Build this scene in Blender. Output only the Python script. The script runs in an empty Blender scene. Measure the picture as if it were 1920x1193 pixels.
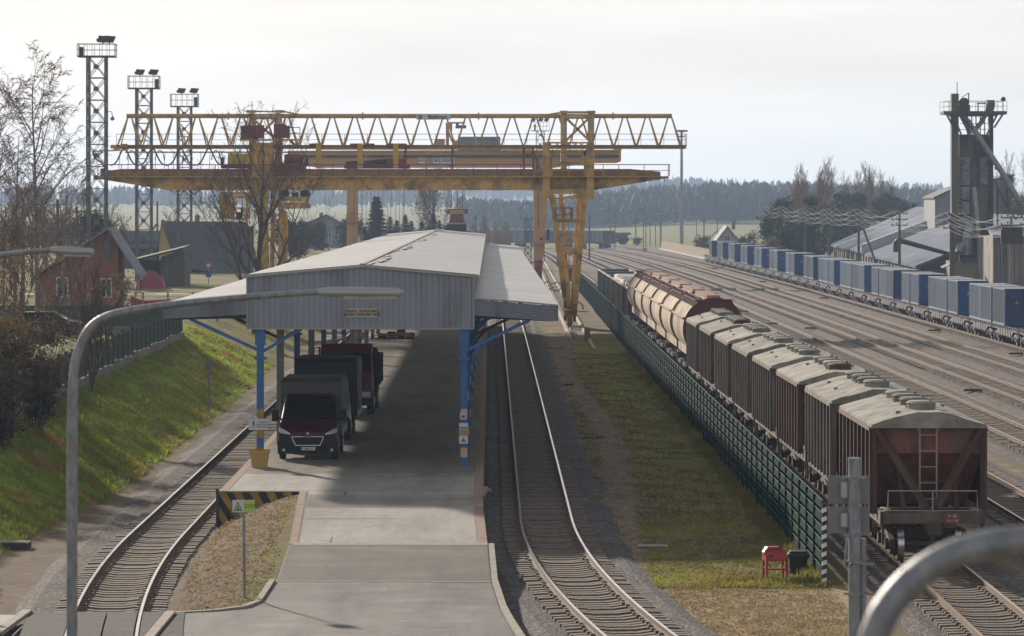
import bpy, math, random
from mathutils import Vector, Matrix
R = math.radians
rnd = random.Random(7)
scene = bpy.context.scene
# ------------------------------------------------------------ camera, world, sun, exposure
F = 6800.0; CX = 960.0; HY = 385.0; CZ = 9.93       # focal length in px of the 1920 px wide photo, horizon row, eye height
cam_d = bpy.data.cameras.new('camera'); cam = bpy.data.objects.new('camera', cam_d)
scene.collection.objects.link(cam); scene.camera = cam
cam.location = (0, 0, CZ); cam.rotation_euler = (R(90), 0, 0)
cam_d.sensor_width = 36; cam_d.lens = F/1920*36
cam_d.shift_y = -(596.5-HY)/1920
cam_d.clip_start = 0.5; cam_d.clip_end = 20000
cam_d.dof.use_dof = True; cam_d.dof.focus_distance = 125; cam_d.dof.aperture_fstop = 4.2
SUN_EL = 19.5; SUN_AZ = -25.0
w = bpy.data.worlds.new('World'); scene.world = w; w.use_nodes = True
nt = w.node_tree; nt.nodes.clear()
N = nt.nodes.new; L = nt.links.new
out = N('ShaderNodeOutputWorld'); bg = N('ShaderNodeBackground'); L(bg.outputs[0], out.inputs[0])
bg.inputs[1].default_value = 0.10
sky = N('ShaderNodeTexSky'); sky.sky_type = 'NISHITA'; sky.sun_disc = False
sky.sun_elevation = R(SUN_EL); sky.sun_rotation = R(SUN_AZ); sky.dust_density = 3.0; sky.altitude = 100
tc = N('ShaderNodeTexCoord'); mp = N('ShaderNodeMapping'); mp.inputs['Scale'].default_value = (1.2, 1.2, 9.0)
L(tc.outputs['Generated'], mp.inputs[0])
nz = N('ShaderNodeTexNoise'); nz.inputs['Scale'].default_value = 4.0; nz.inputs['Detail'].default_value = 6; nz.inputs['Roughness'].default_value = .55
L(mp.outputs[0], nz.inputs['Vector'])
cr = N('ShaderNodeValToRGB'); e = cr.color_ramp.elements
e[0].position = .36; e[0].color = (6.5, 6.42, 6.4, 1); e[1].position = .66; e[1].color = (7.6, 7.55, 7.5, 1)
L(nz.outputs[0], cr.inputs[0])
sep = N('ShaderNodeSeparateXYZ'); L(tc.outputs['Generated'], sep.inputs[0])
mr = N('ShaderNodeMapRange'); mr.inputs[1].default_value = 0.06; mr.inputs[2].default_value = 0.45
mr.inputs[3].default_value = 1.0; mr.inputs[4].default_value = 0.46
L(sep.outputs[2], mr.inputs[0])
vm = N('ShaderNodeVectorMath'); vm.operation = 'SCALE'; L(cr.outputs[0], vm.inputs[0]); L(mr.outputs[0], vm.inputs['Scale'])
mx = N('ShaderNodeMix'); mx.data_type = 'RGBA'; mx.inputs[0].default_value = 0.93
L(sky.outputs[0], mx.inputs[6]); L(vm.outputs[0], mx.inputs[7]); L(mx.outputs[2], bg.inputs[0])
sd = bpy.data.lights.new('sun', 'SUN'); so = bpy.data.objects.new('sun', sd); scene.collection.objects.link(so)
sd.energy = 4.9; sd.angle = R(1.8); sd.color = (1.0, .88, .74)
sv = Vector((math.sin(R(SUN_AZ))*math.cos(R(SUN_EL)), math.cos(R(SUN_AZ))*math.cos(R(SUN_EL)), math.sin(R(SUN_EL))))
so.rotation_euler = (sv).to_track_quat('Z', 'Y').to_euler(); so.location = (-50, 60, 80)
vs = scene.view_settings; vs.view_transform = 'Standard'; vs.look = 'None'; vs.exposure = 0.34; vs.gamma = 1
# ------------------------------------------------------------ helpers
def at(px, py, Y): return Vector(((px-CX)*Y/F, Y, CZ-(py-HY)*Y/F))       # photo pixel at a distance
def gr(px, py, z=0.0):                                                    # photo pixel on level z
    Y = F*(CZ-z)/(py-HY); return Vector(((px-CX)*Y/F, Y, z))
def lerp(a, b, t): return a+(b-a)*t
def sstep(a, b, x):
    t = min(1, max(0, (x-a)/(b-a))); return t*t*(3-2*t)
def pl(pts, y):                                                           # piecewise linear x(y)
    if y <= pts[0][0]:
        (a, b), (c, d) = pts[0], pts[1]
        return b+(d-b)*(y-a)/(c-a)
    for (a, b), (c, d) in zip(pts, pts[1:]):
        if y <= c: return b+(d-b)*(y-a)/(c-a)
    (a, b), (c, d) = pts[-2], pts[-1]
    return b+(d-b)*(y-a)/(c-a)
ORD = ['first','second','third','fourth','fifth','sixth','seventh','eighth','ninth','tenth','eleventh','twelfth','thirteenth','fourteenth','fifteenth','sixteenth','seventeenth','eighteenth','nineteenth','twentieth']
def nth(k):
    return ORD[k] if k < 20 else {2:'twenty-',3:'thirty-'}[(k+1)//10]+ORD[(k+1)%10-1] if (k+1) % 10 else {3:'thirtieth',4:'fortieth'}[(k+1)//10]
# materials -------------------------------------------------
MATS = {}
def mat(name, col, rough=.7, metal=0.0, col2=None, scale=2.0, lo=.35, hi=.65, bump=0.0, bscale=None, stretch=(1,1,1), spec=.5, col3=None, s3=.4, detail=6, alpha=1, vary=0, cracks=0):
    m = bpy.data.materials.new(name); m.use_nodes = True; MATS[name] = m
    nt = m.node_tree; b = nt.nodes['Principled BSDF']; N = nt.nodes.new; L = nt.links.new
    b.inputs['Base Color'].default_value = (*col, 1); b.inputs['Roughness'].default_value = rough
    b.inputs['Metallic'].default_value = metal; b.inputs['Specular IOR Level'].default_value = spec
    if alpha < 1: b.inputs['Alpha'].default_value = alpha
    tc = N('ShaderNodeTexCoord'); mp = N('ShaderNodeMapping'); mp.inputs['Scale'].default_value = stretch
    L(tc.outputs['Object'], mp.inputs[0])
    oi = N('ShaderNodeObjectInfo'); ml = N('ShaderNodeMath'); ml.operation = 'MULTIPLY'; ml.inputs[1].default_value = 37.0; L(oi.outputs['Random'], ml.inputs[0]); L(ml.outputs[0], mp.inputs['Location'])
    src = None
    if col2:
        n = N('ShaderNodeTexNoise'); n.inputs['Scale'].default_value = scale; n.inputs['Detail'].default_value = detail; n.inputs['Roughness'].default_value = .65
        L(mp.outputs[0], n.inputs['Vector'])
        r = N('ShaderNodeMapRange'); r.inputs[1].default_value = lo; r.inputs[2].default_value = hi; L(n.outputs[0], r.inputs[0])
        x = N('ShaderNodeMix'); x.data_type = 'RGBA'; x.inputs[6].default_value = (*col, 1); x.inputs[7].default_value = (*col2, 1)
        L(r.outputs[0], x.inputs[0]); src = x.outputs[2]
        if col3:
            n2 = N('ShaderNodeTexNoise'); n2.inputs['Scale'].default_value = s3; n2.inputs['Detail'].default_value = 5
            L(mp.outputs[0], n2.inputs['Vector'])
            r2 = N('ShaderNodeMapRange'); r2.inputs[1].default_value = .5; r2.inputs[2].default_value = .68; L(n2.outputs[0], r2.inputs[0])
            y = N('ShaderNodeMix'); y.data_type = 'RGBA'; L(src, y.inputs[6]); y.inputs[7].default_value = (*col3, 1); L(r2.outputs[0], y.inputs[0]); src = y.outputs[2]
        if vary:
            r3 = N('ShaderNodeMapRange'); r3.inputs[3].default_value = 1-vary; r3.inputs[4].default_value = 1+vary; L(oi.outputs['Random'], r3.inputs[0])
            sv_ = N('ShaderNodeVectorMath'); sv_.operation = 'SCALE'; L(src, sv_.inputs[0]); L(r3.outputs[0], sv_.inputs['Scale']); src = sv_.outputs[0]
        if cracks:
            vo = N('ShaderNodeTexVoronoi'); vo.feature = 'DISTANCE_TO_EDGE'; vo.inputs['Scale'].default_value = cracks
            nn_ = N('ShaderNodeTexNoise'); nn_.inputs['Scale'].default_value = 2.5; nn_.inputs['Detail'].default_value = 5; L(tc.outputs['Object'], nn_.inputs['Vector'])
            va = N('ShaderNodeVectorMath'); va.operation = 'SCALE'; va.inputs['Scale'].default_value = .9; L(nn_.outputs['Color'], va.inputs[0])
            vb = N('ShaderNodeVectorMath'); vb.operation = 'ADD'; L(tc.outputs['Object'], vb.inputs[0]); L(va.outputs[0], vb.inputs[1]); L(vb.outputs[0], vo.inputs['Vector'])
            rc = N('ShaderNodeMapRange'); rc.inputs[1].default_value = .0; rc.inputs[2].default_value = .012; rc.inputs[3].default_value = .62; rc.inputs[4].default_value = 1; L(vo.outputs['Distance'], rc.inputs[0])
            ns = N('ShaderNodeTexNoise'); ns.inputs['Scale'].default_value = .33; ns.inputs['Detail'].default_value = 7; ns.inputs['Roughness'].default_value = .7; vq = N('ShaderNodeVectorMath'); vq.operation = 'MULTIPLY'; vq.inputs[1].default_value = (2.6,.45,1); L(tc.outputs['Object'], vq.inputs[0]); L(vq.outputs[0], ns.inputs['Vector'])
            rs_ = N('ShaderNodeMapRange'); rs_.inputs[1].default_value = .42; rs_.inputs[2].default_value = .66; rs_.inputs[3].default_value = 1.15; rs_.inputs[4].default_value = .62; L(ns.outputs[0], rs_.inputs[0])
            mm = N('ShaderNodeMath'); mm.operation = 'MULTIPLY'; L(rc.outputs[0], mm.inputs[0]); L(rs_.outputs[0], mm.inputs[1])
            sc_ = N('ShaderNodeVectorMath'); sc_.operation = 'SCALE'; L(src, sc_.inputs[0]); L(mm.outputs[0], sc_.inputs['Scale']); src = sc_.outputs[0]
        L(src, b.inputs['Base Color'])
    if bump:
        n = N('ShaderNodeTexNoise'); n.inputs['Scale'].default_value = bscale or scale*4; n.inputs['Detail'].default_value = 4
        L(mp.outputs[0], n.inputs['Vector'])
        bp = N('ShaderNodeBump'); bp.inputs['Strength'].default_value = bump; bp.inputs['Distance'].default_value = .05
        L(n.outputs[0], bp.inputs['Height']); L(bp.outputs[0], b.inputs['Normal'])
    return m
def wavebump(m, axis, pitch, dist=.02, strength=.8):      # corrugation bump added to a material
    nt = m.node_tree; b = nt.nodes['Principled BSDF']; N = nt.nodes.new; L = nt.links.new
    tc = N('ShaderNodeTexCoord'); wv = N('ShaderNodeTexWave'); wv.bands_direction = axis
    wv.inputs['Scale'].default_value = .314/pitch; wv.inputs['Distortion'].default_value = 0
    L(tc.outputs['Object'], wv.inputs['Vector'])
    bp = N('ShaderNodeBump'); bp.inputs['Strength'].default_value = strength; bp.inputs['Distance'].default_value = dist
    L(wv.outputs[0], bp.inputs['Height']); L(bp.outputs[0], b.inputs['Normal']); return m
# mesh builder ---------------------------------------------
def setp(o, label=None, cat=None, group=None, kind=None):
    if label: o['label'] = label
    if cat: o['category'] = cat
    if group: o['group'] = group
    if kind: o['kind'] = kind
    return o
def thing(name, label, cat, loc=(0,0,0), rz=0.0, group=None):
    o = bpy.data.objects.new(name, None); scene.collection.objects.link(o)
    o.location = loc; o.rotation_euler = (0, 0, rz); o.empty_display_size = .5
    return setp(o, label, cat, group)
class MB:
    def __init__(s): s.v = []; s.f = []; s.m = []; s.cm = 0
    def add(s, vs, fs):
        n = len(s.v); s.v += [tuple(v) for v in vs]; s.f += [tuple(i+n for i in f) for f in fs]; s.m += [s.cm]*len(fs); return s
    def box(s, x0, x1, y0, y1, z0, z1):
        return s.add([(x0,y0,z0),(x1,y0,z0),(x1,y1,z0),(x0,y1,z0),(x0,y0,z1),(x1,y0,z1),(x1,y1,z1),(x0,y1,z1)],
                     [(0,3,2,1),(4,5,6,7),(0,1,5,4),(1,2,6,5),(2,3,7,6),(3,0,4,7)])
    def cbox(s, c, sx, sy, sz): return s.box(c[0]-sx/2, c[0]+sx/2, c[1]-sy/2, c[1]+sy/2, c[2]-sz/2, c[2]+sz/2)
    def beam(s, a, b, w, h=None, up=(0,0,1)):             # square bar between two points
        h = h or w; a = Vector(a); b = Vector(b); d = (b-a); 
        if d.length < 1e-6: return s
        d.normalize(); u = Vector(up)
        if abs(d.dot(u)) > .98: u = Vector((0,1,0))
        x = d.cross(u).normalized(); z = x.cross(d)
        vs = []
        for p in (a, b):
            for i, j in ((-1,-1),(1,-1),(1,1),(-1,1)): vs.append(p+x*(i*w/2)+z*(j*h/2))
        return s.add(vs, [(0,1,2,3),(7,6,5,4),(0,4,5,1),(1,5,6,2),(2,6,7,3),(3,7,4,0)])
    def tube(s, pts, rad, n=8, cap=True):                 # tube along points, radius or list of radii
        pts = [Vector(p) for p in pts]; k = len(pts)
        rs = rad if isinstance(rad, (list, tuple)) else [rad]*k
        ref = None; vs = []; fs = []
        for i, p in enumerate(pts):
            d = (pts[min(i+1, k-1)]-pts[max(i-1, 0)]); 
            if d.length < 1e-9: d = Vector((0,0,1))
            d.normalize()
            if ref is None:
                ref = Vector((0,0,1)) if abs(d.z) < .9 else Vector((1,0,0))
            x = d.cross(ref)
            if x.length < 1e-4: x = d.cross(Vector((0,1,0)))
            x.normalize(); y = d.cross(x).normalized(); ref = x.cross(d).normalized()
            for j in range(n):
                a = 2*math.pi*j/n; vs.append(p+x*(math.cos(a)*rs[i])+y*(math.sin(a)*rs[i]))
        for i in range(k-1):
            for j in range(n):
                a = i*n+j; b = i*n+(j+1) % n; fs.append((a, b, b+n, a+n))
        if cap: fs.append(tuple(range(n-1, -1, -1))); fs.append(tuple(range((k-1)*n, k*n)))
        return s.add(vs, fs)
    def cyl(s, a, b, r, n=16, r2=None): return s.tube([a, b], [r, r if r2 is None else r2], n)
    def prism(s, poly, axis, a, b):                       # poly of 2D points extruded along axis from a to b
        n = len(poly)
        def mk(p, t):
            return {'y': (p[0], t, p[1]), 'x': (t, p[0], p[1]), 'z': (p[0], p[1], t)}[axis]
        vs = [mk(p, a) for p in poly]+[mk(p, b) for p in poly]
        fs = [tuple(range(n)), tuple(range(2*n-1, n-1, -1))]
        for i in range(n):
            j = (i+1) % n; fs.append((i, i+n, j+n, j))
        return s.add(vs, fs)
    def quad(s, a, b, c, d): return s.add([a, b, c, d], [(0,1,2,3)])
    def sheet(s, rows):                                   # grid of points
        n = len(rows[0]); vs = [p for r in rows for p in r]; fs = []
        for i in range(len(rows)-1):
            for j in range(n-1): a = i*n+j; fs.append((a, a+1, a+1+n, a+n))
        return s.add(vs, fs)
    def slab(s, tri_top, t):                              # polygon with thickness t downwards
        n = len(tri_top); vs = list(tri_top)+[(p[0], p[1], p[2]-t) for p in tri_top]
        fs = [tuple(range(n)), tuple(range(2*n-1, n-1, -1))]
        for i in range(n):
            j = (i+1) % n; fs.append((i, i+n, j+n, j))
        return s.add(vs, fs)
    def sphere(s, c, r, n=12, m=8, sz=1.0):
        vs = []; fs = []
        for i in range(m+1):
            t = math.pi*i/m
            for j in range(n):
                a = 2*math.pi*j/n; vs.append((c[0]+r*math.sin(t)*math.cos(a), c[1]+r*math.sin(t)*math.sin(a), c[2]+r*sz*math.cos(t)))
        for i in range(m):
            for j in range(n): a = i*n+j; b = i*n+(j+1) % n; fs.append((a, a+n, b+n, b))
        return s.add(vs, fs)
    def build(s, name, m, parent=None, world=False, smooth=False, bevel=0, normals=True):
        if parent is not None and name in SPLIT:
            cl = clusters(s)
            if cl and 1 < len(cl) <= 70:
                o = None
                for fs in cl:
                    q = MB(); mp_ = {}
                    for fi in fs:
                        nf = []
                        for vi in s.f[fi]:
                            if vi not in mp_: mp_[vi] = len(q.v); q.v.append(s.v[vi])
                            nf.append(mp_[vi])
                        q.f.append(tuple(nf)); q.m.append(s.m[fi])
                    o = q._build(name, m, parent, world, smooth, bevel, normals)
                return o
        return s._build(name, m, parent, world, smooth, bevel, normals)
    def _build(s, name, m, parent=None, world=False, smooth=False, bevel=0, normals=True):
        me = bpy.data.meshes.new(name)
        vs = s.v
        if world and parent is not None:
            l = parent.location; vs = [(v[0]-l.x, v[1]-l.y, v[2]-l.z) for v in vs]
        me.from_pydata(vs, [], s.f)
        ms = m if isinstance(m, (list, tuple)) else [m]
        for q in ms: me.materials.append(q)
        if len(ms) > 1: me.polygons.foreach_set('material_index', s.m)
        if normals and len(s.f) < 60000:
            import bmesh
            bm = bmesh.new(); bm.from_mesh(me); bmesh.ops.recalc_face_normals(bm, faces=bm.faces); bm.to_mesh(me); bm.free()
        if smooth:
            me.polygons.foreach_set('use_smooth', [True]*len(me.polygons))
            if smooth != 'all': me.set_sharp_from_angle(angle=R(40))
        me.update()
        o = bpy.data.objects.new(name, me); scene.collection.objects.link(o)
        if parent is not None: o.parent = parent
        if bevel:
            md = o.modifiers.new('bevel', 'BEVEL'); md.width = bevel; md.segments = 2; md.limit_method = 'ANGLE'; md.angle_limit = R(40)
        return o
SPLIT = {'leg','brace','electric_cabinet','trolley','end_wall','wheel','pulley_block','winch','cable_drum','corner_strip','travel_motor','bogie_beam','chute','duct','tower_column','discharge_chute','handrail','step','strut','cable_bracket','end_stop','vent_pod','side_sheet','end_brace','ladder','box_girder','control_box','machine_house','service_jib','pillar','pilaster','downpipe','side_frame','end_frame','cabinet_railing','roof_walkway','side_rail','underframe','hatch_row','chassis','mirror','wiper','post','head_machinery','elevator_shaft','crates','planks','footing','tower_bracing','head_block','portal_head','window_frame','triangle','clamp','tarp_rail','ring','walking_figure','hanger','top_rail','base_trim','crossarm','side_rib','window','rope','truss_diagonal','rail_base','spreader','bottom_chord','cable_track','railing','trestle','roof_frame','purlin','festoon_cable','gusset','wire','trolley_beam','walkway_railing','window_strip','roof_lump','board','end_deck'}
def clusters(b, e=.06):
    n = len(b.v); par = list(range(n))
    def fd(a):
        while par[a] != a: par[a] = par[par[a]]; a = par[a]
        return a
    for f in b.f:
        r0 = fd(f[0])
        for q in f[1:]: par[fd(q)] = r0
    comp = {}
    for i, v in enumerate(b.v):
        c = comp.setdefault(fd(i), [9e9,9e9,9e9,-9e9,-9e9,-9e9])
        for k in range(3): c[k] = min(c[k], v[k]); c[k+3] = max(c[k+3], v[k])
    ks = list(comp); 
    if len(ks) > 160: return None
    g = {k: k for k in ks}
    def fg(a):
        while g[a] != a: a = g[a]
        return a
    for i, a in enumerate(ks):
        for c in ks[i+1:]:
            A, B = comp[a], comp[c]
            if all(A[k]-e <= B[k+3] and B[k]-e <= A[k+3] for k in range(3)): g[fg(c)] = fg(a)
    out = {}
    for fi, f in enumerate(b.f): out.setdefault(fg(fd(f[0])), []).append(fi)
    return list(out.values())
def copy_tree(o, parent=None):
    c = o.copy(); scene.collection.objects.link(c)
    if parent is not None: c.parent = parent
    for ch in list(o.children): copy_tree(ch, c)
    return c
def text(name, s, size, m, parent, loc, rot=(R(90), 0, 0), ext=.01, align='CENTER', bold=0.0, sx=1.0):
    cu = bpy.data.curves.new(name, 'FONT'); cu.body = s; cu.size = size; cu.extrude = ext; cu.align_x = align; cu.align_y = 'CENTER'; cu.offset = bold
    t = bpy.data.objects.new(name, cu); scene.collection.objects.link(t)
    me = bpy.data.meshes.new_from_object(t.evaluated_get(bpy.context.evaluated_depsgraph_get()))
    bpy.data.objects.remove(t); bpy.data.curves.remove(cu)
    me.materials.clear(); me.materials.append(m)
    o = bpy.data.objects.new(name, me); scene.collection.objects.link(o); o.parent = parent; o.location = loc; o.rotation_euler = rot; o.scale = (sx, 1, 1)
    return o
# ------------------------------------------------------------ materials
M = MATS
mat('rail_side', (.15,.09,.055), .8, 0, (.09,.055,.04), 3)
mat('rail_top', (.92,.88,.86), .24, 1.0, (.75,.66,.6), 1.5)
mat('rail_brown', (.62,.48,.36), .38, .7, (.45,.33,.24), 2)
mat('sleeper_mat', (.185,.15,.12), .9, 0, (.10,.08,.068), 5, bump=.4)
mat('concrete', (.25,.235,.215), .75, 0, (.19,.175,.155), .6, bump=.25, bscale=25, col3=(.30,.28,.255), s3=.15)
mat('concrete_apron', (.235,.222,.205), .7, 0, (.19,.178,.16), .7, bump=.3, bscale=25, col3=(.27,.255,.235), s3=.2, cracks=.22)
mat('concrete_lines', (.26,.24,.215), .42, 0, (.145,.13,.115), .5, bump=.3, bscale=25, stretch=(.35,4,1), col3=(.25,.23,.2), s3=.25, cracks=.16)
mat('asphalt_old', (.10,.088,.078), .8, 0, (.075,.067,.06), .8, bump=.5, bscale=40, stretch=(1,2.5,1), col3=(.13,.115,.10), s3=.4, cracks=.3)
mat('asphalt', (.14,.138,.132), .75, 0, (.10,.097,.094), .8, bump=.4, bscale=40, stretch=(1,2.5,1), col3=(.17,.165,.16), s3=.5, cracks=.25)
mat('kerb_mat', (.32,.285,.25), .9, 0, (.23,.2,.175), 3, bump=.3)
mat('brick_edge', (.17,.105,.085), .9, 0, (.30,.2,.15), 6, bump=.4)
mat('rubber', (.016,.016,.017), .85, 0, (.03,.029,.028), 4, bump=.4, stretch=(1,8,1))
mat('wall_grey', (.27,.285,.345), .5, .1, (.215,.23,.28), .9, stretch=(1,1,.25), col3=(.155,.16,.185), s3=.8)
mat('roof_grey', (.46,.465,.48), .5, .1, (.32,.32,.33), .7, stretch=(.12,3.0,1), col3=(.58,.565,.56), s3=.5)
wavebump(M['roof_grey'], 'Y', .25, .03, .8)
mat('roof_edge', (.30,.29,.29), .6, .2)
mat('rust_roof', (.16,.10,.06), .9, 0, (.30,.27,.24), 1.5)
mat('steel_blue', (.02,.10,.30), .45, 0, (.03,.13,.34), 3)
mat('steel_dark', (.035,.035,.038), .6, 0, (.06,.05,.045), 4)
mat('steel_grey', (.22,.23,.25), .5, .4, (.16,.17,.185), 3)
mat('stripe_yellow', (.40,.23,.04), .7, 0, (.22,.13,.04), 5)
mat('stripe_black', (.02,.02,.022), .7)
mat('stripe_pink', (.52,.36,.28), .7)
mat('crane_yellow', (.55,.33,.075), .5, 0, (.38,.215,.055), 1.2, lo=.4, hi=.75, col3=(.17,.10,.04), s3=.8)
mat('crane_yellow_clean', (.52,.33,.03), .5, 0, (.45,.27,.04), 2)
mat('crane_pale', (.50,.41,.25), .6, 0, (.36,.27,.13), 1.2)
mat('crane_orange', (.50,.27,.10), .55, 0, (.42,.22,.09), 1)
mat('crane_tan', (.52,.36,.13), .6, 0, (.31,.21,.09), 1.5)
mat('crane_rust', (.20,.115,.05), .8, 0, (.32,.195,.07), 1.5)
mat('crane_red', (.22,.035,.045), .6, 0, (.15,.03,.04), 2)
mat('rope', (.06,.06,.065), .6)
mat('mast_grey', (.09,.09,.11), .6, .3, (.14,.14,.16), 1)
mat('hopper_red', (.12,.033,.028), .75, 0, (.06,.03,.024), 1.6, bump=.2, vary=.25, stretch=(1,1,.4), col3=(.10,.075,.06), s3=.9)
mat('hopper_red_bright', (.25,.09,.07), .8, 0, (.12,.05,.042), 2.6, stretch=(1,1,.4), col3=(.12,.08,.065), s3=1.2)
mat('hopper_grey', (.17,.16,.135), .9, 0, (.11,.075,.06), 1.3, stretch=(1,1,.3), bump=.2, vary=.25, col3=(.09,.075,.06), s3=2)
mat('cement_roof', (.27,.26,.235), .95, 0, (.145,.14,.125), 1.5, bump=.6, bscale=10, col3=(.34,.325,.29), s3=1.0, vary=.22)
mat('wagon_under', (.055,.048,.042), .85, 0, (.09,.075,.06), 3)
mat('wheel_steel', (.55,.55,.57), .3, 1.0)
mat('grain_cream', (.60,.52,.42), .95, 0, (.47,.39,.31), 1.0, stretch=(1,1,.2), col3=(.27,.18,.145), s3=1.1, spec=.1, vary=.12)
mat('grain_maroon', (.12,.022,.028), .7, 0, (.09,.02,.022), 1)
mat('grain_hatch', (.26,.12,.10), .8, 0, (.38,.27,.24), 3)
mat('gondola_green', (.035,.085,.07), .75, 0, (.05,.06,.045), 1.4)
mat('gondola_maroon', (.11,.04,.04), .75, 0, (.07,.045,.04), 1.4)
mat('rib_pale', (.27,.24,.21), .8)
mat('white_bag', (.62,.58,.56), .8, 0, (.45,.40,.38), 2)
mat('container_blue', (.006,.066,.24), .5, 0, (.012,.078,.23), 1, vary=.35, stretch=(1,1,.3), col3=(.05,.07,.12), s3=1.5)
mat('container_lit_side', (.10,.165,.255), .65, 0, (.05,.10,.20), 1.6, stretch=(1,2.5,.25), col3=(.20,.17,.15), s3=2.6, vary=.3)  # paler grey-blue than the ends: sunlight put into the colour, plus rust patches
mat('container_top', (.20,.235,.27), .7, 0, (.15,.18,.22), 1)
mat('container_frame', (.26,.26,.27), .7)
mat('flat_grey', (.24,.23,.26), .8, 0, (.045,.04,.04), 2.5)
mat('fence_green', (.001,.019,.0165), .95, 0, (.002,.027,.023), 3, spec=.05)
mat('fence_green2', (.05,.13,.115), .8)
mat('white_paint', (.68,.68,.68), .6)
mat('sign_white', (.55,.56,.60), .5)
mat('sign_cream', (.42,.38,.30), .6)
mat('sign_green', (.42,.55,.12), .5)
mat('sign_ink', (.02,.03,.04), .6)
mat('sign_brown', (.10,.06,.05), .6)
mat('sign_red', (.55,.03,.05), .5)
mat('sign_blue', (.02,.10,.45), .5)
mat('logo_red', (.30,.03,.03), .6)
mat('pole_galv', (.17,.19,.22), .5, .45, (.28,.30,.33), 14, lo=.4, hi=.6, stretch=(1,1,.35), col3=(.22,.20,.18), s3=3, bump=.15)
mat('lamp_shell', (.34,.36,.38), .35, .5)
mat('truck_red', (.045,.005,.010), .28, .1, spec=.4)
mat('truck_plastic', (.007,.008,.012), .55, spec=.3)
mat('truck_silver', (.42,.43,.45), .35, .4)
mat('truck_bright_red', (.12,.008,.011), .35)
mat('glass_dark', (.002,.003,.004), .08, 0, spec=.22)
mat('lamp_glass', (.55,.58,.62), .15, .3)
mat('chrome', (.7,.7,.72), .15, 1)
mat('tyre', (.012,.012,.012), .8)
mat('tarp_grey', (.10,.092,.08), .75, 0, (.075,.07,.06), 1.2, bump=.3, bscale=2)
mat('tarp_blue', (.004,.006,.024), .6, 0, (.006,.009,.032), 1.5)
mat('bin_black', (.018,.018,.026), .5)
mat('box_red', (.35,.02,.025), .5, 0, (.28,.02,.02), 3)
mat('planter', (.48,.30,.10), .7)
mat('brick_house', (.27,.125,.09), .9, 0, (.24,.10,.065), 3, bump=.3)
mat('brick_pale', (.30,.25,.21), .9, 0, (.22,.18,.15), 3)
mat('brick_brown', (.17,.13,.11), .9, 0, (.22,.17,.14), 3)
mat('roof_dark', (.06,.065,.075), .8, 0, (.08,.085,.095), 1)
mat('roof_slate', (.20,.22,.26), .7, 0, (.16,.175,.21), .5)
mat('roof_blue', (.085,.11,.155), .9, 0, (.115,.145,.20), .35, stretch=(1,.5,1), col3=(.16,.19,.24), s3=.15, spec=.15)
mat('wall_yellow', (.45,.33,.15), .8)
mat('wall_wood', (.10,.085,.075), .9, 0, (.06,.055,.05), 3, stretch=(1,1,.2))
mat('wall_conc', (.33,.30,.26), .9, 0, (.20,.17,.145), .8, stretch=(1,1,.3), col3=(.13,.11,.10), s3=.6)
mat('wall_plaster', (.30,.28,.27), .9, 0, (.24,.225,.22), 1)
mat('wall_metal', (.22,.235,.26), .6, .2, (.17,.18,.20), 1, stretch=(1,1,.2))
mat('tower_dark', (.05,.038,.04), .8, 0, (.03,.025,.03), 1.5, stretch=(1,1,.4), col3=(.12,.09,.07), s3=.7)
mat('tower_panel', (.24,.26,.29), .6, .2, (.10,.11,.12), 1.2)
mat('tower_olive', (.13,.115,.075), .7, 0, (.09,.08,.06), 1, stretch=(1,1,.3))
mat('duct', (.24,.26,.28), .45, .4, (.16,.17,.18), 2)
mat('white_stain', (.45,.42,.36), .9, 0, (.3,.28,.24), 4)
mat('window_glass', (.05,.06,.075), .1)
mat('window_frame', (.6,.6,.6), .6)
mat('wood_pole', (.13,.11,.095), .9, 0, (.09,.075,.065), 4)
mat('wire', (.22,.23,.25), .6)
mat('timber', (.36,.29,.24), .9, 0, (.22,.17,.14), 2)
mat('fence_wood', (.27,.195,.12), .9, 0, (.19,.14,.09), 1.2)
mat('tent_pink', (.30,.05,.10), .6)
mat('car_dark', (.018,.018,.03), .25, .3, spec=.7)
mat('car_silver', (.4,.4,.42), .3, .5)
mat('plate_dark', (.05,.045,.04), .9)
mat('bark', (.11,.09,.075), .95, 0, (.075,.06,.05), 4)
mat('bark_birch', (.26,.22,.19), .9, 0, (.09,.07,.06), 5, stretch=(1,1,3))
mat('twig', (.115,.085,.07), .95)
mat('twig_birch', (.20,.155,.14), .95)
mat('leaf_brown', (.10,.06,.03), .8, 0, (.15,.10,.035), 1.5)
mat('leaf_orange', (.20,.12,.05), .8, 0, (.11,.075,.04), 1.5)
mat('leaf_dark', (.035,.03,.018), .85, 0, (.055,.045,.02), 1.5)
mat('needle', (.028,.05,.02), .85, 0, (.055,.08,.03), .6)
mat('needle_blue', (.02,.035,.028), .85, 0, (.03,.045,.035), 1.0)
mat('forest_mat', (.018,.022,.02), .9, 0, (.03,.03,.024), .05)
mat('thuja', (.02,.035,.02), .9, 0, (.03,.045,.025), 1.0)
mat('grass_mat', (.20,.20,.035), .8, 0, (.17,.13,.055), .6, lo=.42, hi=.58, col3=(.30,.30,.05), s3=.22)
mat('bank_grass', (.36,.46,.07), .8, 0, (.17,.22,.05), .9, col3=(.34,.20,.08), s3=.45)
for q_ in ('grass_mat','bank_grass','dry_grass'): pass
mat('dry_grass', (.34,.265,.16), .85, 0, (.22,.17,.09), .9)

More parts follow.
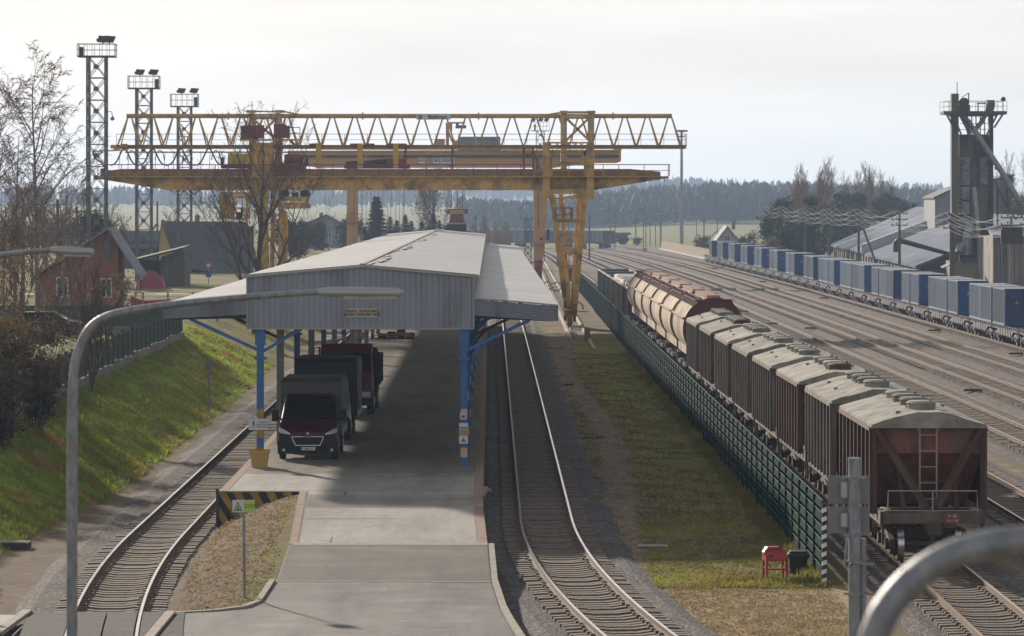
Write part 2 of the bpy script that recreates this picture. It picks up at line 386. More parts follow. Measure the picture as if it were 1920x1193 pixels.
def translucent(nm, f=.5):
    nt = M[nm].node_tree; b = nt.nodes['Principled BSDF']; o = nt.nodes['Material Output']; t = nt.nodes.new('ShaderNodeBsdfTranslucent'); x = nt.nodes.new('ShaderNodeMixShader'); x.inputs[0].default_value = f
    l = b.inputs['Base Color'].links
    if l: nt.links.new(l[0].from_socket, t.inputs[0])
    else: t.inputs[0].default_value = b.inputs['Base Color'].default_value
    nt.links.new(b.outputs[0], x.inputs[1]); nt.links.new(t.outputs[0], x.inputs[2]); nt.links.new(x.outputs[0], o.inputs['Surface'])
for q_ in ('grass_mat','bank_grass','dry_grass','leaf_brown','leaf_orange','leaf_dark'): translucent(q_)
# ------------------------------------------------------------ terrain
def toe(Y): return pl([(90,-16.2),(110,-15.4),(131,-14.5),(180,-15.0),(221,-15.6),(400,-16.5)], Y)
def road_z(Y): return .17+.93*min(1, max(0, (Y-88)/22.0))
def gz(X, Y):
    z = -.12
    t = toe(Y)
    if X < t+.8:
        top = 2.5 if Y > 100 else 2.5*sstep(80, 104, Y)
        z = lerp(z, top, .75*min(1, max(0, (t+.8-X)/5.6))+.25*sstep(0, 1, (t+.8-X)/5.6))
    # bank beside the ramp
    if 84 < Y < 114 and -9 < X < -4.5:
        z = max(z, lerp(-.12, road_z(Y)-.06, min(1, max(0, (X+8.95)/2.3))**.6))
    if Y > 700:
        z += (Y-700)*.0005*sstep(700, 1500, Y)
        if Y > 1500:
            q = (Y-1500)/2500.0
            z += 13*q*(1+.35*math.sin(X*.0021+1.3)+.25*math.sin(X*.0057+Y*.002))
    if Y > 1200: z += 5*math.exp(-((X-110)/95.0)**2)*sstep(1300, 1700, Y)-3*math.exp(-((X-15)/45.0)**2)*sstep(1300,1700,Y)
    z += .09*math.sin(X*1.7+Y*.31)*math.sin(Y*.9+X*.4) if (X < t or Y > 120) and abs(X) < 200 and X < 9 else 0
    return z
def zone(X, Y):    # r green grass, g dry straw, b bare earth ; nothing = yard gravel
    t = toe(Y)
    if Y > 640: 
        if X < 60 and Y < 1000 and X > -10 and Y < 860: return (.1,.1,.1)
        return (.7,.2,.0)
    if X < t:
        if X < -19.5: return (.55,.15,.35)
        sh = (t-X)/4.6
        return (1.0-.2*sh, .0, .1)
    if X < -13.0: return (.36+.35*sstep(t+1.6, t, X), .1, .75)
    if X < -4: 
        if Y < 114: return (.30+.3*sstep(-7.2,-6.3,X), .22, .7)
        return (0,0,.3)
    if 2.6 < X < 9.0:
        p = 3.7+.5*math.sin(Y*.05)
        if Y < 95.8: return (.06+.2*sstep(93,96,Y),.95,.1)
        if X < p-.5: return (.45,.2,.5)
        if X < p+.5: return (.05,.15,.95)
        if Y > 255: return (.9,.1,.0) if Y > 250 and Y < 275 else (.4,.1,.4)
        return (.54,.22,.3) if Y > 112 else (.46,.3,.35)
    if Y > 300 and X > 38: return (.3,.3,.3)
    if X < 40 and X > 9:
        q = min(abs(X-c) for c in (13.9,19.2,24.2,28.8,33.3)); return (.12*sstep(1.2,.2,q), .50*sstep(1.3,.3,q), .35*sstep(1.4,.4,q))
    return (.5,.3,.2)
def frange(a, b, s):
    r = []; x = a
    while x < b-1e-6: r.append(x); x += s
    return r
xs = frange(-4000,-600,200)+frange(-600,-100,25)+frange(-100,-30,5)+frange(-30,-20,1)+frange(-20,10,.5)+frange(10,40,1)+frange(40,100,5)+frange(100,600,25)+frange(600,4001,200)
ys = frange(-40,70,10)+frange(70,130,.75)+frange(130,320,2)+frange(320,700,10)+frange(700,1600,40)+frange(1600,9001,200)
b = MB(); rows = [[(x, y, gz(x, y)) for x in xs] for y in ys]
b.sheet(rows)
gm = bpy.data.materials.new('ground_mat'); gm.use_nodes = True
nt = gm.node_tree; bs = nt.nodes['Principled BSDF']; N = nt.nodes.new; L = nt.links.new
bs.inputs['Roughness'].default_value = .95; bs.inputs['Specular IOR Level'].default_value = .2
tc = N('ShaderNodeTexCoord'); att = N('ShaderNodeAttribute'); att.attribute_name = 'zone'
sp = N('ShaderNodeSeparateColor'); L(att.outputs['Color'], sp.inputs[0])
def nzz(sc, det=6, rough=.6, st=(1,1,1)):
    mp = N('ShaderNodeMapping'); mp.inputs['Scale'].default_value = st; L(tc.outputs['Object'], mp.inputs[0])
    n = N('ShaderNodeTexNoise'); n.inputs['Scale'].default_value = sc; n.inputs['Detail'].default_value = det; n.inputs['Roughness'].default_value = rough; L(mp.outputs[0], n.inputs['Vector']); return n.outputs[0]
def mixc(f, a, b2):
    x = N('ShaderNodeMix'); x.data_type = 'RGBA'
    for i, q in ((0, f), (6, a), (7, b2)):
        if isinstance(q, tuple): x.inputs[i].default_value = (*q, 1)
        elif isinstance(q, float): x.inputs[i].default_value = q
        else: L(q, x.inputs[i])
    return x.outputs[2]
def ramp(v, lo, hi):
    r = N('ShaderNodeMapRange'); r.inputs[1].default_value = lo; r.inputs[2].default_value = hi; L(v, r.inputs[0]); return r.outputs[0]
def madd(a, b2, op='ADD'):
    m_ = N('ShaderNodeMath'); m_.operation = op
    for i, q in ((0, a), (1, b2)):
        if isinstance(q, float): m_.inputs[i].default_value = q
        else: L(q, m_.inputs[i])
    return m_.outputs[0]
nA = nzz(.55, 8, .7); nB = nzz(6, 5, .7); nC = nzz(.12, 4); nD = nzz(28, 3, .8, (1,.6,1)); nE = nzz(1.6, 6, .75)
gravel = mixc(ramp(nD, .35, .65), (.095,.077,.065), (.195,.158,.132))
gravel = mixc(madd(ramp(nA, .4, .65), .6, 'MULTIPLY'), gravel, (.19,.145,.10))
earth = mixc(ramp(nB, .35, .65), (.18,.13,.09), (.125,.092,.065))
earth = mixc(ramp(nE, .45, .7), earth, (.235,.185,.14))
earth = mixc(madd(ramp(nzz(.5,8,.75), .48, .6), .6, 'MULTIPLY'), earth, (.09,.075,.05))
green = mixc(ramp(nE, .35, .65), (.13,.145,.028), (.235,.24,.045))
green = mixc(ramp(nC, .45, .62), green, (.15,.12,.04))
green = mixc(madd(ramp(nzz(.9,5,.7), .5, .62), .7, 'MULTIPLY'), green, (.17,.125,.06))
green = mixc(madd(ramp(nzz(.35,7,.75), .54, .64), .85, 'MULTIPLY'), green, (.15,.075,.035))
green = mixc(madd(ramp(nD, .3, .7), .35, 'MULTIPLY'), green, (.05,.06,.015))
dry = mixc(ramp(nB, .35, .65), (.28,.215,.125), (.42,.33,.20))
dry = mixc(madd(ramp(nE, .4, .65), .6, 'MULTIPLY'), dry, (.2,.17,.085))
def mask(ch, n, k=.55):       # ragged edge: zone + noise
    return ramp(madd(sp.outputs[ch], madd(madd(n, -.5), k*2, 'MULTIPLY')), .42, .58)
c = mixc(mask(2, nA), gravel, earth)
c = mixc(mask(1, nE), c, dry)
c = mixc(mask(0, nA), c, green)
c = mixc(madd(mask(0, nE, .8), .5, 'MULTIPLY'), c, green)
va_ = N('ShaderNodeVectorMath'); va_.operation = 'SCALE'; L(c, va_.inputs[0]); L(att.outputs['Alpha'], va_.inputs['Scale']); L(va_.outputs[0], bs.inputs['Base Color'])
bp = N('ShaderNodeBump'); bp.inputs['Strength'].default_value = .7; bp.inputs['Distance'].default_value = .06
L(madd(nD, madd(nB, 1.5, 'MULTIPLY')), bp.inputs['Height']); L(bp.outputs[0], bs.inputs['Normal'])
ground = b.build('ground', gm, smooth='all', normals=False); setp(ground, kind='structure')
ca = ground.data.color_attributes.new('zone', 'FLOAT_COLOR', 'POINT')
buf = []
for r_ in rows:
    for p in r_: q = zone(p[0], p[1]); buf += [q[0], q[1], q[2], 1.55 if p[0] < toe(p[1]) and -19 < p[0] and p[1] < 400 else 1.3 if 2.6 < p[0] < 9 and 96 < p[1] < 300 else 1]  # bank and lawn colour lightened, standing in for light they lack
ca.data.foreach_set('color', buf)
# ------------------------------------------------------------ stone material for track beds
def stones(name, c1, c2, c3):
    m = bpy.data.materials.new(name); m.use_nodes = True; nt = m.node_tree; bs = nt.nodes['Principled BSDF']
    N = nt.nodes.new; L = nt.links.new; bs.inputs['Roughness'].default_value = .9
    tc = N('ShaderNodeTexCoord'); v = N('ShaderNodeTexVoronoi'); v.inputs['Scale'].default_value = 11; L(tc.outputs['Object'], v.inputs['Vector'])
    s2 = N('ShaderNodeSeparateColor'); L(v.outputs['Color'], s2.inputs[0])
    r = N('ShaderNodeValToRGB'); e = r.color_ramp.elements; e[0].color = (*c1, 1); e[1].color = (*c2, 1); e[1].position = .75
    q = r.color_ramp.elements.new(.95); q.color = (*c3, 1)
    L(s2.outputs[0], r.inputs[0])
    n = N('ShaderNodeTexNoise'); n.inputs['Scale'].default_value = .5; n.inputs['Detail'].default_value = 6; L(tc.outputs['Object'], n.inputs['Vector'])
    mr = N('ShaderNodeMapRange'); mr.inputs[1].default_value = .35; mr.inputs[2].default_value = .7; mr.inputs[3].default_value = .7; mr.inputs[4].default_value = 1.25; L(n.outputs[0], mr.inputs[0])
    vm = N('ShaderNodeVectorMath'); vm.operation = 'SCALE'; L(r.outputs[0], vm.inputs[0]); L(mr.outputs[0], vm.inputs['Scale']); L(vm.outputs[0], bs.inputs['Base Color'])
    bp = N('ShaderNodeBump'); bp.invert = True; bp.inputs['Strength'].default_value = 1; bp.inputs['Distance'].default_value = .06; L(v.outputs['Distance'], bp.inputs['Height']); L(bp.outputs[0], bs.inputs['Normal'])
    return m
BAL = stones('ballast_dark', (.026,.024,.028), (.075,.068,.071), (.16,.147,.15))
BALB = stones('ballast_brown', (.035,.028,.026), (.085,.07,.064), (.17,.15,.135))
# ------------------------------------------------------------ railway tracks
def xA(Y): return -10.6-.006*(Y-120)+(.0016*(108-Y)**2 if Y < 108 else 0)
def xB(Y): return .8-.0055*(Y-160)+(.00175*(113-Y)**2 if Y < 113 else 0)
PC = [(60,11.35),(86.8,11.46),(100,11.5),(126.8,11.38),(160,11.15),(201,10.87),(381,10.1),(496,9.55),(694,8.2),(850,5)]
PE1 = [(60,16.8),(117,16.6),(300,16.1),(450,15.7),(573,15.0),(705,13.2),(850,9)]
PE2 = [(60,22.0),(155,21.8),(300,21.4),(450,20.9),(560,19.6),(745,15.6),(850,12)]
PE3 = [(60,26.6),(187,26.4),(300,26.1),(500,25.0),(600,23.8),(700,21.8),(850,17)]
PE4 = [(60,31.2),(212,30.9),(350,30.7),(500,30.1),(620,28.6),(740,25.8),(850,21)]
PD = [(60,35.9),(250,35.7),(450,35.45),(595,34.3),(640,33.6),(750,30.6),(850,27.8),(1000,20)]
def smooth_fn(P):
    def f(Y): return sum(pl(P, Y+d) for d in (-24,-12,0,12,24))/5
    return f
xC, xE1, xE2, xE3, xE4, xD = [smooth_fn(p) for p in (PC, PE1, PE2, PE3, PE4, PD)]
slp = MB()
prof = [(-1.35,.02),(-.75,.045),(-.3,-.01),(.3,-.01),(.75,.045),(1.35,.02)]
for (x0, z0), (x1, z1) in zip(prof, prof[1:]):
    slp.add([(x0,-.13,z0),(x1,-.13,z1),(x1,.13,z1),(x0,.13,z0),(x0,-.15,-.12),(x1,-.15,-.12),(x1,.15,-.12),(x0,.15,-.12)], [(0,1,2,3),(0,4,5,1),(2,6,7,3)])
slp.add([(-1.35,-.13,.02),(-1.35,.13,.02),(-1.35,.15,-.12),(-1.35,-.15,-.12),(1.35,-.13,.02),(1.35,.13,.02),(1.35,.15,-.12),(1.35,-.15,-.12)], [(0,3,2,1),(4,5,6,7)])
for sx in (-.795,.795):
    slp.box(sx-.17, sx-.08, -.09, .09, .03, .085); slp.box(sx+.08, sx+.17, -.09, .09, .03, .085)
proto_sl = None
def heading(fx, Y): return math.atan2(-(fx(Y+1)-fx(Y-1))/2, 1)
def track(fx, y0, y1, label, bal, wtop, ys0=None, ystep=2.0, top='rail_top', bed=True):
    global proto_sl
    t = thing('railway_track', label, 'railway track', (fx(y0), y0, 0), 0, 'parallel railway tracks')
    Y = y0; pts = []
    while Y <= y1: pts.append(Y); Y += ystep if Y < 300 else 8
    for sg in (-.795, .795):
        b = MB(); sec = [(-.035,.20),(.035,.20),(.037,.165),(.012,.15),(.010,.07),(.07,.055),(.07,.04),(-.07,.04),(-.07,.055),(-.010,.07),(-.012,.15),(-.037,.165)]
        n = len(sec); vs = []
        for Y in pts:
            h = heading(fx, Y); cx_, cy_ = math.cos(h), math.sin(h)
            for (sx, sz) in sec: vs.append((fx(Y)+(sg+sx)*cx_, Y+(sg+sx)*cy_, sz))
        b.add(vs, [])
        for i in range(len(pts)-1):
            for j in range(n):
                k = (j+1) % n; b.f.append((i*n+j, i*n+k, (i+1)*n+k, (i+1)*n+j)); b.m.append(1 if j in (0,) else 0)
        b.build('rail', [M['rail_side'], M[top]], t, world=True)
    # sleepers: a hundred nearest as parts, the rest as one
    Y = ys0 or y0; k = 0; far = MB()
    while Y < y1:
        h = heading(fx, Y)
        if k < 100:
            if proto_sl is None: proto_sl = slp.build('sleeper', M['sleeper_mat']); o = proto_sl
            else: o = proto_sl.copy(); scene.collection.objects.link(o)
            o.parent = t; o.location = (fx(Y)-fx(y0)+rnd.uniform(-.03,.03), Y-y0, rnd.uniform(-.012,.012)); o.rotation_euler = (0, 0, h+rnd.uniform(-.01,.01))
        else:
            c, s_ = math.cos(h), math.sin(h); dz = rnd.uniform(-.012,.012)
            far.add([(fx(Y)+x*c-y*s_, Y+x*s_+y*c, z+dz) for x, y, z in ((-1.35,-.14,.02),(1.35,-.14,.02),(1.35,.14,.02),(-1.35,.14,.02),(-1.35,-.14,-.1),(1.35,-.14,-.1))], [(0,1,2,3),(0,4,5,1)])
        k += 1; Y += .545*(1 if Y < 420 else 2)
    if far.f:
        o = far.build('sleepers', M['sleeper_mat'], t, world=True); setp(o, kind='stuff')
    if bed:
        b = MB(); rows = []
        for Y in pts:
            h = heading(fx, Y); c, s_ = math.cos(h), math.sin(h); x0 = fx(Y)
            rows.append([(x0+q*c, Y+q*s_, z) for q, z in ((-wtop-1.1-.15*math.sin(Y*.7),-.28),(-wtop,-.02),(-1.38,-.06),(-.7,-.085),(.7,-.085),(1.38,-.06),(wtop,-.02),(wtop+1.1+.15*math.sin(Y*.9),-.28))])
        b.sheet(rows); setp(b.build('ballast', bal, normals=False), kind='structure')
track(xA, 60, 300, 'curving railway track on the far left, beside the grassy bank', BALB, 2.0, 87.4)
track(xB, 60, 380, 'railway track between the loading platform and the lawn, curving right near the camera', BAL, 1.8)
track(xC, 60, 800, 'track that carries the hopper wagon train beside the green fence', BALB, 1.7, top='rail_brown')
track(xE1, 66, 800, 'empty track first to the right of the hopper wagon train', BALB, 1.7, 105, top='rail_brown')
track(xE2, 90, 820, 'empty track second to the right of the hopper wagon train', BALB, 1.7, 135, top='rail_brown')
track(xE3, 110, 840, 'empty track third to the right of the hopper wagon train', BALB, 1.7, 165, top='rail_brown')
track(xE4, 140, 850, 'empty track next to the blue container train', BALB, 1.7, 195, top='rail_brown')
track(xD, 160, 980, 'track that carries the train of blue containers', BALB, 1.7, 235, top='rail_brown')
# ------------------------------------------------------------ platform, ramp, road
def yof(px_, py_):      # depth where photo row meets the ramp surface
    Y = 95.
    for _ in range(40): Y = .5*Y+.5*F*(CZ-road_z(Y))/(py_-HY)
    return (px_-CX)*Y/F, Y
def plx(Y): return -9.05-.006*(Y-113.7) if Y >= 111.9 else pl([(86.5,-8.05),(87.9,-6.4),(88.8,-6.12),(92,-6.0),(99.3,-6.1),(111.9,-6.55)], Y)
def prx(Y): return pl([(76,.6),(79,.33),(82,.08),(86.8,-.25),(92.3,-.54),(99.3,-.67),(108,-.87),(235,-1.66),(300,-2.05)], Y)
top = MB(); side = MB()
ysl = [99.3,104,108,111.85]+[111.9]+[113+5.0*i for i in range(38)]+[300]
rows = []
for Y in ysl:
    a = plx(Y) if Y != 111.85 else -6.55
    rows.append([(lerp(a, prx(Y), t), Y, road_z(Y)) for t in (0,.25,.5,.75,1)])
top.sheet(rows)
pf = top.build('platform', M['concrete_lines'], normals=False); setp(pf, kind='structure')
for fn, yy_ in ((plx, [q for q in ysl if q < 111.8]+[111.89]), (plx, [q for q in ysl if q > 111.87]), (prx, ysl)):
    r1 = [(fn(Y), Y, road_z(Y)-.002) for Y in yy_]; r2 = [(p[0], p[1], -.3) for p in r1]; side.sheet([r1, r2])
side.quad((-9.04,111.9,1.09),(-6.55,111.9,1.09),(-6.55,111.9,-.3),(-9.04,111.9,-.3))
setp(side.build('platform_wall', M['concrete'], normals=False), kind='structure')
# smooth front apron, a sheet above the striped slab
ap = MB(); rows = []
for Y in [99.3,103,107,111.86,111.9,116,119]:
    a = (plx(Y) if Y > 111.88 else -6.55 if Y > 107.5 else plx(Y))+.28
    rows.append([(lerp(a, prx(Y)-.28, t), Y, road_z(Y)+.004) for t in (0,.5,1)])
ap.sheet(rows); setp(ap.build('pavement', M['concrete_apron'], normals=False), kind='structure')
# brick edging
be = MB()
def ystrip(fn, d0, d1, y0, y1, dz, st=4.0):
    ysx = frange(y0, y1, st)+[y1]; return [[(fn(Y)+d0, Y, road_z(Y)+dz), (fn(Y)+d1, Y, road_z(Y)+dz)] for Y in ysx]
be.sheet(ystrip(plx, 0, .26, 111.95, 300, .008)); be.sheet(ystrip(prx, -.26, 0, 99.3, 300, .008)); be.sheet(ystrip(plx, 0, .22, 99.3, 111.8, .008))
setp(be.build('platform_edging', M['brick_edge'], normals=False), kind='structure')
# joint lines across the slab
jl = MB()
for Y in [104.6]+[112+6.1*i for i in range(30)]:
    jl.quad((plx(Y)+.3, Y, road_z(Y)+.012), (prx(Y)-.3, Y+.25, road_z(Y)+.012), (prx(Y)-.3, Y+.3, road_z(Y)+.012), (plx(Y)+.3, Y+.05, road_z(Y)+.012))
for k in range(1, 2): jl.quad((-5.0,99.4,road_z(99.4)+.012),(-4.96,99.4,road_z(99.4)+.012),(-5.1,111.7,1.112),(-5.15,111.7,1.112))
setp(jl.build('paving_joints', M['plate_dark'], normals=False), kind='structure')
rd = MB(); rows = []
for Y in [40,60,75,82,85,86.5,87,87.9,88.8,92,96,99.3]:
    a = -8.05 if Y <= 86.5 else plx(Y)
    rows.append([(lerp(a, prx(Y) if Y > 76 else .6+(76-Y)*.12, t), Y, road_z(Y)-.004) for t in (0,.33,.66,1)])
rd.sheet(rows); setp(rd.build('road', M['asphalt'], normals=False), kind='structure')
ra = MB(); ra.sheet([[(lerp(plx(Y)+.05, prx(Y)-.02, t), Y, road_z(Y)+.001) for t in (0,.33,.66,1)] for Y in (92.35,94,96,98,99.25)]); setp(ra.build('road', M['asphalt_old'], normals=False), kind='structure')
rl = MB(); rl.sheet([[(plx(99.3)+.1,99.1,road_z(99.1)+.006),(prx(99.3),99.1,road_z(99.1)+.006)],[(plx(99.3)+.1,99.5,road_z(99.5)+.018),(prx(99.3),99.5,road_z(99.5)+.018)]])
rl.sheet([[(plx(92.3)+.1,92.3,road_z(92.3)+.004),(prx(92.3),92.2,road_z(92.3)+.004)],[(plx(92.3)+.1,92.45,road_z(92.45)+.004),(prx(92.3),92.35,road_z(92.35)+.004)]])
setp(rl.build('road_joint', M['kerb_mat'], normals=False), kind='structure')
# kerbs
kb = MB()
def kerbline(pts, w=.15, h=.11):
    for a, b2 in zip(pts, pts[1:]):
        a = Vector(a); b2 = Vector(b2); n = max(1, int((b2-a).length/1.0)); 
        for i in range(n):
            p = a.lerp(b2, i/n); q = a.lerp(b2, (i+.97)/n); kb.beam(p, q, w, h)
kerbline([(prx(Y)+.1, Y, road_z(Y)+.02) for Y in (76,80,84,86,88,90,92.3,95,99)])
kerbline([(plx(Y)-.1, Y, road_z(Y)+.0) for Y in (88.9,90,92.4)]); kerbline([(-6.2,88.9,.2),(-6.5,87.9,.17),(-7.2,87.2,.15),(-8.1,86.9,.13)])
kerbline([(-8.15,70,.2),(-8.15,86.6,.2)], .22, .1); kerbline([(-11.95,70,.2),(-11.6,86.9,.2)], .22, .1)
setp(kb.build('kerb', M['kerb_mat']), kind='structure')
# level crossing panels
cp = MB()
for a, b2 in ((-1.85,-.86),(-.72,-.02),(.02,.72),(.86,1.85)):
    for y0 in frange(60, 86.8, 1.2):
        y1 = min(y0+1.18, 86.9)
        cp.slab([(xA(y0)+a, y0, .185),(xA(y0)+b2, y0, .185),(xA(y1)+b2, y1, .185),(xA(y1)+a, y1, .185)], .15)
t = cp.build('crossing', M['rubber']); setp(t, kind='structure')
lp_ = MB(); lp_.sheet([[(-30,60,.15),(-12.1,60,.15)],[(-30,86.6,.15),(-11.8,86.6,.15)]]); setp(lp_.build('pavement', M['concrete'], normals=False), kind='structure')
# ------------------------------------------------------------ loading shed
Y0 = 122.3; Y1 = 300.0
def dr(Y): return -.0059*(Y-Y0)
shed = thing('loading_shed', 'long grey corrugated loading shed open at the end, with side canopies on blue posts', 'shed', (-5, Y0, 1.1))
def zroof(x): return 7.9-abs(x+5.05)*.088
b = MB(); p = .19; n = int((8.92-1.3)/p)                 # corrugated gable, real trapezoid ribs
pts = []
for i in range(n+1):
    x = -8.92+i*p
    for dx, dy in ((0,0),(.035,-.03),(.115,-.03),(.15,0)):
        if x+dx < -1.3: pts.append((x+dx, Y0+dy))
rows = [[(x, y, 5.8) for x, y in pts], [(x, y, zroof(x)-.06) for x, y in pts]]
b.sheet(rows); b.build('gable_wall', M['wall_grey'], shed, world=True)
b = MB(); b.box(-8.95,-1.27,Y0-.05,Y0+.03,5.74,5.80); b.beam((-9.08,Y0-.06,zroof(-9.08)-.02),(-5.05,Y0-.06,7.88),.06,.12); b.beam((-5.05,Y0-.06,7.88),(-1.12,Y0-.06,zroof(-1.12)-.02),.06,.12)
b.box(-8.96,-8.90,Y0-.06,Y0,5.8,7.5); b.box(-1.32,-1.26,Y0-.06,Y0,5.8,7.5)
for k in (-3.0,): b.box(k,k+.03,Y0-.045,Y0,5.8,7.7)
b.build('trim', M['roof_edge'], shed, world=True)
def roofsheet(x0, z0, x1, z1, t=.05, nm='roof', m='roof_grey', y0=Y0-.12, seg=30, wob=.015, ya=None):
    b = MB(); rows = []
    for i in range(seg+1):
        Y = lerp(y0, Y1, i/seg); q = rnd.uniform(-wob, wob)
        rows.append([(x0+dr(Y), Y, z0+q),(lerp(x0,x1,.5)+dr(Y), Y, (z0+z1)/2+q*.5+rnd.uniform(-wob,wob)),(x1+dr(Y), Y, z1+q)])
    b.sheet(rows); rows2 = [[(a[0],a[1],a[2]-t) for a in r] for r in rows]; b.sheet(rows2)
    for rr in (rows[0], rows[-1]): b.sheet([rr, [(a[0],a[1],a[2]-t) for a in rr]])
    for ix in (0, 2): b.sheet([[r[ix] for r in rows], [(r[ix][0],r[ix][1],r[ix][2]-t) for r in rows]])
    return b.build(nm, M[m], shed, world=True, normals=False)
roofsheet(-9.1, 7.55, -5.05, 7.92); roofsheet(-5.05, 7.92, -1.1, 7.55)
b = MB(); b.beam((-5.05,Y0-.1,7.95),(-5.05+dr(Y1),Y1,7.95),.16,.03)
for q, i in enumerate(range(0, 29)):                      # sheet laps and a ragged dark seam beside the ridge
    Y = Y0+i*6.2; b.box(-4.95+dr(Y)+.25*math.sin(i), -4.8+dr(Y)+.25*math.sin(i), Y, Y+5.4, 7.925, 7.935)
b.build('ridge_cap', M['roof_edge'], shed, world=True)
b = MB(); r9 = random.Random(4)
for i in range(64):
    Y = Y0+i*2.75+r9.uniform(-.3,.3); dx = dr(Y)
    for (xa, za, xb_, zb_) in ((-9.08,7.565,-5.1,7.925),(-5.0,7.925,-1.12,7.565),(-1.25,6.81,1.54,6.59),(-8.97,6.85,-11.76,6.63)):
        u0 = r9.choice([0,0,.3,.5]); u1 = r9.choice([1,1,.6,.8]); p_ = Vector((lerp(xa,xb_,u0)+dx,Y,lerp(za,zb_,u0)+.012)); q_ = Vector((lerp(xa,xb_,u1)+dx,Y+.02,lerp(za,zb_,u1)+.012)); w__ = r9.choice([.03,.05,.09])
        b.quad(p_, q_, q_+Vector((0,w__,0)), p_+Vector((0,w__,0)))
b.build('sheet_lap', M['steel_grey'], shed, world=True, normals=False)
# side walls above the canopies and canopies
for (xi, zi, xo, zo, zbi, zbo, s_) in ((-1.27, 6.80, 1.56, 6.58, 6.22, 6.02, 1), (-8.95, 6.84, -11.78, 6.62, 6.24, 6.1, -1)):
    b = MB(); rows = [[(xi-.02*s_+dr(Y), Y, 7.5),(xi-.02*s_+dr(Y), Y, zi-.1)] for Y in frange(Y0,Y1,8)+[Y1]]; b.sheet(rows); b.build('side_wall', M['rust_roof'], shed, world=True, normals=False)
    roofsheet(xi, zi, xo, zo, nm='canopy_roof', y0=Y0-.1)
    b = MB(); nn = 7                                       # horizontally ribbed fascia
    for k in range(nn):
        t0, t1 = k/nn, (k+.72)/nn
        b.add([(xi,Y0-.08,lerp(zi-.06,zbi,t0)),(xo,Y0-.08,lerp(zo-.06,zbo,t0)),(xo,Y0-.05,lerp(zo-.06,zbo,t1)),(xi,Y0-.05,lerp(zi-.06,zbi,t1)),
               (xo,Y0-.08,lerp(zo-.06,zbo,(k+1)/nn)),(xi,Y0-.08,lerp(zi-.06,zbi,(k+1)/nn))], [(0,1,2,3),(3,2,4,5)])
    b.sheet([[(xo+dr(Y), Y, zo-.05),(xo+dr(Y), Y, zbo)] for Y in frange(Y0-.08,Y1,8)+[Y1]])
    b.build('fascia', M['wall_grey'], shed, world=True, normals=False)
# frames and posts
def post(x, Y, kind, first=False):
    b = MB(); b.cm = 0; z0 = 1.1; x += dr(Y)
    b.cm = {'b':0,'g':1,'d':2}[kind]
    if kind == 'g' : b.box(x-.13,x+.13,Y-.13,Y+.13,z0,5.9)
    else:
        b.box(x-.115,x-.085,Y-.12,Y+.12,z0+1.95,5.9); b.box(x+.085,x+.115,Y-.12,Y+.12,z0+1.95,5.9); b.box(x-.085,x+.085,Y-.1,Y-.07,z0+1.95,5.9)
        seq = [0,3,0,3,0,3] if x < -5 else [0,4,0,5,0,4]
        for k, c in enumerate(seq):
            b.cm = c; b.box(x-.115,x+.115,Y-.12,Y+.12,z0+.325*k,z0+.325*(k+1))
        b.cm = 0 if kind == 'b' else 2
        b.box(x-.2,x+.2,Y-.16,Y+.16,4.72,4.8); b.box(x-.17,x+.17,Y-.14,Y+.14,5.2,5.75)
    return b.build('post', [M['steel_blue'],M['steel_grey'],M['steel_dark'],M['stripe_yellow'],M['stripe_pink'],M['steel_blue']], shed, world=True)
k = 0; Yp = Y0+.2
while Yp < 298:
    post(-8.5, Yp, 'b' if k % 2 == 0 else 'g'); post(-1.62, Yp, 'b'); k += 1
    b = MB()
    b.beam((-11.6+dr(Yp),Yp,6.15),(-8.95+dr(Yp),Yp,6.2),.12,.18); b.beam((-1.2+dr(Yp),Yp,6.2),(1.4+dr(Yp),Yp,6.1),.12,.18)
    b.beam((-8.9+dr(Yp),Yp,5.95),(-1.3+dr(Yp),Yp,5.95),.14,.25); b.beam((-8.9+dr(Yp),Yp,7.2),(-5.05+dr(Yp),Yp,7.7),.1,.15); b.beam((-5.05+dr(Yp),Yp,7.7),(-1.3+dr(Yp),Yp,7.2),.1,.15)
    for q in range(6):
        xa = lerp(-8.7,-1.5,q/6)+dr(Yp); xb = lerp(-8.7,-1.5,(q+.5)/6)+dr(Yp); xc = lerp(-8.7,-1.5,(q+1)/6)+dr(Yp); b.beam((xa,Yp,6),(xb,Yp,7.25),.06); b.beam((xb,Yp,7.25),(xc,Yp,6),.06)
    b.build('roof_frame', M['steel_dark'], shed, world=True)
    b = MB(); b.beam((-8.6+dr(Yp),Yp,5.05),(-10.9+dr(Yp),Yp,6.1),.1); b.beam((-1.5+dr(Yp),Yp,5.05),(.6+dr(Yp),Yp,6.05),.1)
    b.tube([(-1.45+dr(Yp),Yp,4.4),(-1.25+dr(Yp),Yp,4.95),(-.9+dr(Yp),Yp,5.3),(.3+dr(Yp),Yp,5.95)],.05,6); b.beam((-8.4+dr(Yp),Yp,5.0),(-7.1+dr(Yp),Yp,5.75),.1)
    b.build('brace', M['steel_blue' if k in (1,) or k % 2 else 'steel_dark'], shed, world=True); Yp += 11.65
b = MB()
for x, z in ((-11.2,6.35),(-10,6.45),(-8.7,5.7),(-7,7.4),(-3,7.4),(-1.4,5.7),(-.2,6.45),(1.2,6.3)): b.beam((x,Y0,z),(x+dr(Y1),Y1,z),.07,.12)
b.build('purlin', M['steel_dark'], shed, world=True)
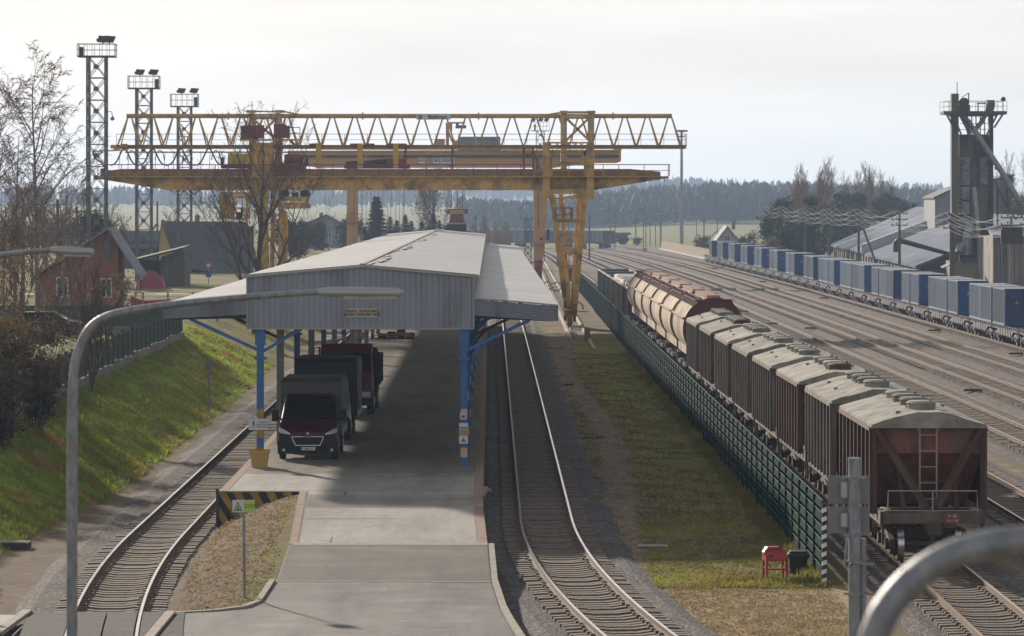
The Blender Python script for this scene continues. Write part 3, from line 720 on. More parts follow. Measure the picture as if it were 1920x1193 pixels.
# the sign on the gable
c = at(678.5, 587, Y0-.06)
sg = thing('sign_board', 'cream sign board with two lines of writing on the shed gable', 'sign', c)
b = MB(); b.box(-.52,.52,0,.03,-.155,.155); b.build('board', M['sign_cream'], sg)
text('lettering', 'PREKIU  ISKROVIMO', .12, M['sign_brown'], sg, (0,-.005,.06), bold=.002)
text('lettering', 'TUSINIO TIKRINIMO VIETA', .12, M['sign_brown'], sg, (0,-.005,-.055), bold=.002, sx=.86)
# pedestrian sign on left post, round plates on right post
c = at(485, 796, Y0+.02)
sg = thing('walkway_sign', 'white rounded sign with walking figure fixed low on the front left blue post', 'sign', c)
b = MB(); b.box(-.34,.34,0,.02,-.19,.19); b.build('board', M['sign_white'], sg, bevel=.008)
b = MB(); b.cyl((-.17,-.006,.1),(-.17,0,.1),.022,8); b.beam((-.17,-.004,.08),(-.175,-.004,-.01),.05,.01); b.beam((-.18,-.004,-.01),(-.21,-.004,-.12),.02,.01); b.beam((-.17,-.004,-.01),(-.13,-.004,-.11),.02,.01); b.beam((-.17,-.004,.05),(-.13,-.004,.01),.015,.01)
b.build('walking_figure', M['sign_ink'], sg)
for s_, z in (('PEREJIMAS', .08),('DRAUDZIAMA', -.01),('PASALINIAMS', -.09)): text('lettering', s_, .075, M['sign_ink'], sg, (.16,-.004,z), ext=.002)
for (py, hh, ww, kind) in ((781,.21,.22,'r'),(797,.13,.3,'w'),(810,.28,.3,'t'),(825,.27,.3,'y')):
    c = at(868.5+(.5 if kind != 'r' else 0), py, Y0+.02)
    lab = {'r':'white plate with red prohibition ring, top plate on the front right post','w':'narrow white plate just under the red ring plate on the front right post','t':'grey text plate third down on the front right post','y':'pale plate with yellow warning triangle, lowest on the front right post'}[kind]
    sg = thing('post_sign', lab, 'sign', c)
    b = MB(); b.box(-ww/2,ww/2,0,.02,-hh/2,hh/2); b.build('board', M['sign_white' if kind != 't' else 'sign_cream'], sg)
    if kind == 'r':
        b = MB()
        for i in range(20):
            a0, a1 = i*.314, (i+1)*.314; b.beam((.08*math.cos(a0),-.004,.08*math.sin(a0)),(.08*math.cos(a1),-.004,.08*math.sin(a1)),.02,.008)
        b.build('ring', M['sign_red'], sg); b = MB(); b.box(-.045,.045,-.006,0,-.03,.03); b.box(-.045,-.025,-.006,0,-.05,-.03); b.box(.025,.045,-.006,0,-.05,-.03); b.build('symbol', M['sign_ink'], sg)
    if kind == 'y':
        b = MB(); b.prism([(-.09,-.07),(.09,-.07),(0,.08)], 'y', -.004, 0); b.build('triangle', M['stripe_yellow'], sg)
        b = MB(); b.prism([(-.012,-.03),(.012,-.03),(.012,.03),(-.012,.03)], 'y', -.008, -.004); b.build('symbol', M['sign_ink'], sg)
    if kind == 't':
        for q in range(3): text('lettering', 'ATSARGIAI' if q == 0 else 'KROVIMO DARBAI', .05, M['sign_ink'], sg, (0,-.004,.07-q*.07), ext=.002, sx=.7)
pt = thing('planter', 'yellow plastic tub around the foot of the front left post', 'planter', (-8.5+0, Y0-.1, 1.1))
b = MB()
for (z0, z1, r0, r1) in ((0,.5,.24,.31),(.5,.58,.34,.34)):
    b.add([(-r0,-r0,z0),(r0,-r0,z0),(r0,r0,z0),(-r0,r0,z0),(-r1,-r1,z1),(r1,-r1,z1),(r1,r1,z1),(-r1,r1,z1)], [(0,3,2,1),(0,1,5,4),(1,2,6,5),(2,3,7,6),(3,0,4,7)])
b.box(-.3,.3,-.3,.3,.48,.5); b.build('tub', M['planter'], pt, bevel=.015)
# striped end wall of the platform
sw = thing('striped_barrier', 'black and yellow striped facing on the platform corner beside the track', 'barrier', (-9.04, 111.85, 0))
b = MB()
def stripes(b, x0, x1, z0f, z1, y, n, sl=.35):
    w = (x1-x0)/n
    for i in range(-8, n+3):
        b.cm = i % 2
        q = []
        for t in (0, 1): pass
        za = z0f; s0 = x0+i*w
        pts = [(s0+sl*(z1-za), z0f),(s0+w+sl*(z1-za), z0f),(s0+w, z1),(s0, z1)]
        for lim, sg in ((x0, 1), (x1, -1)):
            out_ = []
            for q0, q1 in zip(pts, pts[1:]+pts[:1]):
                in0, in1 = (q0[0]-lim)*sg >= -1e-6, (q1[0]-lim)*sg >= -1e-6
                if in0: out_.append(q0)
                if in0 != in1: u = (lim-q0[0])/(q1[0]-q0[0]); out_.append((lim, q0[1]+u*(q1[1]-q0[1])))
            pts = out_
            if len(pts) < 3: break
        if len(pts) < 3: continue
        b.add([(a, y, c) for a, c in pts], [tuple(range(len(pts)))])
stripes(b, -9.06, -8.6, -.1, 1.08, 111.80, 2, .62); stripes(b, -8.6, -6.57, .66, 1.08, 111.82, 8, .5)
b.build('striped_facing', [M['stripe_yellow'], M['stripe_black']], sw, world=True)
b = MB(); b.box(-9.12,-9.04,111.7,111.84,.0,1.2); b.build('corner_post', M['steel_dark'], sw, world=True)
# warning sign by the ramp
c = gr(459, 1128, .1)
sg = thing('warning_sign', 'grey pole with half white half lime warning sign beside the ramp', 'sign', (c.x, c.y, 0))
H_ = CZ-(938-HY)*c.y/F
b = MB(); b.cyl((0,0,0),(-.03,0,H_),.035,10); b.build('pole', M['pole_galv'], sg, smooth=True)
W_ = 42*c.y/F; hh = 23*c.y/F; zc = CZ-(949-HY)*c.y/F; xo = (457-459)*c.y/F
b = MB(); b.box(xo-W_/2,xo,-.06,-.04,zc-hh/2,zc+hh/2); b.build('white_panel', M['sign_white'], sg)
b = MB(); b.box(xo,xo+W_/2,-.06,-.04,zc-hh/2,zc+hh/2); b.build('lime_panel', M['sign_green'], sg)
b = MB(); b.prism([(xo-W_*.45,zc-hh*.38),(xo-W_*.05,zc-hh*.38),(xo-W_*.25,zc+hh*.38)], 'y', -.064, -.06); b.build('triangle', M['sign_ink'], sg)
b = MB(); b.prism([(xo-W_*.40,zc-hh*.31),(xo-W_*.10,zc-hh*.31),(xo-W_*.25,zc+hh*.25)], 'y', -.068, -.064); b.build('triangle_field', M['sign_green'], sg)
b = MB(); b.box(xo-W_*.28,xo-W_*.22,-.072,-.068,zc-hh*.12,zc); b.prism([(xo-W_*.31,zc-hh*.28),(xo-W_*.19,zc-hh*.28),(xo-W_*.25,zc-hh*.05)], 'y', -.072, -.068); b.build('symbol', M['sign_ink'], sg)
text('lettering', 'SAUGOKITES', .055, M['sign_ink'], sg, (xo+W_*.25,-.062,zc+.03), ext=.002, sx=.8); text('lettering', 'TRAUKINIO', .055, M['sign_ink'], sg, (xo+W_*.25,-.062,zc-.03), ext=.002, sx=.8)
# ------------------------------------------------------------ trucks
def wheel(parent, x, y, r=.34, w_=.22):
    b = MB(); b.cyl((x-w_/2,y,r),(x+w_/2,y,r),r,20); o = b.build('wheel', M['tyre'], parent, smooth=True, bevel=.03)
    b = MB(); s = 1 if x > 0 else -1
    b.cyl((x+s*(w_/2-.02),y,r),(x+s*(w_/2+.012),y,r),r*.58,14,r*.45); r_ = b.build('rim', M['truck_silver'], o)
def cab(parent, prof, hwf, body, plast_z=None, glass=None):
    b = MB(); n = len(prof); Lv = [(-hwf(z), y, z) for y, z in prof]; Rv = [(hwf(z), y, z) for y, z in prof]
    b.add(Lv+Rv, [tuple(range(n)), tuple(range(2*n-1, n-1, -1))]+[(i, n+i, n+(i+1) % n, (i+1) % n) for i in range(n)])
    return b.build('cab', M[body], parent, bevel=.05, smooth=True)
def van(name, label, x, y, body, tarp, boxw, boxh, boxl, ytarp=2.05, z0=1.1):
    t = thing(name, label, 'truck', (x, y, z0))
    hw = lambda z: 1.02-.16*max(0, z-1.15)
    prof = [(.05,.32),(-.02,.55),(.0,.95),(.12,1.08),(.75,1.33),(1.5,2.14),(1.75,2.2),(2.2,2.22),(2.2,.32)]
    cab(t, prof, hw, body)
    b = MB()                                              # dark bumper wrapping the front
    b.add([(-1.04,-.05,.22),(1.04,-.05,.22),(1.05,-.07,.62),(-1.05,-.07,.62),(-.99,-.05,.86),(.99,-.05,.86),(-1.05,.5,.22),(1.05,.5,.22),(1.06,.5,.72),(-1.06,.5,.72)],
          [(0,1,2,3),(3,2,5,4),(0,6,7,1),(1,7,8,2),(0,3,9,6),(2,8,5),(3,4,9)]); b.build('bumper', M['truck_plastic'], t, bevel=.02)
    # windscreen, side windows
    def ws(tt): return (lerp(.78,1.5,tt), lerp(1.37,2.12,tt))
    b = MB(); y0, z0_ = ws(.02); y1, z1_ = ws(.97); d = .035
    b.add([(-hw(z0_)+.1,y0-d,z0_+.02),(hw(z0_)-.1,y0-d,z0_+.02),(hw(z1_)-.1,y1-d,z1_+.02),(-hw(z1_)+.1,y1-d,z1_+.02)], [(0,1,2,3)]); ws_ = b.build('windscreen', M['glass_dark'], t)
    b = MB(); b.beam((-.75,y0-d-.04,z0_+.03),(-.05,y0-d+.02,z0_+.12),.02); b.beam((.0,y0-d-.04,z0_+.03),(.7,y0-d+.02,z0_+.12),.02); b.build('wiper', M['truck_plastic'], ws_)
    for s in (-1, 1):
        b = MB(); b.add([(s*(hw(1.4)+.012),1.0,1.4),(s*(hw(1.4)+.012),1.95,1.4),(s*(hw(2.0)+.012),1.95,2.0),(s*(hw(2.0)+.012),1.48,2.0)], [(0,1,2,3)]); b.build('side_window', M['glass_dark'], t)
        b = MB(); b.box(*sorted((s*1.08,s*1.3)),.75,.9,1.3,1.72); b.beam((s*.95,.9,1.4),(s*1.12,.85,1.42),.08); b.build('mirror', M['truck_plastic'], t, bevel=.03)
        b = MB(); b.add([(s*.60,-.045,.88),(s*.62,-.03,.94),(s*.96,.12,1.12),(s*1.01,.2,1.1),(s*1.0,.05,.97),(s*.92,-.03,.93)], [(0,1,2,3,4,5)] if s > 0 else [(5,4,3,2,1,0)])
        b.v = [(v[0],v[1]-.04,v[2]) for v in b.v]; b.slab = None; b.build('headlight', M['lamp_glass'], t)
        b = MB(); b.cyl((s*.83,-.085,.36),(s*.83,-.06,.36),.05,10); b.build('fog_lamp', M['lamp_glass'], t)
    b = MB(); b.add([(-.40,-.085,.54),(.40,-.085,.54),(.52,-.075,.80),(-.52,-.075,.80)], [(0,1,2,3)]); g_ = b.build('grille', M['truck_plastic'], t)
    b = MB(); pts = [(-.42,.52),(.42,.52),(.55,.80),(.55,.82),(-.55,.82),(-.55,.80)]
    for a_, b_ in ((pts[0],pts[1]),(pts[1],pts[2]),(pts[4],pts[3]),(pts[5],pts[0])): b.beam((a_[0],-.095,a_[1]),(b_[0],-.095,b_[1]),.03,.03)
    b.box(-.15,.15,-.11,-.08,.815,.845); b.build('grille_surround', M['chrome'], t)
    b = MB(); b.beam((-.05,-.03,.90),(0,-.03,.97),.025); b.beam((.05,-.03,.90),(0,-.03,.97),.025); b.beam((-.045,-.03,.905),(.045,-.03,.905),.015); b.build('badge', M['chrome'], t)
    b = MB(); b.box(-.26,.26,-.105,-.085,.35,.46); pl_ = b.build('number_plate', M['white_paint'], t); 
    b = MB(); b.box(-.262,-.20,-.108,-.1,.35,.46); b.build('blue_band', M['sign_blue'], pl_)
    text('lettering', 'LRR:131' if body == 'truck_red' else 'KGN 402', .1, M['sign_ink'], pl_, (.03,-.109,.405), ext=.002, bold=.002)
    b = MB(); b.box(-.45,.45,2.0,2.0+boxl,.42,.6); b.box(-.95,.95,2.0,2.1,.5,.7); b.build('chassis', M['truck_plastic'], t)
    for s in (-1,1): wheel(t, s*.92, .85); wheel(t, s*.92, .85+3.2)
    # tarpaulin body with sloped front and gathered cloth
    hb = boxw/2; yb = ytarp; b = MB()
    b.add([(-hb,yb,.75),(hb,yb,.75),(hb,yb+.02,boxh-.12),(-hb,yb+.02,boxh-.12),(-hb+.06,yb+.32,boxh),(hb-.06,yb+.32,boxh),
           (-hb,yb+boxl,.75),(hb,yb+boxl,.75),(hb,yb+boxl,boxh-.12),(-hb,yb+boxl,boxh-.12),(-hb+.06,yb+boxl-.2,boxh),(hb-.06,yb+boxl-.2,boxh)],
          [(0,1,2,3),(3,2,5,4),(4,5,11,10),(10,11,8,9),(9,8,7,6),(0,6,7,1),(1,7,8,2),(0,3,9,6),(2,8,11,5),(3,4,10,9)])
    tb = b.build('tarp_cover', M[tarp], t, bevel=.03)
    b = MB()
    for q in range(1,4): b.box(-hb+.1,hb-.1,yb+.32+q*boxl/4.6,yb+.36+q*boxl/4.6,boxh,boxh+.012)
    for s in (-1,1): b.box(*sorted((s*hb,s*(hb+.012))),yb,yb+boxl,.72,.95)
    b.build('tarp_rail', M['steel_grey'], tb)
    return t
van('pickup_truck', 'dark red van cab truck with grey tarpaulin body, front of the parked row', -7.07, 125.6, 'truck_red', 'tarp_grey', 2.17, 2.72, 3.9)
van('pickup_truck', 'silver van cab truck with dark blue tarpaulin body, middle of the parked row', -7.12, 136.6, 'truck_silver', 'tarp_blue', 2.42, 2.95, 4.4)
t = thing('tipper_truck', 'red heavy tipper truck with high cab parked behind the blue tarpaulin truck', 'truck', (-7.0, 152.6, 1.1))
b = MB(); hw = lambda z: 1.14-.05*max(0, z-1.6)
prof = [(.0,.5),(-.05,1.0),(.0,1.5),(.1,1.75),(.32,2.75),(.5,2.9),(1.9,2.95),(1.9,.5)]
n = len(prof); b.add([(-hw(z), y, z) for y, z in prof]+[(hw(z), y, z) for y, z in prof], [tuple(range(n)), tuple(range(2*n-1, n-1, -1))]+[(i, n+i, n+(i+1) % n, (i+1) % n) for i in range(n)])
b.build('cab', M['truck_bright_red'], t, bevel=.06, smooth=True)
b = MB(); b.add([(-1.02,.08,1.8),(1.02,.08,1.8),(1.0,.26,2.6),(-1.0,.26,2.6)], [(0,1,2,3)]); b.build('windscreen', M['glass_dark'], t)
for s in (-1,1):
    b = MB(); b.add([(s*1.155,.4,1.75),(s*1.155,1.4,1.75),(s*1.11,1.4,2.6),(s*1.11,.5,2.6)], [(0,1,2,3)]); b.build('side_window', M['glass_dark'], t)
    b = MB(); b.tube([(s*1.1,.3,2.85),(s*1.3,.1,2.8),(s*1.42,0,2.5),(s*1.42,0,1.9),(s*1.15,.2,1.7)],.025,6); b.box(*sorted((s*1.3,s*1.5)),-.03,.04,1.95,2.4); b.build('mirror', M['truck_plastic'], t)
    b = MB(); b.box(*sorted((s*.65,s*1.05)),-.09,-.03,.75,.98); b.build('headlight', M['lamp_glass'], t)
    for yy in (1.0,5.0,6.2): wheel(t, s*1.02, yy, .5, .3)
b = MB(); b.box(-1.15,1.15,-.15,.1,.4,.72); b.build('bumper', M['truck_plastic'], t, bevel=.03)
b = MB(); b.box(-.8,.8,-.06,-.02,1.1,1.6); b.build('grille', M['truck_plastic'], t)
b = MB(); b.box(-.45,.45,1.9,7.4,.75,1.0); b.build('chassis', M['truck_plastic'], t)
b = MB(); b.box(-1.25,1.25,2.15,2.25,1.1,2.75); b.box(-1.25,-1.19,2.2,7.5,1.1,2.35); b.box(1.19,1.25,2.2,7.5,1.1,2.35); b.box(-1.25,1.25,2.2,7.5,1.05,1.15); b.box(-1.25,1.25,7.44,7.5,1.1,2.35)
for q in range(6): b.box(1.25,1.32,2.3+q,2.4+q,1.1,2.35); b.box(-1.32,-1.25,2.3+q,2.4+q,1.1,2.35)
b.build('tipper_body', M['truck_plastic'], t)
# scrap / plank pile far under the shed
t = thing('plank_pile', 'heap of planks on dark crates at the far side of the shed floor', 'planks', (-7.75, 240, 1.1))
b = MB()
for q in range(4): b.box(-1.1+q*.62,-.55+q*.62,-.4,.5,.08,.35+.14*(q % 3))
b.box(-1.3,1.3,-.5,.6,.0,.08); b.build('crates', M['grain_maroon'], t)
b = MB(); r2 = random.Random(3)
for q in range(9): x = r2.uniform(-1,1); b.beam((x-.8,-.6+r2.uniform(-.1,.1),.1+r2.uniform(0,.3)),(x+.8,-.55,.1+r2.uniform(0,.35)),.06)
b.build('planks', M['timber'], t)
# ------------------------------------------------------------ first gantry crane
def railing(b, pts, h=1.0, step=1.9, r=.035, mid=True):
    for a, c in zip(pts, pts[1:]):
        a = Vector(a); c = Vector(c); n = max(1, round((c-a).length/step))
        b.beam(a+Vector((0,0,h)), c+Vector((0,0,h)), r*2)
        if mid: b.beam(a+Vector((0,0,h*.5)), c+Vector((0,0,h*.5)), r*1.4)
        for i in range(n+1): p = a.lerp(c, i/n); b.beam(p, p+Vector((0,0,h)), r*1.6)
def ladder(b, a, c, w_=.45, step=.4, r=.03, xdir=(1,0,0)):
    a = Vector(a); c = Vector(c); x = Vector(xdir)*w_/2
    b.beam(a-x, c-x, r*2); b.beam(a+x, c+x, r*2); n = int((c-a).length/step)
    for i in range(n): p = a.lerp(c, (i+.5)/n); b.beam(p-x, p+x, r*1.3)
YC = 297.0
def q1(px, py, Y=YC): v = at(px, py, Y); return v.x, v.z
cr = thing('gantry_crane', 'near yellow gantry crane with lattice truss above its box girder, spanning the shed', 'crane', (-7.7, YC, -.1))
Bc = lambda nm, b, m, par=cr, **k: b.build(nm, M[m], par, world=True, **k)
def wx(px): return (px-CX)*YC/F
def wz(py): return CZ-(py-HY)*YC/F
# box girder
poly = [(187,338),(187,331),(200,320),(232,316),(1205,316),(1240,322),(1255,330),(1254,334),(1112,357),(318,357)]
b = MB(); b.prism([(wx(a), wz(c)) for a, c in [(187,336),(187,331),(1253,331),(1253,334),(1112,357),(318,357)]], 'y', YC-.65, YC+.65); Bc('box_girder', b, 'crane_yellow')
b = MB(); b.prism([(wx(a), wz(c)) for a, c in [(203,331),(203,320),(232,317),(1180,317),(1238,322),(1238,331)]], 'y', YC-.35, YC+.9); Bc('crane_rail_beam', b, 'crane_rust')
b = MB(); b.box(wx(187),wx(1250),YC-1.35,YC-.65,wz(332.6),wz(330.8)); 
for i in range(44): x = lerp(wx(190),wx(1245),i/43); b.beam((x,YC-1.3,wz(333)),(x,YC-.65,wz(340)),.07)
Bc('walkway', b, 'crane_tan')
b = MB(); railing(b, [(wx(187),YC-1.35,wz(331)),(wx(1020),YC-1.35,wz(331))], .95, 1.9); railing(b, [(wx(1112),YC-1.35,wz(331)),(wx(1254),YC-1.35,wz(331)),(wx(1254),YC+.9,wz(331))], .95, 1.9)
Bc('walkway_railing', b, 'crane_red')
# stiffener seams and rust patches on the girder
b = MB()
for i in range(24): x = lerp(wx(330),wx(1100),i/23); b.box(x-.02,x+.02,YC-.665,YC-.65,wz(356),wz(333.5))
r3 = random.Random(11)
for i in range(26): 
    x = lerp(wx(340),wx(1110),r3.random()); z = lerp(wz(356),wz(336),r3.random()**2); s = r3.uniform(.05,.2)
    b.add([(x+s*math.cos(a)*r3.uniform(.5,1.3),YC-.662,z+s*.6*math.sin(a)*r3.uniform(.5,1.3)) for a in [k*.9 for k in range(7)]], [tuple(range(7))])
Bc('weld_seams', b, 'crane_rust')
# truss: one top chord, two bottom chords
T0, T1 = YC+1.0, YC+3.4; TM = (T0+T1)/2
zt = wz(216.5)+.0; zb = wz(275)
b = MB(); b.tube([(wx(232),TM,zt),(wx(1262),TM,zt)],.19,10); 
for px in (424,678,897,1151): b.cyl((wx(px)-.06,TM,zt),(wx(px)+.06,TM,zt),.3,12)
Bc('top_chord', b, 'crane_tan', smooth=True)
b = MB(); b.beam((wx(205),T0,zb),(wx(1288),T0,zb),.22,.30); b.beam((wx(205),T1,zb),(wx(1288),T1,zb),.22,.30); b.beam((wx(232),T0,zb-.45),(wx(1165),T0,zb-.45),.1,.12)
Bc('bottom_chord', b, 'crane_tan')
b = MB(); nb = 24
for k in range(nb+1):
    xt = lerp(238, 1258, k/nb)
    for s, yy in ((-1,T0),(-1,T1),(1,T0),(1,T1)):
        xb = xt+s*20.0
        b.tube([(wx(xt+s*3.5),TM,zt-.12),(wx(xb),yy,zb+.1)],.075 if yy == T0 else .06,6)
    b.beam((wx(xt+20),T0,zb),(wx(xt+20),T1,zb),.1)
Bc('truss_diagonal', b, 'crane_tan')
b = MB(); railing(b, [(wx(217),T0-.5,zb+.1),(wx(1288),T0-.5,zb+.1)], .93, 1.85, .022); railing(b, [(wx(1288),T0-.5,zb+.1),(wx(1288),T1,zb+.1)], .93, 1.2, .022)
b.box(wx(217),wx(1288),T0-.55,T0-.1,zb+.06,zb+.1); Bc('truss_railing', b, 'crane_red')
b = MB()
for px in (205,505,1040,1108,):
    pass
for i in range(16):
    px = 222+i*17*1.0 if i < 12 else 222+i*17
    if px > 520: break
    b.beam((wx(px),T0+.1,zb-.4),(wx(px),YC+.3,wz(318)),.045)
for px in (760,848,1000,982): b.beam((wx(px),T0,zb),(wx(px),YC+.3,wz(318)),.16)
Bc('hanger', b, 'crane_red')
# festoon cable loops on the left
b = MB()
for k in range(4):
    x0 = 205+k*53
    pts = [(x0+u*53, 310-32*math.exp(-((u-.5)/.22)**2)+0*u) for u in [i/14 for i in range(15)]]
    b.tube([(wx(a), YC+.6, wz(c)) for a, c in pts], .07, 6)
    pts = [(x0+40+14*math.cos(a)*.6, 300-18*abs(math.sin(a))) for a in [i*math.pi/8 for i in range(9)]]
    b.tube([(wx(a), YC+.65, wz(c)) for a, c in pts], .04, 5)
b.tube([(wx(a), YC+.4, wz(c)) for a, c in ((172,283),(176,296),(190,306),(196,315))], .06, 5)
b.tube([(wx(a), YC+.4, wz(c)) for a, c in ((318,357),(326,361),(338,357))], .04, 5); b.tube([(wx(a), YC+.4, wz(c)) for a, c in ((355,357),(364,365),(374,357))], .05, 5)
Bc('festoon_cable', b, 'steel_dark')
b = MB(); b.beam((wx(172),YC+.4,wz(284)),(wx(240),YC+.4,wz(281)),.12); b.beam((wx(205),YC+.4,wz(283)),(wx(235),YC+.4,wz(276)),.1); b.box(wx(226),wx(238),YC,YC+1,wz(276),wz(270)); Bc('cable_bracket', b, 'crane_yellow')
# end buffers
b = MB(); b.box(wx(190),wx(197),YC-.6,YC+.6,wz(332),wz(316)); b.box(wx(196),wx(199),YC-.6,YC-.5,wz(332),wz(312)); Bc('end_stop', b, 'crane_rust')
# right portal tower
b = MB()
for px in (1057.5,1109): b.cyl((wx(px),YC+1.0,wz(350)),(wx(px),YC+1.6,wz(210)),.26,12)
for px in (1057.5,1109): b.cyl((wx(px),YC+3.3,wz(350)),(wx(px),YC+2.8,wz(210)),.26,12)
b.cyl((wx(1057),YC+1.4,wz(219)),(wx(1109),YC+1.4,wz(219)),.16,10); b.cyl((wx(1057),YC+1.3,wz(210)),(wx(1112),YC+1.3,wz(210)),.1,8)
Bc('tower_column', b, 'crane_pale', smooth=True)
b = MB(); b.beam((wx(1063),YC+1.2,wz(222)),(wx(1104),YC+1.2,wz(262)),.2); b.beam((wx(1104),YC+1.2,wz(222)),(wx(1063),YC+1.2,wz(262)),.2)
for px in (1057.5,1109): b.box(wx(px)-.32,wx(px)+.32,YC+1.0,YC+3.2,wz(211),wz(207))
b.beam((wx(1057),TM,wz(209)),(wx(1008),TM,wz(217)),.12); b.beam((wx(1112),TM,wz(209)),(wx(1118),TM,wz(209)),.16)
Bc('tower_bracing', b, 'crane_yellow')
# portal head frame with platform (in front of the girder)
b = MB(); yf = YC-1.5
for px in (1024,1106): b.box(wx(px)-.3,wx(px)+.3,yf-.3,yf+.4,wz(378 if 0 else 372),wz(268))
b.box(wx(1016),wx(1030),yf-.25,yf+.9,wz(373),wz(345)); b.box(wx(1099),wx(1113),yf-.25,yf+.9,wz(373),wz(345))
b.box(wx(1035),wx(1100),yf-.2,yf+.1,wz(311),wz(304)); b.box(wx(1024),wx(1106),yf-.2,yf,wz(270),wz(267)); b.box(wx(1024),wx(1106),yf-.15,yf+.05,wz(284),wz(282))
b.beam((wx(1036),yf,wz(284)),(wx(1048),yf,wz(303)),.2); b.beam((wx(1098),yf,wz(284)),(wx(1088),yf,wz(303)),.2); b.box(wx(1030),wx(1036),yf-.1,yf+.1,wz(330),wz(284)); b.box(wx(1094),wx(1100),yf-.1,yf+.1,wz(330),wz(284))
for i in range(12): x = lerp(1036,1098,i/11); b.beam((wx(x),yf,wz(283)),(wx(x+5 if i % 2 else x-5),yf,wz(269)),.08)
Bc('portal_head', b, 'crane_yellow')
b = MB(); b.box(wx(1000),wx(1132),yf-.6,yf+.5,wz(332.5),wz(331)); railing(b, [(wx(1002),yf-.55,wz(331)),(wx(1130),yf-.55,wz(331))], .95, 1.3); Bc('portal_platform', b, 'crane_yellow')
# right A-shaped leg
b = MB(); zl = wz(609)
b.prism([(wx(1029),wz(356)),(wx(1100),wz(354)),(wx(1098),wz(372)),(wx(1092),wz(364)),(wx(1038),wz(364)),(wx(1033),wz(372))], 'y', yf-.1, YC+.3)
b.prism([(wx(1033),wz(372)),(wx(1092),wz(364)),(wx(1098),wz(374)),(wx(1034),wz(374))], 'y', yf, YC+.2)
def leg(a0, a1, y0, y1, w0=.42, w1=.5):
    b.beam((wx(a0[0]),y0,wz(a0[1])),(wx(a1[0]),y1,wz(a1[1])),w0,w1)
leg((1034,365),(1064,592),yf+.2,YC-.3,.46,.6); leg((1096,362),(1076,592),yf+.2,YC-.3,.46,.6)
leg((1052,365),(1068,592),YC+1.3,YC+.2,.3,.4); leg((1088,362),(1074,592),YC+1.3,YC+.2,.5,.4)
for py, x0, x1 in ((414,1041,1091),(441,1046,1088),(467,1049,1086),(474,1050,1086),(500,1053,1083)): b.box(wx(x0),wx(x1),yf+.35,yf+.65,wz(py+3),wz(py-3))
Bc('leg', b, 'crane_yellow')
b = MB(); b.box(wx(1040),wx(1073),yf-.2,yf+.9,wz(413),wz(411)); 
for px in (1041,1056,1071): b.box(wx(px)-.12,wx(px)+.12,yf-.2,yf-.05,wz(411),wz(390))
for py in (390,402): b.box(wx(1040),wx(1073),yf-.2,yf-.08,wz(py+1.2),wz(py-1.2))
Bc('leg_platform', b, 'crane_rust')
b = MB(); ladder(b, (wx(1048),yf+.3,wz(411)),(wx(1048),yf+.3,wz(366)), .55); ladder(b, (wx(1062),YC-.4,wz(590)),(wx(1060),yf+.7,wz(412)), .5); ladder(b, (wx(1056),yf+.3,wz(411)),(wx(1053),yf+.3,wz(370)), .5)
Bc('ladder', b, 'crane_yellow')
b = MB(); b.box(wx(1058),wx(1074),YC-3.6,YC+3.6,wz(590),wz(578)); b.box(wx(1062),wx(1072),YC-4,YC-2.4,wz(606),wz(586)); b.box(wx(1062),wx(1072),YC+2.4,YC+4,wz(606),wz(586)); b.box(wx(1056),wx(1062),YC-2.2,YC-1.2,wz(600),wz(560)); b.box(wx(1074),wx(1079),YC-2.5,YC-1.7,wz(602),wz(570))
Bc('bogie_beam', b, 'crane_rust')
b = MB(); b.cyl((wx(1065),YC-.8,wz(575)),(wx(1065),YC-.8,wz(548)),.18,8); b.box(wx(1062),wx(1069),YC-1,YC-.6,wz(550),wz(535)); b.tube([(wx(1078),YC-1,wz(568)),(wx(1086),YC-1,wz(566)),(wx(1092),YC-1,wz(572)),(wx(1093),YC-1,wz(580))],.08,6); b.beam((wx(1076),YC-1.5,wz(583)),(wx(1104),YC-1.5,wz(584)),.08)
Bc('travel_motor', b, 'crane_yellow_clean')
b = MB()
for yy in (-3.5,-2.9,2.9,3.5): b.cyl((wx(1066)-.12,YC+yy,.25),(wx(1066)+.12,YC+yy,.25),.32,14)
Bc('wheel', b, 'steel_dark')
# left legs, ladder tower
b = MB()
leg((494,357),(498,560),YC-.6,YC-.4,.75,.7); leg((513,357),(510,560),YC-.4,YC-.3,.35,.5)
b.box(wx(488),wx(512),YC-1.2,YC+1.0,wz(352),wz(318)); b.box(wx(470),wx(505),YC-.9,YC-.3,wz(372),wz(354))
b.box(wx(474),wx(492),YC-.9,YC+.3,wz(345),wz(268)); b.box(wx(494),wx(514),YC-.95,YC+.3,wz(345),wz(268))
Bc('leg', b, 'crane_yellow')
b = MB(); ladder(b, (wx(518),YC-.9,wz(560)),(wx(519),YC-.9,wz(360)), .75, .5, .06); b.beam((wx(513),YC-.7,wz(560)),(wx(513),YC-.7,wz(356)),.14); b.beam((wx(524),YC-.7,wz(560)),(wx(525),YC-.7,wz(356)),.14); Bc('ladder', b, 'crane_tan')
b = MB(); b.prism([(wx(526),wz(560)),(wx(538),wz(560)),(wx(538),wz(402)),(wx(530),wz(392)),(wx(524),wz(392))], 'y', YC+.4, YC+1.2); Bc('leg', b, 'crane_yellow_clean')
b = MB()
for px in (470,519):
    b.cyl((wx(px),YC+1.0,wz(330)),(wx(px),YC+1.6,wz(212)),.26,12); b.cyl((wx(px),YC+3.3,wz(330)),(wx(px),YC+2.8,wz(212)),.26,12)
b.cyl((wx(468),YC+1.4,wz(219)),(wx(520),YC+1.4,wz(219)),.2,10); Bc('tower_column', b, 'crane_pale', smooth=True)
b = MB(); b.beam((wx(472),YC+1.2,wz(222)),(wx(512),YC+1.2,wz(258)),.2); b.beam((wx(515),YC+1.2,wz(222)),(wx(478),YC+1.2,wz(262)),.2)
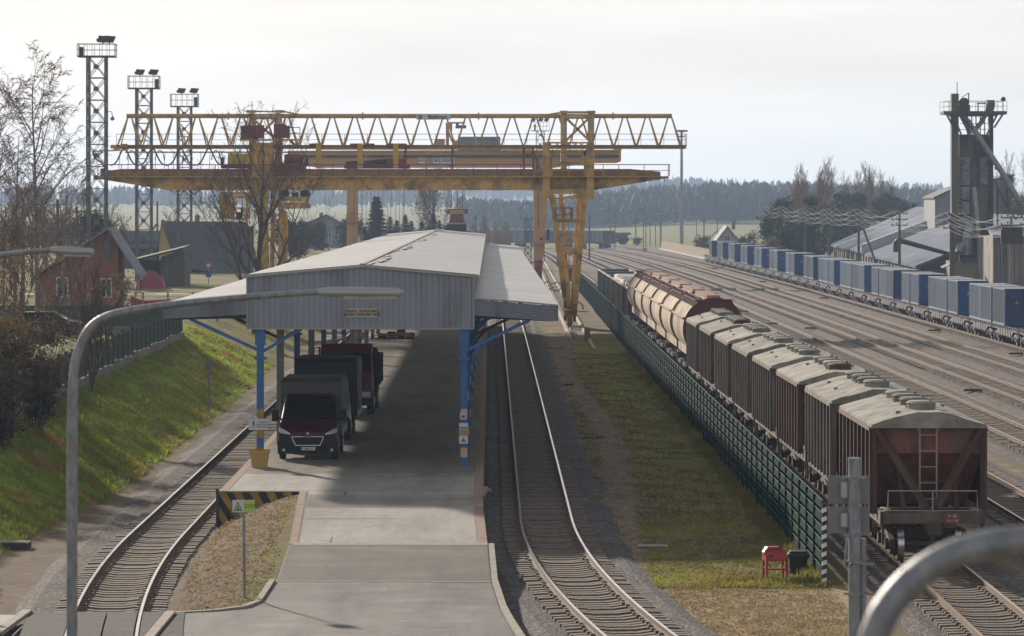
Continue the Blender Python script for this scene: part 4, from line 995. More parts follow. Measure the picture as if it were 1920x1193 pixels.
for px in (468,522): b.box(wx(px)-.36,wx(px)+.36,YC+1.0,YC+3.2,wz(210),wz(206))
b.beam((wx(460),YC+1.3,wz(208)),(wx(530),YC+1.3,wz(209)),.12); b.beam((wx(528),YC+1.5,wz(208)),(wx(575),TM,wz(217)),.12)
b.box(wx(450),wx(562),YC-.6,YC+.8,wz(264),wz(261)); b.beam((wx(545),YC-.5,wz(264)),(wx(556),YC+1,wz(276)),.15)
Bc('tower_bracing', b, 'crane_yellow')
b = MB(); b.box(wx(452),wx(478),YC-.6,YC+.4,wz(261),wz(236)); b.box(wx(478),wx(495),YC-.65,YC+.3,wz(260),wz(235)); b.box(wx(514),wx(536),YC-.6,YC+.4,wz(259),wz(233)); b.box(wx(536),wx(543),YC-.5,YC+.4,wz(259),wz(236)); Bc('electric_cabinet', b, 'crane_red', bevel=.03)
b = MB(); railing(b, [(wx(543),YC-.5,wz(261)),(wx(563),YC-.5,wz(261))], .95, .8); Bc('cabinet_railing', b, 'crane_red')
b = MB(); b.beam((wx(469),TM,wz(207)),(wx(469),TM,wz(188)),.05); b.beam((wx(466),TM,wz(196)),(wx(472),TM,wz(196)),.04); Bc('antenna', b, 'steel_dark')
# operator cab
b = MB(); y0, y1 = YC-1.4, YC+.8
b.box(wx(415),wx(439),y0,y1,wz(411),wz(367)); b.box(wx(439),wx(468),y0,y1,wz(372),wz(367)); b.box(wx(463),wx(468),y0,y1,wz(411),wz(372)); b.box(wx(439),wx(463),y0,y1,wz(392),wz(389)); b.box(wx(439),wx(463),y0,y1,wz(413),wz(410)); b.box(wx(413),wx(470),y0-.1,y1+.1,wz(366),wz(361)); b.box(wx(455),wx(458),y0,y0+.05,wz(392),wz(372))
Bc('operator_cab', b, 'crane_yellow')
b = MB(); b.box(wx(443),wx(455),YC-.3,YC+.3,wz(410),wz(398)); b.box(wx(452),wx(456),YC-.3,YC+.3,wz(398),wz(392)); Bc('seat', b, 'steel_dark')
b = MB(); railing(b, [(wx(396),YC-1.2,wz(411)),(wx(414),YC-1.2,wz(411))], 1.9, .8, .03); Bc('cab_steps', b, 'crane_red')
# hoist, winch and spreader
b = MB(); b.box(wx(505),wx(572),YC-.9,YC+2.2,wz(317),wz(306)); b.box(wx(415),wx(470),YC-.7,YC+1.8,wz(316),wz(309)); b.cyl((wx(535),YC-.5,wz(298)),(wx(564),YC-.5,wz(298)),.38,14); b.box(wx(533),wx(568),YC-.2,YC+1,wz(308),wz(291)); b.cyl((wx(540),YC-1,wz(299)),(wx(545),YC-1,wz(299)),.42,12)
for px in (588,665,690): b.box(wx(px-9),wx(px+11),YC+.2,YC+2,wz(275),wz(269))
b.box(wx(645),wx(768),YC+.1,YC+2,wz(316),wz(309)); b.box(wx(726),wx(762),YC+.1,YC+2,wz(310),wz(298)); b.box(wx(724),wx(762),YC+.2,YC+2,wz(276),wz(269))
Bc('winch', b, 'crane_red', bevel=.04)
b = MB(); b.box(wx(428),wx(470),YC-.5,YC+1.5,wz(308),wz(288))
for px in (597,675,742): b.box(wx(px)-.22,wx(px)+.22,YC+.0,YC+.5,wz(316),wz(269)); b.beam((wx(px+12),YC+.2,wz(290)),(wx(px+2),YC+.2,wz(314)),.1)
Bc('trolley', b, 'crane_yellow_clean', bevel=.02)
b = MB(); b.cyl((wx(648),YC+.4,wz(308)),(wx(700),YC+.4,wz(306)),.25,10); b.cyl((wx(700),YC+1,wz(306)),(wx(745),YC+1,wz(303)),.3,10)
for px in (415,573): b.cyl((wx(px),YC-.7,wz(303)),(wx(px+6),YC-.7,wz(303)),.35,12)
Bc('cable_drum', b, 'steel_dark')
b = MB(); b.box(wx(528),wx(579),YC-.6,YC+1.2,wz(377),wz(369)); b.prism([(wx(529),wz(392)),(wx(529),wz(380)),(wx(575),wz(379)),(wx(582),wz(384)),(wx(582),wz(391))], 'y', YC-.8, YC+1.2); Bc('spreader', b, 'crane_yellow')
b = MB(); b.cyl((wx(532),YC,wz(364)),(wx(532),YC+.6,wz(364)),.45,14); b.cyl((wx(572),YC,wz(365)),(wx(572),YC+.6,wz(365)),.42,14); b.box(wx(547),wx(559),YC,YC+.6,wz(369),wz(361)); b.box(wx(575),wx(579),YC-.3,YC+.3,wz(379),wz(358)); Bc('pulley_block', b, 'steel_dark')
b = MB()
for px, p2 in ((540,533),(545,537),(549,549),(553,553),(558,558),(563,568),(567,571)): b.beam((wx(px),YC+.2,wz(358)),(wx(p2),YC+.2,wz(368)),.04)
Bc('rope', b, 'rope')
# name board of the near crane
sg = thing('crane_name_board', 'pale board lettered Baltkran with red emblem on the near crane truss', 'sign', (wx(812), TM-.35, wz(218.5)))
b = MB(); b.box(-1.4,1.4,0,.06,-.22,.22); b.build('board', M['sign_white'], sg)
text('lettering', 'Baltkran', .46, M['sign_brown'], sg, (.32,-.01,.0), bold=.012, sx=1.02)
b = MB(); b.box(-1.27,-.93,-.02,0,-.17,.17); b.build('emblem', M['logo_red'], sg)
b = MB()
for s in (-1,1): b.beam((-1.1+s*.09,-.03,-.1),(-1.1+s*.09,-.03,.08),.03,.02)
b.beam((-1.16,-.03,.0),(-1.04,-.03,.0),.03,.02); b.beam((-1.16,-.03,.1),(-1.04,-.03,.1),.03,.02); b.build('emblem_lines', M['sign_white'], sg)
# crane rails on sleepers
for xr, lb in ((wx(1066), 'crane rail on concrete blocks beside the green fence'), (wx(505), 'crane rail on the left side of the shed')):
    t = thing('crane_rail', lb, 'crane rail', (xr, 270, 0)); b = MB()
    b.box(-.05,.05,0,430,0,.12); b.build('rail', M['rail_side'], t)
    b = MB(); b.box(-.4,-.15,4,430,-.1,.02); b.box(.95,1.15,-20,430,-.1,.08)
    for k in range(120): b.box(-.35,.35,k*1.2+.1,k*1.2+.5,-.1,.0)
    b.build('rail_base', M['white_stain' if xr > 0 else 'concrete'], t)
# ------------------------------------------------------------ second gantry crane
Y2 = 468.0
def vx(px): return (px-CX)*Y2/F
def vz(py): return CZ-(py-HY)*Y2/F
c2 = thing('gantry_crane', 'farther orange gantry crane lettered BALTKRAN, seen behind the near crane', 'crane', (vx(838), Y2, 0))
B2 = lambda nm, b, m, par=c2, **k: b.build(nm, M[m], par, world=True, **k)
b = MB(); b.prism([(vx(540),vz(308)),(vx(540),vz(283)),(vx(1164),vz(281)),(vx(1164),vz(303)),(vx(1155),vz(306)),(vx(1110),vz(306)),(vx(1040),vz(315)),(vx(600),vz(315))], 'y', Y2-.9, Y2+.9); B2('box_girder', b, 'crane_orange')
b = MB(); b.box(vx(560),vx(1160),Y2-1.1,Y2-.92,vz(296),vz(291)); b.box(vx(940),vx(1150),Y2-1.15,Y2-1,vz(287),vz(284)); b.tube([(vx(985),Y2-1.1,vz(292)),(vx(1005),Y2-1.1,vz(293)),(vx(1009),Y2-1.1,vz(316))],.25,6); B2('cable_track', b, 'steel_dark')
b = MB(); b.box(vx(600),vx(1000),Y2-1,Y2+1,vz(281),vz(277)); b.box(vx(1150),vx(1165),Y2-1,Y2+1,vz(283),vz(275)); B2('trolley_beam', b, 'crane_orange')
b = MB(); b.box(vx(859),vx(938),Y2-1.5,Y2+2,vz(283),vz(257)); b.box(vx(897),vx(898),Y2-1.53,Y2-1.5,vz(280),vz(258)); B2('machine_house', b, 'wall_metal')
b = MB(); b.box(vx(836),vx(842),Y2-.3,Y2+.3,vz(276),vz(230)); b.box(vx(840),vx(872),Y2-.2,Y2+.2,vz(232),vz(229)); b.beam((vx(840),Y2,vz(246)),(vx(850),Y2,vz(270)),.25); b.box(vx(818),vx(834),Y2-1,Y2+1,vz(276),vz(261)); b.box(vx(843),vx(848),Y2-.4,Y2+.3,vz(247),vz(232)); b.box(vx(848),vx(860),Y2-.6,Y2+.5,vz(276),vz(264)); B2('service_jib', b, 'crane_orange')
b = MB(); b.box(vx(854),vx(874),Y2-.4,Y2+.3,vz(241),vz(235)); b.box(vx(855),vx(860),Y2-.2,Y2+.2,vz(235),vz(231)); B2('chain_hoist', b, 'steel_blue')
b = MB()
b.prism([(vx(651),vz(312)),(vx(671),vz(312)),(vx(671),vz(520)),(vx(650),vz(520))], 'y', Y2-.8, Y2+.8)
b.prism([(vx(1000),vz(312)),(vx(1029),vz(312)),(vx(1030),vz(330)),(vx(1017),vz(500)),(vx(1001),vz(520))], 'y', Y2-.8, Y2+.8); B2('leg', b, 'crane_orange')
b = MB(); b.box(vx(1008),vx(1011),Y2-.86,Y2-.8,vz(425),vz(318)); b.box(vx(664),vx(665),Y2-.84,Y2-.8,vz(500),vz(320)); ladder(b, (vx(675),Y2-.5,vz(450)),(vx(675),Y2-.5,vz(318)),.5,.5); railing(b, [(vx(651),Y2-1.2,vz(418)),(vx(677),Y2-1.2,vz(418))],1.2,1); b.box(vx(651),vx(677),Y2-1.2,Y2-.8,vz(419),vz(417)); B2('ladder', b, 'crane_rust')
b = MB(); b.box(vx(1003),vx(1030),Y2-1.6,Y2+1,vz(457),vz(451)); B2('leg_platform', b, 'crane_orange')
b = MB(); b.box(vx(1025),vx(1030),Y2-1,Y2,vz(451),vz(430)); b.box(vx(1012),vx(1018),Y2-1,Y2,vz(451),vz(446)); B2('control_box', b, 'steel_dark')
b = MB(); b.box(vx(1003),vx(1016),Y2-3,Y2+3,vz(528),vz(487)); b.box(vx(650),vx(671),Y2-3,Y2+3,vz(528),vz(500)); B2('bogie_beam', b, 'crane_red')
b = MB(); b.box(vx(838),vx(877),Y2-.9,Y2+1.2,vz(401),vz(392)); b.prism([(vx(842),vz(418)),(vx(872),vz(418)),(vx(868),vz(401)),(vx(845),vz(401))], 'y', Y2-1, Y2+1)
B2('spreader', b, 'crane_red')
b = MB(); b.box(vx(844),vx(871),Y2-1.0,Y2+1.2,vz(402),vz(394)); b.beam((vx(858),Y2,vz(378)),(vx(852),Y2,vz(394)),.15); b.beam((vx(858),Y2,vz(378)),(vx(864),Y2,vz(394)),.15); B2('head_block', b, 'crane_orange')
b = MB()
for a_, c_ in ((845,838),(849,846),(856,857),(858,858),(866,867),(872,866),(876,869),(838,845),(862,862)): b.beam((vx(a_),Y2,vz(308)),(vx(c_),Y2,vz(390)),.06)
for px in (679,686,694,700,707,716,726,732,741,748,755,757): b.beam((vx(px+3),Y2-.5,vz(312)),(vx(px),Y2-.5,vz(430+((px*7) % 40))),.05)
B2('rope', b, 'rope')
hc = thing('shipping_container', 'dark container hanging from the spreader of the farther crane', 'container', (vx(856.5), Y2, vz(436)))
b = MB(); b.box(-1.25,1.25,-3,3,0,vz(419)-vz(436)); b.build('body', M['truck_plastic'], hc)
b = MB(); b.box(-1.27,1.27,-3.02,-2.95,vz(420.5)-vz(436),vz(417.5)-vz(436)); b.build('top_rail', M['container_frame'], hc)
sg = thing('crane_name_board', 'white board lettered BALTKRAN on the orange girder of the farther crane', 'sign', (vx(832.5), Y2-.95, vz(301)))
b = MB(); b.box(-1.37,1.37,-.08,0,-.42,.42); b.build('board', M['sign_white'], sg); text('lettering', 'BALTKRAN', .62, M['steel_dark'], sg, (0,-.1,0), bold=.01, sx=.8)
sg = thing('crane_number_board', 'small white board reading 411 on the orange girder left of BALTKRAN', 'sign', (vx(791), Y2-.95, vz(301)))
b = MB(); b.box(-.4,.4,-.08,0,-.42,.42); b.build('board', M['sign_white'], sg); text('lettering', '411', .45, M['steel_dark'], sg, (0,-.1,0), bold=.01)
# ------------------------------------------------------------ wagons
def bogie(parent, y, mats=('wagon_under','wheel_steel'), wb=1.85, det=True):
    b = MB()
    for s in (-1, 1):
        x = s*1.02
        b.prism([(y-wb/2-.28,.42),(y-wb/2-.28,.62),(y-.4,.82),(y+.4,.82),(y+wb/2+.28,.62),(y+wb/2+.28,.42),(y+.35,.32),(y-.35,.32)], 'x', x-.07, x+.07)
        for q in (-.25, 0, .25): b.cyl((x,y+q,.32),(x,y+q,.66),.1,8)
        for ya in (y-wb/2, y+wb/2): b.cyl((x-.02*s,ya,.475),(x+.17*s,ya,.475),.16,10)
    b.box(-1.0,1.0,y-.2,y+.2,.55,.8)
    o = b.build('bogie', M[mats[0]], parent)
    for ya in (y-wb/2, y+wb/2):
        w_ = MB()
        for s in (-1, 1):
            w_.cm = 0; w_.cyl((s*.735,ya,.475),(s*.865,ya,.475),.475,24); w_.cm = 1; w_.cyl((s*.70,ya,.475),(s*.735,ya,.475),.505,24)
            w_.cm = 2; w_.cyl((s*.866,ya,.475),(s*.872,ya,.475),.38,20)
        w_.cm = 2; w_.cyl((-.8,ya,.475),(.8,ya,.475),.09,10)
        w_.build('wheelset', [M[mats[1]], M[mats[1]], M[mats[0]]], o, smooth=True)
    return o
def coupler(parent, L_, m='wagon_under'):
    for y, s in ((0, -1), (L_, 1)):
        b = MB(); b.box(-.09,.09,*sorted((y-s*.1,y+s*.42)),.92,1.12); b.box(-.19,.19,*sorted((y+s*.32,y+s*.52)),.85,1.2); b.box(-.06,.06,*sorted((y+s*.02,y+s*.06)),.6,.95)
        b.build('coupler', M[m], parent)
def make_hopper(side, red, roof, seed):
    r_ = random.Random(seed)
    t = thing('hopper_wagon', 'x', 'hopper wagon', (0,0,0), 0, 'hopper wagons in the near train')
    L_ = 11.0; hw = 1.52; ez = 3.68
    # frame
    b = MB(); b.box(-.18,.18,0,L_,.95,1.3); b.box(-1.35,1.35,-.02,.14,1.12,1.42); b.box(-1.35,1.35,L_-.14,L_+.02,1.12,1.42)
    b.box(-1.42,-1.3,0,L_,1.08,1.34); b.box(1.3,1.42,0,L_,1.08,1.34)
    for y in (0,L_-1.25): b.box(-1.42,1.42,y+.1,y+.16,1.38,1.44); b.box(-1.42,1.42,y+1.15,y+1.25,1.36,1.44); b.box(-.25,.25,y,y+1.25,1.38,1.45); b.box(-1.42,-1.3,y,y+1.25,1.36,1.44); b.box(1.3,1.42,y,y+1.25,1.36,1.44)
    b.build('underframe', M['hopper_grey'], t)
    b = MB()
    for y in (0,L_-1.25): b.box(-1.3,1.3,y+.02,y+.22,1.45,1.47); b.box(-1.3,1.3,y+1.0,y+1.2,1.45,1.47); b.box(-1.3,-1.1,y+.22,y+1.0,1.45,1.47); b.box(1.1,1.3,y+.22,y+1.0,1.45,1.47)
    b.build('end_deck', M['rib_pale'], t)
    # body: side walls with slanted bottoms
    b = MB(); y0, y1 = 1.0, L_-1.0
    prof = [(-hw,1.9),(-hw,ez),(hw,ez),(hw,1.9),(.75,1.05),(-.75,1.05)]
    b.prism([(-hw,2.95),(-hw,ez-.01),(hw,ez-.01),(hw,2.95)], 'y', y0, y1)
    # sloping end sheets between y0+.05 at z 2.95 and inwards to the outlets
    zb_, yi = 1.45, 1.55
    b.add([(-hw+.02,y0+.12,2.96),(hw-.02,y0+.12,2.96),(hw-.3,y0+yi,zb_),(-hw+.3,y0+yi,zb_),(-hw+.02,y1-.12,2.96),(hw-.02,y1-.12,2.96),(hw-.3,y1-yi,zb_),(-hw+.3,y1-yi,zb_)],
          [(0,1,2,3),(4,7,6,5),(0,3,7,4),(1,5,6,2),(3,2,6,7)])
    b.build('body', M[red], t)
    b = MB(); b.box(-hw,-hw+.03,y0-.75,y1+.75,1.75,2.96) ; b.box(hw-.03,hw,y0-.75,y1+.75,1.75,2.96)
    b.v = [(v[0], v[1], v[2]) for v in b.v]
    b = MB()
    for s in (-1,1): b.add([(s*hw,y0,ez),(s*hw,y1,ez),(s*hw,y1,2.1),(s*hw,y1-1.6,1.45),(s*hw,y0+1.6,1.45),(s*hw,y0,2.1)], [(0,1,2,3,4,5)]); b.add([(s*(hw-.03),y0,ez),(s*(hw-.03),y1,ez),(s*(hw-.03),y1,2.1),(s*(hw-.03),y1-1.6,1.45),(s*(hw-.03),y0+1.6,1.45),(s*(hw-.03),y0,2.1)], [(0,1,2,3,4,5)])
    b.build('side_sheet', M[side], t)
    b = MB(); n = 9
    for s in (-1,1):
        for k in range(n):
            y = lerp(y0+.06, y1-.06, k/(n-1)); b.box(*sorted((s*hw,s*(hw+.09))),y-.05,y+.05,1.3,ez-.02)
        b.box(*sorted((s*hw,s*(hw+.1))),y0,y1,ez-.12,ez-.01)
    b.build('side_rib', M[side], t)
    # roof: shallow arch with overhang, crust of cement
    b = MB(); rows = []
    nn = 16
    for i in range(nn+1):
        y = lerp(y0-.22, y1+.22, i/nn); row = []
        for j in range(11):
            u = j/5-1; z = ez+.06+.34*min(1, (1-abs(u))/.72); row.append((u*(hw+.06), y, z+r_.uniform(-.018,.03)*(1 if 0 < j < 10 else .3)))
        rows.append(row)
    b.sheet(rows)
    for i in (0, nn): b.add([rows[i][j] for j in range(11)]+[((hw+.06), rows[i][0][1], ez-.03),(-(hw+.06), rows[i][0][1], ez-.03)], [tuple(range(13))])
    for j in (0, 10): b.sheet([[r[j] for r in rows],[(r[j][0],r[j][1],ez-.03) for r in rows]])
    b.build('roof', M[roof], t)
    for k in range(4):
        y = L_*(.5+(k-1.5)*.17); b = MB(); b.cyl((0,y,ez+.36),(0,y,ez+.56),.40,20); b.cyl((0,y,ez+.56),(0,y,ez+.62),.44,20,.36); b.cyl((.25,y,ez+.62),(.25,y,ez+.68),.05,6)
        o = b.build('hatch', M[roof if k else (red if seed in (3,) else roof)], t, smooth=True)
    b = MB()
    for q in range(6): x, y = r_.uniform(-1.2,1.2), r_.uniform(y0,y1); b.cbox((x,y,ez+.09+.34*min(1,(1-abs(x)/1.58)/.72)),.12,.12,.08)
    b.build('roof_lump', M[roof], t)
    # V braces, posts, ladder, handrail on both ends
    for y, s in ((0,-1),(L_,1)):
        b = MB()
        for q in (-1,1):
            b.beam((q*(hw-.12),y-s*.98,ez-.05),(q*.12,y-s*.25,1.5),.21,.14)
            b.beam((q*.78,y-s*1.55,2.55),(q*.72,y-s*.55,1.45),.12,.1)
            b.beam((q*(hw-.05),y-s*1.0,ez),(q*(hw-.05),y-s*1.0,1.3),.12,.12)
        b.box(-.95,.95,*sorted((y-s*1.4,y-s*1.5)),2.1,2.18)
        b.build('end_brace', M[side], t)
        b = MB(); ladder(b, (-.02,y-s*.86,1.5),(-.02,y-s*.86,ez-.0), .46, .43, .022); b.tube([(-.32,y-s*.86,ez-.1),(-.32,y-s*.82,ez+.22),(-.32,y-s*1.0,ez+.24),(-.32,y-s*1.1,ez+.1)],.022,5); b.tube([(.28,y-s*.86,ez-.1),(.28,y-s*.82,ez+.22),(.28,y-s*1.0,ez+.24),(.28,y-s*1.1,ez+.1)],.022,5); b.build('ladder', M['rib_pale'], t)
        b = MB(); yy = y+s*.0; b.tube([(-1.22,yy,1.42),(-1.2,yy,2.0),(1.2,yy,2.0),(1.22,yy,1.42)],.022,5); b.beam((0,yy,1.42),(0,yy,2.0),.04); b.beam((-1.2,yy,1.98),(-1.15,y-s*.5,1.44),.03); b.build('handrail', M['rib_pale'], t)
        b = MB(); b.box(1.3,1.38,*sorted((y,y-s*.06)),.55,1.3); b.box(-1.38,-1.3,*sorted((y,y-s*.06)),.55,1.3); b.box(.3,.62,*sorted((y+s*.02,y+s*.03)),1.0,1.15); b.build('step', M['wagon_under'], t)
    b = MB(); b.box(-.8,.8,3,4.6,.75,1.5); b.box(-.8,.8,L_-4.6,L_-3,.75,1.5); b.cyl((-.9,L_/2,.85),(.9,L_/2,.85),.22,10); b.build('discharge_chute', M['wagon_under'], t)
    bogie(t, 2.0); bogie(t, L_-2.0); coupler(t, L_)
    return t
hlabels = ['red hopper wagon nearest the camera, V braces and ladder on its end',
 'grey-ribbed cement hopper wagon with crusted roof, second in the train from the camera',
 'dark red hopper wagon with pale roof and red front hatch, third from the camera',
 'hopper wagon with lumpy crusted roof, fourth in the train from the camera',
 'grey cement hopper wagon, fifth in the train from the camera',
 'hopper wagon with grey side ribs, sixth in the train from the camera',
 'hopper wagon with pale grey roof, seventh in the train from the camera',
 'last of the cement hopper wagons, directly in front of the cream grain wagons']
prot = [make_hopper('hopper_red','hopper_red_bright','cement_roof',1), make_hopper('hopper_grey','hopper_red','cement_roof',2), make_hopper('hopper_red','hopper_red','cement_roof',3)]
order = [0,1,2,1,1,1,2,1]; used = set()
Yw = 98.1
for k in range(8):
    q = order[k]; o = prot[q] if q not in used else copy_tree(prot[q]); used.add(q)
    o.location = (xC(Yw+5.5)-.06, Yw, .2); o.rotation_euler = (0,0,heading(xC, Yw+5.5)); o['label'] = hlabels[k]
    if k == 0:
        pl_ = MB(); pl_.box(.28,.75,-.055,-.045,1.12,1.40); p_ = pl_.build('number_panel', M['hopper_red_bright'], o)
        text('lettering', '71-03', .11, M['sign_white'], p_, (.52,-.06,1.32), ext=.002); text('lettering', '16.11.18', .09, M['sign_white'], p_, (.52,-.06,1.20), ext=.002)
    Yw += 12.02
# cream grain wagons with rounded shells
def make_grain():
    t = thing('grain_wagon', 'x', 'grain wagon', (0,0,0), 0, 'cream grain wagons in the near train')
    L_ = 13.2
    def ring(sc=1.0):
        p_ = []
        for i in range(25):
            a = math.pi*(-.22)+ (math.pi*1.44)*i/24; p_.append((math.cos(a)*1.64*sc, 3.05+math.sin(a)*1.66*sc))
        return p_
    b = MB(); R_ = ring(); R2 = [(x*1.0, z) for x, z in R_]
    rows = [[(x, y, z) for x, z in R_] for y in (.55, L_-.55)]
    b.sheet(rows); b.build('shell', M['grain_cream'], t, smooth='all')
    b = MB()
    for s in (-1,1): b.box(*sorted((s*1.55,s*1.70)),.5,L_-.5,3.62,3.70); b.box(*sorted((s*1.12,s*1.30)),.6,L_-.6,1.55,1.98)
    for q in range(5): 
        y = 1.2+q*2.5
        for s in (-1,1): b.add([(s*1.28,y,1.98),(s*1.28,y+1.5,1.98),(s*1.0,y+1.2,1.35),(s*1.0,y+.3,1.35)], [(0,1,2,3)])
    b.build('side_rail', M['grain_cream'], t)
    b = MB()
    for y in (.5,.62,L_-.5,L_-.62): b.add([(x, y, z) for x, z in R_], [tuple(range(25))])
    for y0_, y1_ in ((.42,.56),(L_-.56,L_-.42)):
        Ro = ring(1.03); rows = [[(x, y, z) for x, z in Ro] for y in (y0_, y1_)]; b.sheet(rows)
        b.add([(x, y0_, z) for x, z in Ro]+[(x, y0_, z) for x, z in reversed(R_)], [(i, i+1, 49-i-1, 49-i) for i in range(24)])
    b.box(-1.1,1.1,.38,.5,1.2,3.6); b.build('end_wall', M['grain_maroon'], t)
    b = MB()
    for q in range(9): y = 1.3+q*1.25; b.box(-.35,.38,y,y+.85,4.68,4.86)
    b.build('hatch_row', M['grain_hatch'], t, bevel=.02)
    b = MB(); b.box(.55,1.1,.6,L_-.6,4.62,4.66); b.box(-1.0,-.55,.6,L_-.6,4.60,4.64)
    for q in range(16):
        y = .8+q*.78; b.beam((-1.15,y,4.3),(-.8,y,4.66),.07); b.beam((-.95,y,4.64),(-.95,y,4.78),.05); b.cyl((-.7,y-.1,4.7),(-.7,y+.1,4.7),.07,6); b.beam((1.1,y,4.3),(.9,y,4.66),.06)
    b.build('roof_walkway', M['grain_maroon'], t)
    b = MB(); b.box(-.2,.2,0,L_,.9,1.25); b.box(-1.3,1.3,0,.12,1.0,1.3); b.box(-1.3,1.3,L_-.12,L_,1.0,1.3); 
    for q in range(3): b.box(-.7,.7,3.6+q*2.2,5+q*2.2,.6,1.5)
    b.build('underframe', M['wagon_under'], t)
    bogie(t, 2.0); bogie(t, L_-2.0); coupler(t, L_)
    return t
glab = ['cream grain wagon nearest the hopper wagons, its dark red rounded end wall in view','second cream grain wagon behind the hopper wagons','third cream grain wagon behind the hopper wagons','fourth cream grain wagon behind the hopper wagons','fifth cream grain wagon, one before the last of the cream ones','sixth and last cream grain wagon, touching the open wagons']
gw = make_grain(); Yw += .6
for k in range(6):
    o = gw if k == 0 else copy_tree(gw); o.location = (xC(Yw+7), Yw, .2); o.rotation_euler = (0,0,heading(xC, Yw+7)); o['label'] = glab[k]; Yw += 14.1
# open wagons
def make_gondola(body, load):
    t = thing('open_wagon', 'x', 'open wagon', (0,0,0), 0, 'open wagons at the far end of the near train')
    L_ = 13.0; b = MB()
    for s in (-1,1): b.box(*sorted((s*1.48,s*1.53)),.3,L_-.3,1.3,3.3)
    b.box(-1.53,1.53,.3,.36,1.3,3.3); b.box(-1.53,1.53,L_-.36,L_-.3,1.3,3.3); b.box(-1.5,1.5,.3,L_-.3,1.2,1.35)
    b.build('body', M[body], t)
    b = MB(); b.box(-1.6,-1.46,.25,L_-.25,3.26,3.38); b.box(1.46,1.6,.25,L_-.25,3.26,3.38); b.box(-1.6,1.6,.22,.36,3.26,3.38); b.box(-1.6,1.6,L_-.36,L_-.22,3.26,3.38); b.build('top_rail', M['rib_pale'], t)
    b = MB()
    for k in range(8):
        y = lerp(.35,L_-.35,k/7)
        for s in (-1,1): b.box(*sorted((s*1.53,s*1.62)),y-.06,y+.06,1.2,3.28)
    for x in (-.75,0,.75): b.box(x-.05,x+.05,.22,.3,1.3,3.28)
    b.build('side_rib', M[body], t)
    b = MB(); b.box(-1.62,-1.6,.3,.42,1.3,3.3); b.box(-1.62,-1.6,L_-.42,L_-.3,1.3,3.3); b.build('corner_strip', M['rib_pale'], t)
    b = MB(); b.box(-.2,.2,0,L_,.9,1.25); b.box(-1.4,1.4,0,.12,1.0,1.3); b.box(-1.4,1.4,L_-.12,L_,1.0,1.3); b.build('underframe', M['wagon_under'], t)
    bogie(t, 2.1); bogie(t, L_-2.1); coupler(t, L_)
    return t
g1 = make_gondola('gondola_maroon', True); g2 = make_gondola('gondola_green', False); r4 = random.Random(5)
olab = ['maroon open wagon loaded with white sacks, next to the cream grain wagons','second maroon open wagon loaded with white sacks','third maroon open wagon loaded with white sacks, next to the green wagons','nearest of the empty green open wagons, next to the maroon ones','middle one of the three empty green open wagons','farthest green open wagon at the far end of the near train']
for k in range(6):
    src = g1 if k < 3 else g2; o = src if k in (0,3) else copy_tree(src)
    o.location = (xC(Yw+7), Yw, .2); o.rotation_euler = (0,0,heading(xC, Yw+7)); o['label'] = olab[k]
    if k < 3:
        for i in range(11):
            b = MB(); xc = xC(Yw+7); b.box(-1.4,1.42,-.55,.55,0,.5+r4.uniform(0,.15)); s_ = b.build('sack', M['white_bag'], None, bevel=.14, smooth=True)
            s_.location = (xc, Yw+1.0+i*1.12, 3.25+r4.uniform(-.05,.08)); s_.rotation_euler = (r4.uniform(-.06,.06), r4.uniform(-.04,.04), r4.uniform(-.05,.05))
            setp(s_, 'white sack on the %s maroon open wagon, %s from its near end' % (ORD[k], ORD[i]), 'sack', 'white sacks loaded on the maroon open wagons')
    Yw += 13.92
# ------------------------------------------------------------ blue container train
def make_container():
    t = thing('shipping_container', 'x', 'container', (0,0,0), 0, 'blue containers on the flat wagons'); L_, W_, H_ = 6.06, 2.44, 2.59
    b = MB()
    def corr(n, fn):
        rows = [[], []]
        for i in range(n):
            for q, d in ((0,0),(.3,0),(.5,-.04),(.8,-.04)):
                u = (i+q)/n; rows[0].append(fn(u, d, .12)); rows[1].append(fn(u, d, H_-.1))
        rows[0].append(fn(1,0,.12)); rows[1].append(fn(1,0,H_-.1)); b.sheet(rows)
    b.cm = 1; corr(22, lambda u, d, z: (-W_/2+.02-d, u*L_, z)); b.cm = 0; corr(22, lambda u, d, z: (W_/2-.02+d, u*L_, z))
    corr(9, lambda u, d, z: ((u-.5)*W_, .02-d, z)); corr(9, lambda u, d, z: ((u-.5)*W_, L_-.02+d, z))
    b.cm = 2; b.box(-W_/2+.03,W_/2-.03,.03,L_-.03,H_-.06,H_-.02); b.build('body', [M['container_blue'], M['container_lit_side'], M['container_top']], t, normals=False)
    b = MB()
    for x in (-W_/2, W_/2-.1):
        for y in (0, L_-.12): b.box(x, x+.1, y, y+.12, 0, H_)
        b.box(x, x+.1, .12, L_-.12, 0, .14); b.box(x, x+.1, .12, L_-.12, H_-.09, H_)
    b.build('side_frame', M['container_lit_side'], t)
    b = MB()
    for y in (0.0, L_-.1): b.box(-W_/2+.1, W_/2-.1, y, y+.1, 0, .14); b.box(-W_/2+.1, W_/2-.1, y, y+.1, H_-.1, H_)
    b.build('end_frame', M['container_blue'], t)
    b = MB()
    for (x, z, w__, h__) in ((.62,2.2,.3,.1),(.62,2.02,.22,.07),(.6,1.1,.26,.05),(.6,.98,.3,.05),(.6,.86,.2,.05)): b.box(x-w__/2,x+w__/2,-.035,-.022,z,z+h__)
    b.add([(-.5,-.03,1.5),(-.2,-.03,1.5),(-.35,-.03,1.78)], [(0,1,2)]); b.build('marking', M['container_frame'], t)
    return t
cproto = make_container()
